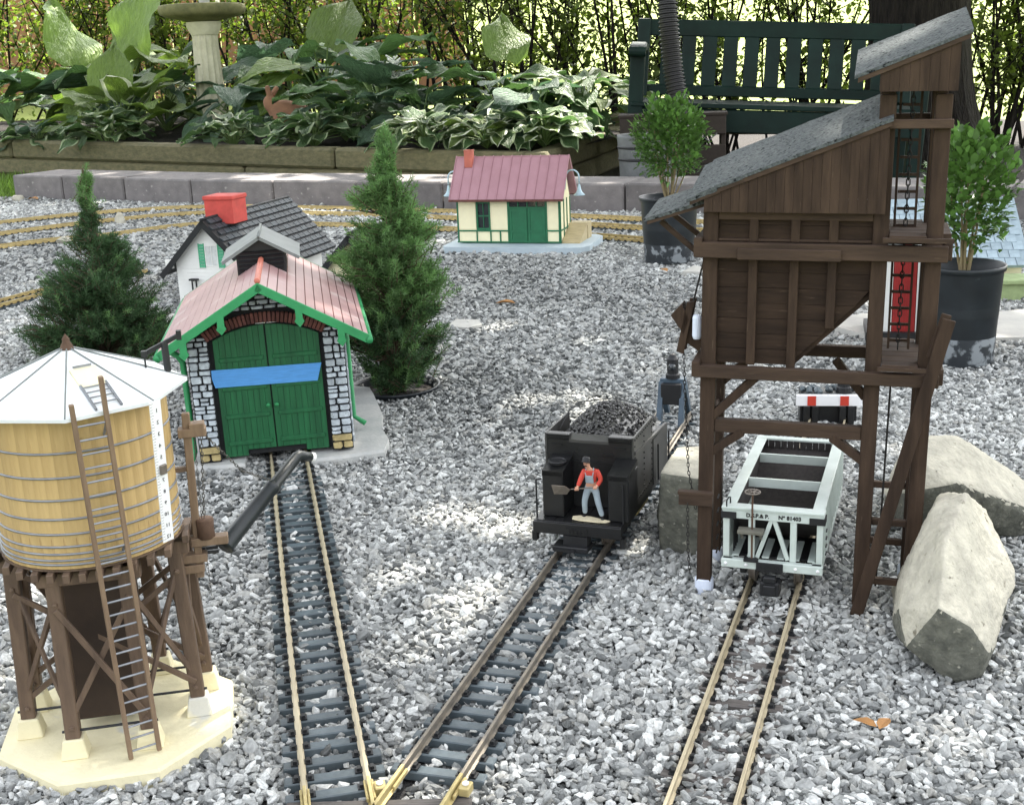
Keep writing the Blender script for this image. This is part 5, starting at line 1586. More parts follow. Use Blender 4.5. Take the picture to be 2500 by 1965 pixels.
# main beams, front and back
for v0, v1 in ((-.0100, -.0005), (TD + .0005, TD + .0100)):
    beam(-.0125, TH + .012, v0, v1, .2334, .2452); beam(-.0125, TH + .012, v0, v1, .3495, .3639)
for z0, z1 in ((.2336, .2490), (.3497, .3680)):
    for u in (-.0145, TH + .0085):
        beam(u, u + .0075, -.0003 if u > 0 else -.0101, TD + .0003, z0 + .0002, z1 - .0002, 'side_beam')
beam(.0266, .1198, -.0145, -.0104, .3490, .3595, 'name_board')
beam(PWd / 2, TW - PWd / 2, .002, .0115, .1757, .1887)
beam(-.003, .003, PWd, VB, .176, .188, 'side_beam')
def brace(p, q, w=.008, h=.010, m_='tower', name='brace'):
    tpart(name, lambda b: b.bar(p, q, w, h, .0006, up=(0, 1, 0)), m_)
brace((.0045, .006, .155), (.0345, .006, .1770)); brace((TW - .0045, .006, .155), (TW - .0345, .006, .1770))
brace((.0045, .006, .191), (.046, .006, .2330)); brace((.005, VB + .008, .205), (.034, VB + .008, .2330))
brace((TW - .005, VB + .008, .195), (TW - .036, VB + .008, .233))
brace((TH + .0165, -.013, .299), (TW - .004, -.017, -.004), .0120, .0035, name='diagonal_board')
brace((TH + .0145, -.009, .303), (TH + .0035, -.0105, .262), .0090, .0035, name='diagonal_board')
for z in (.0285, .0905):
    tpart('cross_rail', lambda b: b.box(TW + .0072, TH - .0072, .004, .010, z, z + .0065, .0005), 'towerh')
    tpart('cross_rail', lambda b: b.box(TW + .0072, TH - .0072, VB + .004, VB + .010, z + .01, z + .0165, .0005), 'towerh')
# bin with sloping hopper bottom
binp = [(0.0073, .2456), (.0745, .2456), (TW - .0073, .3165), (TW - .0073, .3935), (0.0073, .3935)]
for nm, v in (('bin_wall', .0062), ('bin_wall', TD - .010)):
    zz = .2456
    edges = []
    k = 0
    while zz < .393:                                            # horizontal boards
        z1 = min(zz + .0148, .3935)
        def ur(z): return TW - .0073 if z > .3165 else .0745 + (z - .2456) / (.3165 - .2456) * (TW - .0073 - .0745)
        tpart('bin_board', lambda b: b.prism([(.0073, v + (.0003 if k % 2 else 0), zz + .0002), (ur(zz), v + (.0003 if k % 2 else 0), zz + .0002), (ur(z1), v + (.0003 if k % 2 else 0), z1 - .0002), (.0073, v + (.0003 if k % 2 else 0), z1 - .0002)], (0, .0036, 0)), 'towerpanel')
        zz = z1; k += 1
tpart('hopper_bottom', lambda b: b.prism([(.0745, .0098, .2462), (TW - .0074, .0098, .3170), (TW - .0074, TD - .0102, .3170), (.0745, TD - .0102, .2462)], (.003, 0, -.004)), 'towerpanel')
tpart('bin_wall', lambda b: b.box(.0020, .0062, PWd, VB, .2456, .3935), 'towerpanel')
tpart('bin_wall', lambda b: b.box(TW - .0070, TW - .0030, PWd, VB, .3175, .3935), 'towerpanel')
for u, zb in ((.0400, .2455), (.0778, .2400), (.1120, .2835)):
    tpart('stud', lambda b: b.box(u - .0041, u + .0041, .0005, .0060, zb, .3494, .0005)); tpart('stud', lambda b: b.box(u - .0041, u + .0041, .0005, .0060, .3640, .3890, .0005))
beam(PWd / 2, TW - PWd / 2, .0004, .0062, .3840, .3935, 'top_plate')
beam(PWd / 2, TW - PWd / 2, .0012, .0058, .3639, .3665, 'rail')
# siding boards of the bin house, cut by the roof slope
def rz(u, v): return .4077 + (u + .0201) * .3887 + (v + .012) * .155
nb = 20
for v, sgn in ((-.0110, 1), (TD + .0085, 1)):
    for k in range(nb):
        a = -.0055 + (.1615) * k / nb; b_ = -.0055 + (.1615) * (k + 1) / nb
        tpart('siding_board', lambda b: b.prism([(a + .00012, v, .3925), (b_ - .00012, v, .3925), (b_ - .00012, v, rz(b_, v) - .0055), (a + .00012, v, rz(a, v) - .0055)], (0, .0028, 0)))
for k in range(12):
    a = -.008 + (TD + .0165) * k / 12; b_ = -.008 + (TD + .0165) * (k + 1) / 12
    tpart('siding_board', lambda b: b.box(-.0055, -.0027, a + .0001, b_ - .0001, .3925, rz(-.004, a) - .006))
def slab_roof(name, u0, u1, v0, v1, zf, th, root=CTW):
    """gritty sheet over a wooden deck"""
    c = [(u0, v0), (u1, v0), (u1, v1), (u0, v1)]
    mb = MB()
    n = 14; m_ = 6
    vs, fs = [], []
    for j in range(m_ + 1):
        for i in range(n + 1):
            u = u0 + (u1 - u0) * i / n; v = v0 + (v1 - v0) * j / m_
            ed = .0006 * noise.noise(Vector((u * 300, v * 300, 5)))
            vs.append((u, v, zf(u, v) + ed))
    for j in range(m_):
        for i in range(n):
            a = j * (n + 1) + i; fs.append((a, a + 1, a + n + 2, a + n + 1))
    b0 = len(vs)
    rim = [i for i in range(n + 1)] + [(j + 1) * (n + 1) - 1 for j in range(1, m_ + 1)] + [m_ * (n + 1) + i for i in range(n - 1, -1, -1)] + [j * (n + 1) for j in range(m_ - 1, 0, -1)]
    for i in rim: x, y, z = vs[i]; vs.append((x, y, z - .0032))
    L_ = len(rim)
    for i in range(L_): fs.append((rim[(i + 1) % L_], rim[i], b0 + i, b0 + (i + 1) % L_))
    mb.add(vs, fs); r = mb.build(name, M['grit'], root)
    mb = MB(); mb.prism([(u0 + .003, v0 + .0006, zf(u0 + .003, v0) - .0034), (u1 - .001, v0 + .0006, zf(u1, v0) - .0034), (u1 - .001, v1 - .002, zf(u1, v1) - .0034), (u0 + .003, v1 - .002, zf(u0, v1) - .0034)], (0, 0, -th)); mb.build('roof_deck', M['towerh'], r)
    return r
slab_roof('roof', .004, .1585, -.0135, TD + .020, lambda u, v: rz(u, v), .0042)
slab_roof('roof', -.0125, .030, -.0132, TD + .0205, lambda u, v: rz(u, v) - .0008 - max(0, .004 - u) * .03, .0036)
slab_roof('roof', -.0215, .010, -.0128, TD + .021, lambda u, v: rz(u, v) - .0030, .0030)
slab_roof('awning', -.0640, -.0040, .002, TD - .004, lambda u, v: .3837 + (u + .0627) * .318 + v * .10, .0030)
brace((-.052, .03, .378), (-.012, .03, .345), .005, .006, 'towerh', 'awning_brace')
brace((-.052, .075, .383), (-.012, .075, .352), .005, .006, 'towerh', 'awning_brace')
# hoist cabin
def cz(u, v): return .5135 + (u - .1252) * .388 + (v + .012) * .165
for v in (-.0110, TD + .0085):
    for k in range(8):
        a = .1452 + .0648 * k / 8; b_ = .1452 + .0648 * (k + 1) / 8
        tpart('cabin_board', lambda b: b.prism([(a + .0001, v, .4985), (b_ - .0001, v, .4985), (b_ - .0001, v, cz(b_, v) - .0055), (a + .0001, v, cz(a, v) - .0055)], (0, .0028, 0)))
for u in (.1452, .2072):
    tpart('cabin_wall', lambda b: b.prism([(u, -.0081, .4985), (u, TD + .0084, .4985), (u, TD + .0084, cz(u, TD) - .006), (u, -.0081, cz(u, -.008) - .006)], (.0027, 0, 0)))
slab_roof('roof', .1235, .2185, -.0135, TD + .018, lambda u, v: cz(u, v), .0042)
beam(TW - .006, TH + .009, -.0075, -.0005, .4665, .4745, 'cross_beam'); beam(TW - .006, TH + .009, TD + .0005, TD + .0075, .4665, .4745, 'cross_beam')
# platforms
for z in (.3685, .2492):
    for k in range(6):
        v0 = -.011 + k * .0195
        tpart('platform_board', lambda b: b.box(TW + (.0074 if PWd * .0 < v0 < PWd or VB - .01 < v0 else -.002), TH + .0145, v0 + .0003, v0 + .0190, z, z + .0045, .0004), 'towerh') if not (-.012 < v0 < -.01 or v0 > .08) else tpart('platform_board', lambda b: b.box(TW + .0074, TH - .0074, v0 + .0003, v0 + .0190, z, z + .0045, .0004), 'towerh')
tpart('platform_edge', lambda b: b.box(TW + .002, TH + .0160, -.0150, -.0110, .3675, .3715), 'towerh')
tpart('platform_edge', lambda b: b.box(TW + .004, TH + .0150, -.0150, -.0110, .2488, .2525), 'towerh')
# hoist ladder conveyor inside the shaft
for u in (.1665, .1850):
    tpart('hoist_rail', lambda b: b.bar((u, .050, .256), (u - .002, .056, .500), .0022, .0030), 'tower')
for k in range(15):
    z = .262 + k * .0158
    tpart('hoist_rung', lambda b: b.box(.1668, .1842, .0525 + z * .0, .0550, z, z + .0026), 'tower')
chain(CTW, [(.1755, .051, .256), (.1755, .053, .498)], .0018, 'hoist_chain', 'rope', .0062)
tpart('rope', lambda b: b.tube([(.1708, .030, .235), (.1695, .030, .085), (.168, .02, .02)], .0011, 6), 'rope')
# coal chute, counterweight, ropes and chain on the left
tpart('coal_chute', lambda b: (b.prism([(-.0405, .024, .286), (-.030, .024, .2975), (-.0225, .024, .283), (-.0275, .024, .268)], (0, .022, 0)), b.prism([(-.0245, .024, .3000), (-.0175, .024, .3005), (-.0275, .024, .2475), (-.0345, .024, .2500)], (0, .004, 0)), b.prism([(-.0245, .042, .3000), (-.0175, .042, .3005), (-.0275, .042, .2475), (-.0345, .042, .2500)], (0, .004, 0)), b.prism([(-.026, .028, .289), (-.006, .028, .262), (-.013, .028, .250), (-.030, .028, .262)], (0, .014, 0))), 'tower')
tpart('counterweight', lambda b: b.lathe([(.0001, .0125), (.0036, .0118), (.0046, .009), (.0046, -.009), (.0036, -.0118), (.0001, -.0125)], 14, (-.0135, .018, .2770)), 'pvc')
tpart('rope', lambda b: b.tube([(-.0085, .034, .3480), (-.0195, .034, .2990)], .0010, 6), 'rope')
chain(CTW, [(-.0285, .034, .249), (-.0265, .033, .205), (-.0215, .032, .123), (-.0130, .030, .083)], .0013, 'chain', 'rope', .0042)
tpart('pulley_bracket', lambda b: (b.box(-.0255, .0078, -.0075, -.0005, .1005, .1120, .0006), b.box(-.0265, .0085, -.0085, -.0004, .1115, .1150, .0005), b.tube([(-.0155, -.0085, .1055), (-.0155, .0, .1055)], .0036, 10)), 'towerh')
chain(CTW, [(-.0160, -.009, .103), (-.0150, -.009, .055), (-.0125, -.009, .028)], .0013, 'chain', 'rope', .0042)
tpart('mooring_block', lambda b: b.obox((-.004, .10, .186), (.014, .03, .010), None, .001), 'towerh')
tpart('ladder_rung', lambda b: [b.tube([(.0072, .046, z), (.0072, .060, z)], .0009, 5) for z in (.03, .045, .06, .075, .09)], 'black')
tpart('pipe_foot', lambda b: b.lathe([(.0001, .0165), (.0088, .0165), (.0096, .0155), (.0096, -.004)], 20, (TH, VB + .0075, 0)), 'pvc')

# ================================================================== ROCKS
import bmesh
def hull_rock(name, label, pts, mats, amp, seed, cuts=5, dark=None):
    bm = bmesh.new()
    for p in pts: bm.verts.new(p)
    r = bmesh.ops.convex_hull(bm, input=bm.verts)
    bmesh.ops.delete(bm, geom=[g for g in r['geom_interior'] if isinstance(g, bmesh.types.BMVert)], context='VERTS')
    bmesh.ops.triangulate(bm, faces=bm.faces)
    for _ in range(cuts):
        long_ = [e for e in bm.edges if e.calc_length() > .0065]
        if not long_: break
        bmesh.ops.subdivide_edges(bm, edges=long_, cuts=1, use_grid_fill=False)
        bmesh.ops.triangulate(bm, faces=[f for f in bm.faces if len(f.verts) > 3])
    for _ in range(1): bmesh.ops.smooth_vert(bm, verts=bm.verts, factor=.3, use_axis_x=True, use_axis_y=True, use_axis_z=True)
    bm.normal_update()
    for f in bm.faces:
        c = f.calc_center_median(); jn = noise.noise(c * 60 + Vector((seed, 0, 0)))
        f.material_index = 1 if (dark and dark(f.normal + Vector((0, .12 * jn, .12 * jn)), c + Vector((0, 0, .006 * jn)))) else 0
        f.smooth = True
    for v in bm.verts:
        q = v.co * 18 + Vector((seed, 0, 0)); q2 = v.co * 60 + Vector((0, seed, 0)); q3 = v.co * 170
        v.co += v.normal * amp * (noise.noise(q) + .55 * noise.ridged_multi_fractal(q2, 1, 2, 3, 1, 2) * .5 + .28 * noise.noise(q3))
    me_ = bpy.data.meshes.new(name); bm.to_mesh(me_); bm.free()
    for mm in mats: me_.materials.append(M[mm])
    return tag(link(name, me_), label, 'rock')
A = Vector
front = [A((.412, 1.055, .123)), A((.386, 1.06, .109)), A((.372, .992, .102)), A((.346, 1.02, .051)), A((.337, 1.0, .037)), A((.340, .982, .009)), A((.378, .962, -.016)), A((.399, .965, -.016)), A((.419, .985, .004)), A((.456, 1.04, .037)), A((.461, 1.06, .047)), A((.445, 1.085, .094)), A((.353, .948, .061)), A((.380, .945, .044)), A((.401, .955, .014)), A((.38, 1.15, -.02)), A((.46, 1.16, -.02)), A((.42, 1.14, .09)), A((.36, 1.09, -.02))]
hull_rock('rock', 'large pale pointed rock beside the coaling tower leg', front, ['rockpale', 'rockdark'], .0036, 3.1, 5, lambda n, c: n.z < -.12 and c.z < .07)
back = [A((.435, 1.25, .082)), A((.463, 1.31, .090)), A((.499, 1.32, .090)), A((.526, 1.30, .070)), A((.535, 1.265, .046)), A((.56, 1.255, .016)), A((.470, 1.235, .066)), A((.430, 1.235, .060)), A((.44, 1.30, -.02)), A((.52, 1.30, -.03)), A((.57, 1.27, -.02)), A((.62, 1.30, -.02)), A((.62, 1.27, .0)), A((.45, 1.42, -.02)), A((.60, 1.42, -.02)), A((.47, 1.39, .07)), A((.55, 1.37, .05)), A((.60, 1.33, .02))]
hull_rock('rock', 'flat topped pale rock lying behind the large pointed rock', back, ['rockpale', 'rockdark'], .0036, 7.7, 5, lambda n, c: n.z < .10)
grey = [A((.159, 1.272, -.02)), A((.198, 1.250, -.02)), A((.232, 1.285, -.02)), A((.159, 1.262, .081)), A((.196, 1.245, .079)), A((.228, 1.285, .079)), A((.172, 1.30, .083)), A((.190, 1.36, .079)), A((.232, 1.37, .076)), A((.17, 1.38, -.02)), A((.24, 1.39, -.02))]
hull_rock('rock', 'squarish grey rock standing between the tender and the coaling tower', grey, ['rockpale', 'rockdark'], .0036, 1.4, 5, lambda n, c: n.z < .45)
def chip(name, label, cat, loc, size, m_, seed):
    random.seed(seed)
    return hull_small(name, label, cat, loc, size, m_)
def hull_small(name, label, cat, loc, size, m_):
    bm = bmesh.new()
    for _ in range(16):
        v = Vector((random.gauss(0, 1), random.gauss(0, 1), random.gauss(0, 1))).normalized()
        bm.verts.new((v.x * size[0], v.y * size[1], v.z * size[2]))
    r = bmesh.ops.convex_hull(bm, input=bm.verts)
    bmesh.ops.delete(bm, geom=[g for g in r['geom_interior'] if isinstance(g, bmesh.types.BMVert)], context='VERTS')
    me_ = bpy.data.meshes.new(name); bm.to_mesh(me_); bm.free(); me_.materials.append(M[m_])
    return tag(link(name, me_, None, loc), label, cat)
chip('pale_stone', 'small upright pale stone between the back tracks at left', 'stone', (-1.385, 4.46, .005), (.022, .016, .03), 'rockpale', 4)
chip('pale_stone', 'small pale stone lying against the left end of the inner back track', 'stone', (-1.44, 4.02, -.004), (.03, .018, .014), 'rockpale', 5)
chip('pale_stone', 'yellowish stone at the foot of the left end block', 'stone', (-2.13, 5.46, -.002), (.03, .02, .02), 'rockpale', 9)
# flat stepping stones
def flag(label, pts, z=-.004):
    mb = MB(); mb.prism([(x, y, z) for x, y in pts], (0, 0, -.012)); return tag(mb.build('flagstone', M['flag']), label, 'flagstone')
flag('small pale flat stone in the gravel right of the tall spruce', [(-.128, 2.47), (-.085, 2.445), (-.055, 2.47), (-.062, 2.52), (-.11, 2.535)], -.006)
flag('pale flagstone in front of the left potted shrub', [(.43, 2.98), (.50, 2.95), (.53, 3.0), (.47, 3.06)])
flag('pale triangular flagstone in front of the red shed', [(.60, 2.37), (.72, 2.10), (.83, 2.13), (.86, 2.35), (.74, 2.42)], -.003)
flag('pale flagstone at the right edge beside the right pot', [(.865, 2.16), (1.02, 2.14), (1.10, 2.40), (.88, 2.36)], -.002)
flag('pale flagstone behind the white cottage gable', [(-.86, 2.66), (-.78, 2.62), (-.74, 2.70), (-.80, 2.78)], -.004)
def dry_leaf(label, x, y, s, rz_, col='fallen'):
    mb = MB()
    sh = [(0, -1), (.45, -.55), (.5, .05), (.28, .6), (0, 1.05), (-.28, .6), (-.5, .05), (-.45, -.55)]
    c, s_ = math.cos(rz_), math.sin(rz_)
    vs = [((a * c - b * s_) * s, (a * s_ + b * c) * s, .004 + .12 * s * math.cos(b * 2.2) + .25 * s * abs(a)) for a, b in sh] + [(0, 0, .004)]
    fs = [(i, (i + 1) % 8, 8) for i in range(8)]
    mb.add(vs, fs); o = mb.build('fallen_leaf', M[col]); o.location = (x, y, -.004); return tag(o, label, 'leaf')
dry_leaf('dry orange leaf on gravel right of the wagon track', .272, .874, .010, .9)
dry_leaf('second dry orange leaf, just right of its twin on the gravel', .287, .872, .010, -.7)
dry_leaf('dry leaf on gravel in front of the left black pot', .385, 2.99, .018, .4)
dry_leaf('brown leaf on the gravel in front of the station', -.005, 2.66, .022, 1.4)
dry_leaf('brown leaf lying by the end of the block edging', -2.05, 5.42, .03, 1.1)
mb = MB(); mb.tube([(.435, .945, -.006), (.45, .925, -.003), (.475, .905, -.005)], [.0022, .0026, .0012], 6)
tag(mb.build('twig', M['twig']), 'small brown twig at the foot of the pointed rock', 'twig')

# ================================================================== CONIFERS
def rot_from(d):
    d = d / np.linalg.norm(d, axis=-1, keepdims=True)
    a = np.cross(d, np.array([.13, .21, .97])); a /= np.linalg.norm(a, axis=-1, keepdims=True)
    return a, np.cross(a, d)
def conifer(label, base, H, prof, n, lean=(0, 0), nl=.0105, bright_top=None, name='spruce_tree', spl=(.022, .046)):
    t_ = thing(name, label, 'tree', base, group='dwarf spruces on the railway')
    tt = np.array([p[0] for p in prof]); rr = np.array([p[1] for p in prof])
    mb = MB(); mb.tube([(0, 0, -.02), (lean[0] * .5, lean[1] * .5, H * .5), (lean[0], lean[1], H * .97)], [.010, .006, .0012], 8); mb.build('trunk', M['twig'], t_)
    # sprigs
    grid = np.linspace(0, 1, 400); w = np.interp(grid, tt, rr) + .006; cdf = np.cumsum(w); cdf /= cdf[-1]
    nb = max(60, n // 17)                                        # limbs, each carrying a tuft of sprigs
    bt = np.interp(RNG.random(nb), cdf, grid); ba = RNG.uniform(0, 2 * np.pi, nb)
    br_ = np.interp(bt, tt, rr) * (RNG.uniform(.72, 1.0, nb) + np.where(RNG.random(nb) < .22, RNG.uniform(.05, .22, nb), 0))
    ib = RNG.integers(0, nb, n); fr = RNG.uniform(.25, 1.0, n) ** .7
    ts = np.clip(bt[ib] + (fr - .7) * .05 + RNG.normal(0, .012, n), 0, 1)
    ang = ba[ib] + RNG.normal(0, .16, n) * (1.2 - .5 * fr)
    rad = np.interp(ts, tt, rr)
    out = np.stack([np.cos(ang), np.sin(ang), np.zeros(n)], 1)
    tip = out * (br_[ib] * fr)[:, None] + np.stack([lean[0] * ts, lean[1] * ts, ts * H], 1) + RNG.normal(0, .004, (n, 3))
    tip[:, 2] = np.maximum(tip[:, 2], .004)
    up = RNG.uniform(.35, 1.15, n)
    d = out + np.array([0, 0, 1.0]) * up[:, None] + RNG.normal(0, .28, (n, 3))
    d[ts > .9] += np.array([0, 0, 1.6]); d /= np.linalg.norm(d, axis=1, keepdims=True)
    ln = RNG.uniform(spl[0], spl[1], n) * np.where(ts > .93, .7, 1)
    st = tip - d * ln[:, None]
    m_ = 30
    k = np.arange(m_)
    al = (k + .5) / m_
    a, b = rot_from(d)
    ph = k * 2.4 + RNG.uniform(0, 6.28, (n, 1))
    fw = .55 + .8 * al ** 2
    nd = d[:, None, :] * fw[None, :, None] + a[:, None, :] * np.cos(ph)[..., None] + b[:, None, :] * np.sin(ph)[..., None]
    nd += RNG.normal(0, .12, nd.shape)
    nd /= np.linalg.norm(nd, axis=2, keepdims=True)
    p0 = st[:, None, :] + d[:, None, :] * (ln[:, None] * al[None, :])[..., None]
    L_ = nl * RNG.uniform(.7, 1.15, (n, m_)) * (1 - .35 * al)[None, :]
    p1 = p0 + nd * L_[..., None]
    wv = np.cross(nd, RNG.normal(0, 1, nd.shape)); wv /= np.linalg.norm(wv, axis=2, keepdims=True); wv *= .00075 * (nl / .0105)
    V = np.stack([p0 - wv, p0 + wv, p1 + wv * .35, p1 - wv * .35], 2).reshape(-1, 3)
    F = np.arange(len(V)).reshape(-1, 4)
    tone = np.repeat(np.clip(RNG.random(n) * .8 + .2 * ts, 0, 1), m_)
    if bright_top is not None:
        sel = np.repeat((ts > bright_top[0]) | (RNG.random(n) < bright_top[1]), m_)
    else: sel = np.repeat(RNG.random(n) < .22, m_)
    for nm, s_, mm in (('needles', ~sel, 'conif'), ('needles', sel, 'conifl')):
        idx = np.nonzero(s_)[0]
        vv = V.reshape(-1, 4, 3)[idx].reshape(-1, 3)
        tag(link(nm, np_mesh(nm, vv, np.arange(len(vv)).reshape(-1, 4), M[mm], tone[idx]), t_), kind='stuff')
    # twigs
    mb = MB()
    for i in range(0, n, 2):
        mb.tube([st[i] * (1 if True else 1), st[i] + d[i] * ln[i]], [.0011, .0005], 3, cap=False)
    for i in range(0, n, 7):
        mb.tube([(lean[0] * ts[i], lean[1] * ts[i], max(.01, ts[i] * H - rad[i] * .5)), tuple(st[i])], [.0022, .0011], 4, cap=False)
    tag(mb.build('twigs', M['twig'], t_), kind='stuff')
    return t_
conifer('tall pointed green spruce growing from a sunken pot beside the engine house', (-.195, 2.004, -.012), .430,
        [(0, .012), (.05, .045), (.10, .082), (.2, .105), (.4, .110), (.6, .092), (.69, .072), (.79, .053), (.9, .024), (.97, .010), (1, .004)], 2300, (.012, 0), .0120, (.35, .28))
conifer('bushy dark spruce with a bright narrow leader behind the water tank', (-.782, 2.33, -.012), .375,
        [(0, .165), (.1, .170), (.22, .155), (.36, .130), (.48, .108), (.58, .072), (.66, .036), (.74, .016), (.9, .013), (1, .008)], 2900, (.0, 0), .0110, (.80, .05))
t = thing('sunken_pot', 'black plastic pot rim sunk in the gravel round the tall spruce', 'pot', (-.195, 2.004, -.010))
mb = MB(); mb.lathe([(.068, -.02), (.0705, .003), (.0715, .0075), (.0755, .0080), (.0760, .0055), (.0735, .0040), (.0725, -.02)], 48); mb.build('rim', M['pot'], t, True)
mb = MB(); mb.lathe([(.0001, -.004), (.066, -.006), (.069, -.012)], 40); mb.build('soil', M['soil'], t)

# ================================================================== POTTED BOXWOODS
def leaf_cloud(n, pos, dirs, size, fold=.18, hexa=True):
    """pointed oval leaves (6-gon) at pos pointing along dirs"""
    a, b = rot_from(dirs)
    d = dirs / np.linalg.norm(dirs, axis=1, keepdims=True)
    L_ = size[:, None]
    W_ = L_ * .30
    V = np.stack([pos, pos + d * L_ * .28 + a * W_ + b * L_ * fold * .6, pos + d * L_ * .68 + a * W_ * .92 + b * L_ * fold * .5, pos + d * L_ + b * L_ * -.06, pos + d * L_ * .68 - a * W_ * .92 + b * L_ * fold * .5, pos + d * L_ * .28 - a * W_ + b * L_ * fold * .6], 1)
    return V.reshape(-1, 3), np.arange(n * 6).reshape(n, 6)
def boxwood(label, base, r_pot, h_pot, cz_, rx, rz_, n, size, stems, ez=1.0):
    t_ = thing('potted_boxwood', label, 'potted shrub', base, group='boxwoods in black nursery pots')
    mb = MB()
    mb.lathe([(r_pot * .82, 0), (r_pot * .83, .004), (r_pot * .955, h_pot * .93), (r_pot * .96, h_pot - .010), (r_pot * 1.01, h_pot - .009), (r_pot * 1.02, h_pot - .001), (r_pot * 1.0, h_pot), (r_pot * .955, h_pot - .002), (r_pot * .93, h_pot - .03), (r_pot * .9, h_pot * .5)], 56)
    p_ = mb.build('pot', M['pot'], t_, True)
    mb = MB(); mb.lathe([(r_pot * .832, .001), (r_pot * .832 + .004 * r_pot, .010), (r_pot * .873, h_pot * .28), (r_pot * .869, h_pot * .285)], 56); mb.build('dusty_foot', M['dustpot'], p_, True)
    mb = MB(); mb.lathe([(.0001, h_pot - .018), (r_pot * .5, h_pot - .019), (r_pot * .93, h_pot - .022)], 40); mb.build('soil', M['soil'], t_)
    c = np.array([0, 0, cz_])
    P_, D_ = [], []
    mbs = MB()
    for s in range(stems):
        a = s * 2.4 + .3; e = RNG.uniform(.25, 1)
        q = np.array([math.cos(a) * rx * e * .85, math.sin(a) * rx * e * .85, cz_ + rz_ * RNG.uniform(.1, .85) * math.sqrt(max(.05, 1 - (e * .85) ** 2))])
        b0 = np.array([math.cos(a) * .006, math.sin(a) * .006, h_pot - .02])
        mid = b0 * .45 + q * .55 + np.array([0, 0, -.012]) + RNG.normal(0, .006, 3)
        pts = [b0 * (1 - t) ** 2 + 2 * mid * t * (1 - t) + q * t * t for t in np.linspace(0, 1, 8)]
        mbs.tube(pts, list(np.linspace(.0026, .0008, 8)), 6, cap=False)
    tag(mbs.build('stem', M['paletwig'], t_), kind='stuff')
    u = RNG.normal(0, 1, (n, 3)); u /= np.linalg.norm(u, axis=1, keepdims=True)
    rr = np.where(RNG.random(n) < .72, RNG.uniform(.78, 1.05, n), RNG.uniform(.3, .8, n))
    lump = 1 + .10 * np.sin(u[:, 0] * 7 + u[:, 2] * 5) + .08 * np.sin(u[:, 1] * 9 + 2)
    pos = c + u * (rr * lump)[:, None] * np.array([rx, rx, rz_])
    kp = (RNG.random(n) < np.clip((pos[:, 2] - (cz_ - rz_ * 1.02)) / (rz_ * .5), .12, 1))
    pos, u = pos[kp], u[kp]
    d = u * .8 + np.array([0, 0, .75]) + RNG.normal(0, .5, pos.shape)
    V, F = leaf_cloud(len(pos), pos, d, size * RNG.uniform(.65, 1.2, len(pos)))
    tag(link('leaves', np_mesh('leaves', V, F, M['boxleaf'], RNG.random(len(pos))), t_), kind='stuff')
    return t_
boxwood('round boxwood in a black pot standing before the block edging', (.428, 3.20, -.012), .077, .168, .305, .090, .104, 3000, .0150, 12)
boxwood('upright boxwood in a large dusty black pot right of the coaling tower', (.771, 2.045, -.012), .066, .168, .284, .068, .106, 1700, .0165, 9)
# ================================================================== BACKGROUND: bench, tree, hose, tub
BN = thing('garden_bench', 'dark green slatted garden bench behind the edging', 'bench', (1.04, 5.18, .285), (0, R(3.6), R(-9)))
# local: u along the bench, v back, z from the seat top
BL_ = .48
for u in (-BL_, .655):
    mb = MB(); mb.box(u - .03, u + .03, -.05, .01, -.46, .20, .004); mb.build('front_leg', M['benchgreen'], BN)
    mb = MB(); mb.bar((u, .37, -.46), (u, .39, 0), .055, .06, .004, up=(0, 1, 0)); mb.bar((u, .39, 0), (u, .478, .332), .055, .055, .004, up=(0, 1, 0)); mb.build('back_leg', M['benchgreen'], BN)
    mb = MB()
    mb.bar((u, -.085, .205), (u, .05, .222), .068, .030, .006); mb.bar((u, .05, .222), (u, .25, .200), .062, .028, .006); mb.bar((u, .25, .200), (u, .43, .218), .060, .028, .006)
    mb.tube([(u - .034, -.082, .198), (u + .034, -.082, .198)], .021, 12); mb.build('arm', M['benchgreen'], BN)
U0_, U1_ = -BL_ - .02, .675
mb = MB(); mb.box(U0_, U1_, -.045, -.020, -.115, -.022, .004); mb.build('apron', M['benchgreen'], BN)
for k in range(5):
    mb = MB(); mb.box(U0_, U1_, -.055 + k * .088, .022 + k * .088, -.020, .0, .004); mb.build('seat_slat', M['benchgreen'], BN)
def bk(z): return .40 + z * .26
mb = MB(); mb.bar((U0_ + .03, bk(.29), .300), (U1_ - .03, bk(.29), .300), .032, .072, .005); mb.build('top_rail', M['benchgreen'], BN)
mb = MB(); mb.bar((U0_ + .03, bk(.03), .035), (U1_ - .03, bk(.03), .035), .030, .045, .004); mb.build('bottom_rail', M['benchgreen'], BN)
ns = 11
for k in range(ns):
    u = U0_ + .13 + (U1_ - U0_ - .26) * k / (ns - 1)
    mb = MB(); mb.bar((u, bk(.05), .055), (u, bk(.27), .268), .062, .014, .002, up=(0, 1, 0)); mb.build('back_slat', M['benchgreen'], BN)

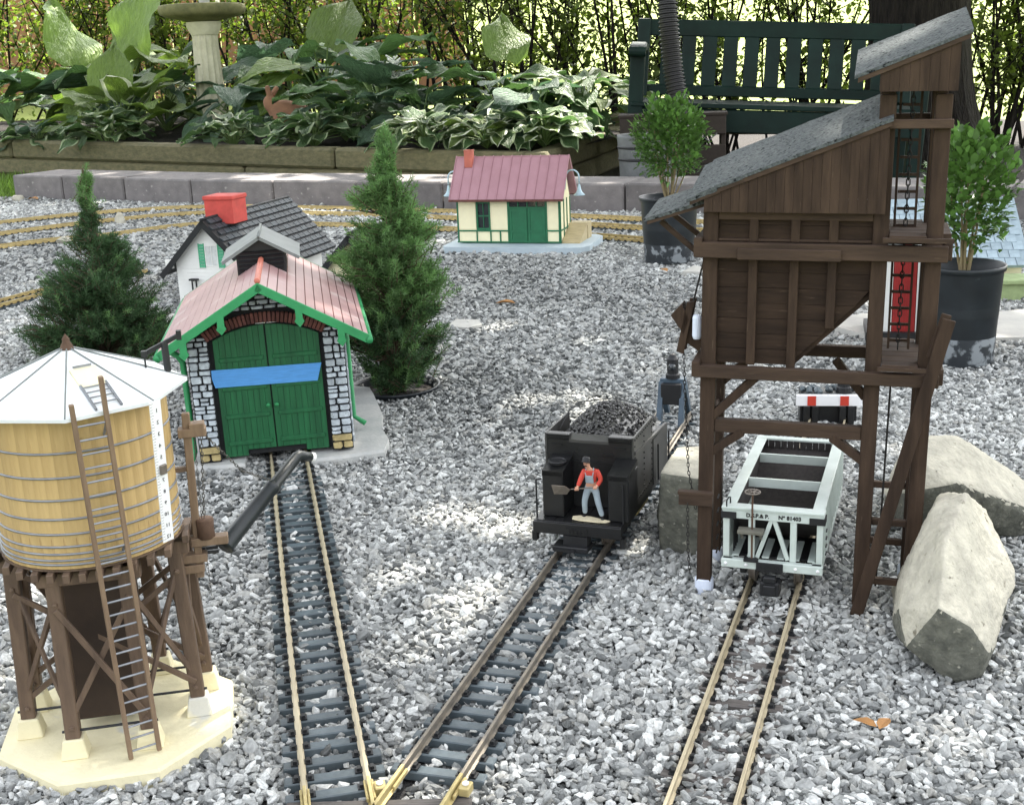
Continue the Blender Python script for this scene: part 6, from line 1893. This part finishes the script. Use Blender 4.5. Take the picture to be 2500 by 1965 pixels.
TR = thing('tree', 'thick dark tree trunk standing behind the right end of the bench', 'tree', (2.02, 6.05, -.08))
vs, fs = [], []
nz_, na = 34, 30
for j in range(nz_):
    z = 4.6 * (j / (nz_ - 1)) ** 1.6
    for i in range(na):
        a = 2 * math.pi * i / na
        r = (.235 - .018 * z) + .16 * math.exp(-z * 5.5) * (1 + .45 * math.sin(a * 5 + 1))
        r *= 1 + .05 * noise.noise(Vector((math.cos(a) * 2, math.sin(a) * 2, z * 1.2))) + .035 * abs(noise.noise(Vector((math.cos(a) * 9, math.sin(a) * 9, z * 2))))
        vs.append((r * math.cos(a) - .03 * z, r * math.sin(a), z))
for j in range(nz_ - 1):
    for i in range(na): fs.append((j * na + i, j * na + (i + 1) % na, (j + 1) * na + (i + 1) % na, (j + 1) * na + i))
mb = MB(); mb.add(vs, fs); mb.build('trunk', M['bark'], TR)
CC = Vector((1.25, 6.0, 5.0))                                    # crown centre, world
mb = MB()
for k in range(16):
    a = k * 2.4; e = Vector((CC.x - 2.02 + math.cos(a) * random.uniform(1.5, 3.8), CC.y - 6.05 + math.sin(a) * random.uniform(1.5, 3.6), CC.z + random.uniform(-.4, 1.2)))
    b0 = Vector((-.13, 0, random.uniform(3.4, 4.6))); mid = b0.lerp(e, .5) + Vector((0, 0, .35))
    mb.tube([b0 * (1 - t) ** 2 + mid * 2 * t * (1 - t) + e * t * t for t in np.linspace(0, 1, 8)], list(np.linspace(.085, .015, 8)), 7)
mb.build('limb', M['bark'], TR)
# crown: leaf clumps that shade the railway, with gaps that let sun flecks through
n = 44000
g = RNG.uniform(-1, 1, (n, 3)); g = g[(g[:, 0] ** 2 + g[:, 1] ** 2) < 1]
P_ = np.array(CC) + g * np.array([4.6, 4.4, .75])
sd = np.array(SUN_DIR)
hit = P_[:, :2] - sd[:2] * (P_[:, 2] / sd[2])[:, None]
keepL = np.ones(len(P_), bool)
FLECKS = [(-.04, 1.93, .13, .05), (.02, 1.86, .16, .25), (-.17, 1.74, .045, .0), (.12, 1.80, .10, .2), (.31, 5.38, .17, .0), (-.22, 4.60, .2, .1), (-.92, 4.93, .25, .1), (.41, 1.05, .07, .15), (-.30, .86, .09, .55), (.05, .70, .34, .72), (-.55, .70, .25, .7), (.55, .75, .22, .7),
          (-.55, 4.78, .34, .05), (-1.0, 4.95, .20, .2), (.06, 5.20, .34, .0), (-.05, 5.50, .24, .15), (.30, 5.02, .18, .05), (-.42, 5.28, .13, .1), (.42, 5.6, .2, .1), (.26, 3.43, .06, .3), (-1.25, 2.98, .10, .35), (-2.45, 5.3, .20, .1), (-1.75, 7.4, .35, .35), (-.02, 1.45, .10, .6), (-.34, .93, .06, .5)]
for x, y, r, p in FLECKS:
    ins = np.hypot(hit[:, 0] - x, hit[:, 1] - y) < r
    keepL &= ~(ins & (RNG.random(len(P_)) > p))
cl = np.sin(P_[:, 0] * 3.1 + 1.7 * np.sin(P_[:, 1] * 2.3)) + np.sin(P_[:, 1] * 3.7 + 1.3 * np.sin(P_[:, 2] * 4 + P_[:, 0]))
keepL &= ~((cl < -1.5) & (RNG.random(len(P_)) < .35))
keepL &= hit[:, 1] < np.where(hit[:, 0] < -.2, 12.0, 8.6) + .5 * np.sin(hit[:, 0] * 2)
P_ = P_[keepL]
V, F = leaf_cloud(len(P_), P_, RNG.normal(0, 1, P_.shape) * np.array([1, 1, .45]), RNG.uniform(.10, .17, len(P_)))
V -= np.array([2.02, 6.05, -.08])
tag(link('crown', np_mesh('crown', V, F, M['crown'], RNG.random(len(P_))), TR), kind='stuff')

mb = MB()
hp = [(.655, 4.95, .80), (.660, 4.93, .62), (.675, 4.92, .45), (.695, 4.90, .30), (.70, 4.88, .16)]
cur = smooth3 = []
HP = [Vector(p) for p in hp]; PP_ = [2 * HP[0] - HP[1]] + HP + [2 * HP[-1] - HP[-2]]
pts = []
for i in range(1, len(PP_) - 2):
    for k in range(44):
        t_ = k / 44; a, b, c, d = PP_[i - 1:i + 3]
        pts.append(.5 * ((2 * b) + (c - a) * t_ + (2 * a - 5 * b + 4 * c - d) * t_ * t_ + (3 * b - a - 3 * c + d) * t_ ** 3))
mb.tube(pts, [.0405 if (i % 4) in (0, 1) else .0335 for i in range(len(pts))], 22)
tag(mb.build('corrugated_hose', M['hose']), 'black corrugated drain hose rising in front of the bench', 'hose')
TB_ = thing('tub', 'dull grey metal tub with dark bands behind the round boxwood', 'tub', (.560, 4.78, -.06))
mb = MB(); mb.lathe([(.100, 0), (.108, .10), (.113, .20), (.1185, .262), (.1185, .270), (.1150, .270), (.1115, .262), (.106, .16), (.095, .02)], 48); mb.build('body', M['galv'], TB_, True)
for z, r in ((.225, .1165), (.180, .1135), (.10, .1095)):
    mb = MB(); mb.lathe([(r - .001, z - .005), (r + .002, z - .003), (r + .002, z + .003), (r - .001, z + .005)], 48); mb.build('band', M['black'], TB_, True)
mb = MB(); mb.lathe([(.0001, .15), (.104, .15)], 32); mb.build('soil', M['soil'], TB_)
CR = thing('crate', 'dark wooden crate with zigzag wire behind the grey tub', 'crate', (.475, 5.02, -.06), (0, 0, R(-8)))
for z in (.02, .13, .245):
    mb = MB(); mb.box(0, .42, 0, .02, z, z + .075, .003); mb.build('board', M['crate'], CR)
for x in (0, .40):
    mb = MB(); mb.box(x, x + .02, .0205, .22, .02, .315, .003); mb.build('end_board', M['crate'], CR)
mb = MB(); mb.box(-.006, .426, -.004, .03, .3205, .330); mb.box(-.006, .426, .031, .23, .3207, .328); mb.build('lid', M['crate'], CR)
mb = MB(); zz = [(i * .035, -.006, .25 if i % 2 else .222) for i in range(12)]; mb.tube(zz, .0025, 5); mb.build('wire', M['galv'], CR)

# ================================================================== SHRUB SCREEN
def shrub(label, x, y, w, h, nst, nlf, leaf, seed, z0=-.06, name='shrub', thin=1.0):
    rg = np.random.default_rng(seed)
    t_ = thing(name, label, 'shrub', (x, y, z0), group='tall twiggy shrubs behind the planter and bench')
    mb = MB(); P_, D_ = [], []
    for s in range(nst):
        b0 = np.array([rg.normal(0, w * .16), rg.normal(0, .12), 0])
        e = b0 + np.array([rg.normal(0, w * .36), rg.normal(0, .22), h * rg.uniform(.75, 1.15)])
        mid = b0 * .5 + e * .5 + np.array([rg.normal(0, .05), rg.normal(0, .05), h * .05])
        tt = np.linspace(0, 1, 7)
        pts = [b0 * (1 - t) ** 2 + 2 * mid * t * (1 - t) + e * t * t for t in tt]
        r0 = rg.uniform(.006, .013) * thin
        mb.tube(pts, list(np.linspace(r0, r0 * .35, 7)), 5, cap=False)
        for k in range(7):
            t = rg.uniform(.15, .95); p = b0 * (1 - t) ** 2 + 2 * mid * t * (1 - t) + e * t * t
            q = p + np.array([rg.normal(0, .16), rg.normal(0, .14), rg.uniform(.06, .28)])
            mb.tube([p, p * .5 + q * .5 + np.array([0, 0, -.015]), q], [.0045 * thin, .003 * thin, .0014], 4, cap=False)
            nn = nlf // (nst * 7)
            f = rg.random(nn)
            P_.append(p + (q - p) * f[:, None] + rg.normal(0, .045, (nn, 3)))
    P_ = np.concatenate(P_)
    d = rg.normal(0, 1, P_.shape) + np.array([0, 0, -.15])
    V, F = leaf_cloud(len(P_), P_, d, leaf * rg.uniform(.6, 1.3, len(P_)))
    tag(mb.build('stem', M['bark'], t_), kind='stuff')
    tag(link('leaves', np_mesh('leaves', V, F, M['shrubleaf'], rg.random(len(P_))), t_), kind='stuff')
SHR = [(-3.55, 8.6, 1.2, 1.5, 16, 2300), (-2.75, 8.9, 1.1, 1.5, 16, 2300), (-2.05, 8.7, 1.0, 1.5, 16, 2000), (-1.38, 8.35, .95, 1.45, 17, 1900), (-.80, 8.2, .9, 1.4, 18, 1700),
       (-.28, 7.8, .8, 1.35, 18, 1600), (.22, 7.3, .8, 1.3, 17, 1500), (.72, 7.0, .8, 1.25, 16, 1300), (1.22, 7.0, .75, 1.2, 15, 1000), (1.68, 6.9, .7, 1.2, 14, 800), (2.62, 6.6, .7, 1.25, 18, 1700), (3.05, 7.0, .8, 1.4, 16, 1700)]
SHL = ['dense twiggy shrub at the far left behind the big hosta', 'leafy shrub behind the big lime hosta, second from the left', 'leafy shrub directly behind the stone birdbath bowl', 'twiggy shrub right of the birdbath with terracotta showing through',
       'brown stemmed shrub behind the dark hosta clump', 'dark stemmed shrub in the middle of the screen', 'airy shrub behind the single large hosta leaf', 'airy shrub just left of the corrugated hose', 'thin shrub seen between the first bench slats',
       'thin shrub seen through the bench slats next to the trunk', 'tall leafy shrub right of the thick tree trunk', 'leafy shrub at the right edge of the picture']
for i, (s, lb) in enumerate(zip(SHR, SHL)):
    shrub(lb, s[0], s[1], s[2], s[3], s[4], int(s[5] * 2.1), .040, 100 + i)

# far lit foliage and the terracotta boards
n = 9000
P_ = np.stack([RNG.uniform(-16, 18, n), RNG.uniform(27, 34, n), RNG.uniform(0, 1, n) ** .8 * 6.5 + 1.9], 1)
lump = np.sin(P_[:, 0] * 1.1) + np.sin(P_[:, 0] * 2.7 + 2) * .6
P_[:, 2] *= (.75 + .12 * lump); P_[:, 1] += lump * .5
V, F = leaf_cloud(n, P_, RNG.normal(0, 1, P_.shape), RNG.uniform(.45, .9, n))
tag(link('far_trees', np_mesh('far_trees', V, F, M['farleaf'], RNG.random(n))), 'sunlit trees far beyond the lawn', 'trees', kind='stuff')
FN = thing('fence', 'terracotta board fence glimpsed through the shrubs on the left', 'fence', (-7.0, 12.6, .15), (0, 0, R(-3)))
k = 0
bme = MB().obox((0, 0, .95), (.225, .03, 1.9), None, .006).mesh('board', M['fence_tc'])
while k < 29:
    link('board', bme, FN, (k * .235, random.gauss(0, .004), random.gauss(0, .01)))
    k += 1
mb = MB(); mb.bar((-.1, .04, .4), (6.7, .04, .4), .06, .09); mb.build('rail', M['fence_tc'], FN); mb = MB(); mb.bar((-.1, .04, 1.5), (6.7, .04, 1.5), .06, .09); mb.build('rail', M['fence_tc'], FN)

# ================================================================== BIRDBATH and RABBIT
BB = thing('birdbath', 'fluted cast stone birdbath with a mossy bowl among the hostas', 'birdbath', (-1.585, 6.98, .165))
mb = MB(); mb.lathe([(.135, 0), (.135, .045), (.125, .055), (.095, .075), (.10, .095), (.085, .115), (.075, .125)], 40); mb.build('base', M['stone_bb'], BB, True)
fl = lambda t, z: 1 - .13 * abs(math.sin(t * 7)) ** .6
mb = MB(); mb.lathe([(.083, .12), (.080, .16), (.0745, .35), (.0700, .50), (.0700, .525)], 112, flute=fl); mb.build('column', M['stone_bb'], BB, True)
mb = MB(); mb.lathe([(.071, .522), (.078, .535), (.088, .555), (.095, .575), (.092, .59)], 40); mb.build('capital', M['stone_bb'], BB, True)
mb = MB(); mb.lathe([(.06, .588), (.12, .600), (.20, .618), (.226, .632), (.233, .655), (.228, .676), (.214, .680), (.19, .660), (.10, .640), (.0001, .636)], 56, flute=lambda t, z: 1 + .006 * math.sin(t * 22)); mb.build('bowl', M['mossy_rim'], BB, True)
mb = MB(); mb.lathe([(.045, .632), (.040, .66), (.026, .685), (.034, .72), (.030, .76), (.0001, .80)], 20, (.02, -.02, 0)); tag(mb.build('stone_figure', M['concrete']), 'small pale stone figure standing in the birdbath bowl', 'figurine').location = BB.location

RB = thing('rabbit_figure', 'terracotta rabbit figure sitting among the hosta leaves facing left', 'figurine', (-1.03, 6.15, .225), (0, 0, R(8))); RB.scale = (.86, .86, .86)
V_ = [(.06, 0, .075), (.0, 0, .080), (-.055, 0, .085), (-.085, 0, .115), (-.105, -.004, .138), (-.135, -.008, .130), (.105, 0, .060), (.075, -.055, .045), (.04, -.065, .015), (-.065, -.04, .03), (-.072, -.045, .0), (.075, .055, .045), (-.065, .04, .03), (.135, 0, .055), (-.094, -.020, .172), (-.106, -.032, .232), (-.086, .018, .172), (-.048, .034, .222)]
E_ = [(0, 1), (1, 2), (2, 3), (3, 4), (4, 5), (0, 6), (0, 7), (7, 8), (2, 9), (9, 10), (0, 11), (2, 12), (6, 13), (4, 14), (14, 15), (4, 16), (16, 17)]
Rr_ = [.076, .074, .060, .042, .038, .022, .058, .045, .022, .028, .018, .045, .028, .020, .016, .015, .016, .015]
skin('body', V_, E_, Rr_, M['terracotta'], RB, 2)

# ================================================================== HOSTAS
def hosta_leaf(kind, wid, curl, wave, seed):
    """one ribbed leaf of length 1 along +x; base at the origin"""
    rg = random.Random(seed)
    vs, fs = [], []
    nu, nv = 9, 9
    for i in range(nu):
        s = i / (nu - 1)
        w = wid * max(0, math.sin(math.pi * min(1, (s * .95 + .05)) ** .72)) ** (.8 if s < .6 else 1.15) * (1 + .05 * wave * math.sin(s * 14 + seed)) if s < 1 else 0
        if s < .08: w *= .9
        for j in range(nv):
            t = j / (nv - 1) * 2 - 1
            z = .16 * abs(t) * w + curl * (-(s - .25) ** 2) * .55 + wave * .09 * math.sin(s * 9 + t * 2.1 + seed) * abs(t)
            z += .016 * (1 if j % 2 else -1) * (1 - abs(t))
            vs.append((s - .10 * (1 - abs(t)) * 0 - .07 * (abs(t)) * (s < .2), t * w, z))
    for i in range(nu - 1):
        for j in range(nv - 1):
            a = i * nv + j; fs.append((a, a + nv, a + nv + 1, a + 1))
    mi = [1 if (f % (nv - 1) in (0, nv - 2)) else 0 for f in range(len(fs))]
    mb = MB(); mb.v = vs; mb.f = fs; mb.m = mi
    base = {'g': 'hosta_g', 'y': 'hosta_y', 'b': 'hosta_b', 'v': 'hosta_g', 'w': 'hosta_y'}[kind]
    edge = {'v': 'hosta_m', 'w': 'hosta_w'}.get(kind, base)
    return mb.mesh('leaf', [M[base], M[edge]], True)
LM = {}
for kd, wd in (('g', .30), ('y', .43), ('b', .40), ('v', .36), ('w', .34)):
    LM[kd] = [hosta_leaf(kd, wd * random.uniform(.9, 1.1), random.uniform(.25, .75), random.uniform(.3, 1.1), q) for q in range(4)]
LM['n'] = [hosta_leaf('b', .15, .6, .4, q + 9) for q in range(3)]
LM['dg'] = LM['b']
def hosta(label, x, y, z, n, leaf, spread, height, kinds, seed, up=.55, big=None):
    rg = random.Random(seed)
    t_ = thing('hosta', label, 'hosta', (x, y, z), group='hostas in the raised planter')
    mb = MB()
    n = int(n * 1.4)
    for k in range(n):
        f = (k + .5) / n
        a = k * 2.39996 + rg.uniform(-.3, .3)
        rr = spread * math.sqrt(f) * rg.uniform(.75, 1.05)
        zz = height * (1 - .75 * f ** 1.3) * rg.uniform(.8, 1.08)
        L_ = 1.18 * leaf * rg.uniform(.75, 1.15) * (.85 + .3 * (1 - abs(f - .5)))
        p = Vector((math.cos(a) * rr, math.sin(a) * rr, zz))
        mb.tube([(0, 0, -.01), (p.x * .35, p.y * .35, zz * .62), tuple(p)], [leaf * .022, leaf * .02, leaf * .014], 4, cap=False)
        pit = -(rg.uniform(-.05, .55) + .55 * f - up)
        o = link('leaf', rg.choice(LM[rg.choice(kinds)]), t_, p, (rg.uniform(-.35, .35), -pit, a + rg.uniform(-.25, .25)), (L_, L_, L_))
    if big:
        for (dx, dy, dz, L_, az, pt, ro, kd) in big:
            p = Vector((dx, dy, dz))
            mb.tube([(0, 0, -.01), (dx * .5, dy * .5, dz * .65), tuple(p)], [leaf * .024, leaf * .022, leaf * .016], 5, cap=False)
            link('leaf', LM[kd][k % len(LM[kd])], t_, p, (ro, -pt, az), (L_, L_, L_))
    tag(mb.build('leaf_stalk', M['stalk'], t_), kind='stuff')
    return t_
PI = math.pi
hosta('huge lime green hosta with upright leaves left of the birdbath', -2.15, 7.30, .19, 16, .27, .42, .42, 'yyg', 1, .35,
      [(-.22, -.15, .36, .46, R(120), 1.05, R(35), 'y'), (.12, -.12, .42, .46, R(70), 1.25, R(-15), 'y'), (-.02, .05, .40, .40, R(30), 1.0, R(20), 'y'), (.30, .0, .34, .34, R(20), .7, R(0), 'b'), (-.40, -.1, .28, .36, R(190), .2, R(10), 'g'), (-.10, -.25, .26, .36, R(200), .0, R(25), 'b')])
hosta('grey green hosta cut by the left picture edge', -2.95, 7.1, .20, 20, .24, .36, .36, 'bbg', 2)
hosta('lime hosta with pointed wavy leaves between the birdbath and big hosta', -1.98, 6.62, .18, 15, .20, .26, .26, 'yyw', 3, .8, [(-.02, -.06, .20, .30, R(85), 1.35, R(0), 'y'), (.16, -.06, .16, .28, R(50), 1.0, R(-30), 'y')])
hosta('dark leaved hosta in shadow behind the lime one', -1.85, 7.0, .19, 16, .20, .30, .28, 'bgn', 21)
hosta('small silvery variegated hosta at the planter front, far left', -2.40, 6.55, .16, 20, .095, .13, .11, 'vbg', 4)
hosta('small variegated hosta second from left at the planter front', -1.98, 6.32, .16, 26, .105, .17, .15, 'vg', 5)
hosta('small variegated hosta in front of the birdbath foot', -1.27, 5.97, .16, 24, .10, .15, .12, 'vg', 6)
hosta('low variegated hosta in front of the terracotta rabbit', -.86, 5.78, .155, 30, .10, .16, .13, 'vgv', 7)
hosta('blue green hosta with big drooping leaves right of the birdbath', -1.36, 6.52, .18, 12, .20, .20, .24, 'bn', 8, .2)
hosta('large lime and green hosta behind the rabbit', -.95, 6.85, .18, 15, .26, .34, .40, 'ygg', 9, .5, [(.05, -.05, .42, .36, R(60), .9, R(20), 'y'), (.26, -.08, .34, .38, R(15), .45, R(-10), 'g')])
hosta('dark hosta with folded leaves behind the birdbath column', -1.20, 7.35, .19, 12, .28, .34, .42, 'bg', 19, .3)
hosta('dark narrow leaved hosta right of the rabbit', -.58, 6.15, .17, 26, .23, .27, .33, 'bnng', 10, .7)
hosta('medium green hosta between the rabbit and the narrow leaved one', -.73, 5.92, .17, 14, .13, .15, .17, 'gv', 11)
hosta('broad leaved blue green hosta with upright leaves in the middle', -.36, 5.85, .17, 12, .17, .17, .20, 'bg', 12, .6)
hosta('green hosta with one big ribbed leaf standing above the rest', .02, 5.78, .16, 10, .19, .22, .26, 'gb', 13, .3, [(.02, -.02, .34, .26, R(95), 1.0, R(10), 'y'), (-.10, -.05, .26, .24, R(185), .25, R(10), 'g')])
hosta('small white margined hosta lit by sun at the planter front', -.33, 5.40, .155, 30, .105, .17, .13, 'vvw', 14)
hosta('low variegated hosta next to the sunlit white margined one', -.06, 5.28, .155, 30, .095, .18, .12, 'vw', 15)
hosta('sunlit shiny hosta at the right end of the planter', .16, 5.52, .155, 26, .16, .24, .24, 'gvb', 16, .3)
hosta('sunlit low hosta in the planter corner', .18, 5.26, .15, 30, .10, .16, .13, 'wv', 17)
hosta('bright leaved hosta behind the planter corner', .40, 5.75, .15, 22, .17, .22, .26, 'vgw', 18, .4)
# white flower spike
mb = MB(); mb.tube([(-.50, 6.12, .2), (-.50, 6.10, .48)], .004, 5)
for k in range(26):
    z = .42 + k * .004; a = k * 2.4; mb.tube([(-.50, 6.10, z), (-.50 + .035 * math.cos(a), 6.10 + .035 * math.sin(a), z + .02)], [.003, .005], 4)
tag(mb.build('flower_spike', mat('cream_flower', (.62, .64, .56), .7)), 'pale flower spike rising from the dark narrow leaved hosta', 'flower')
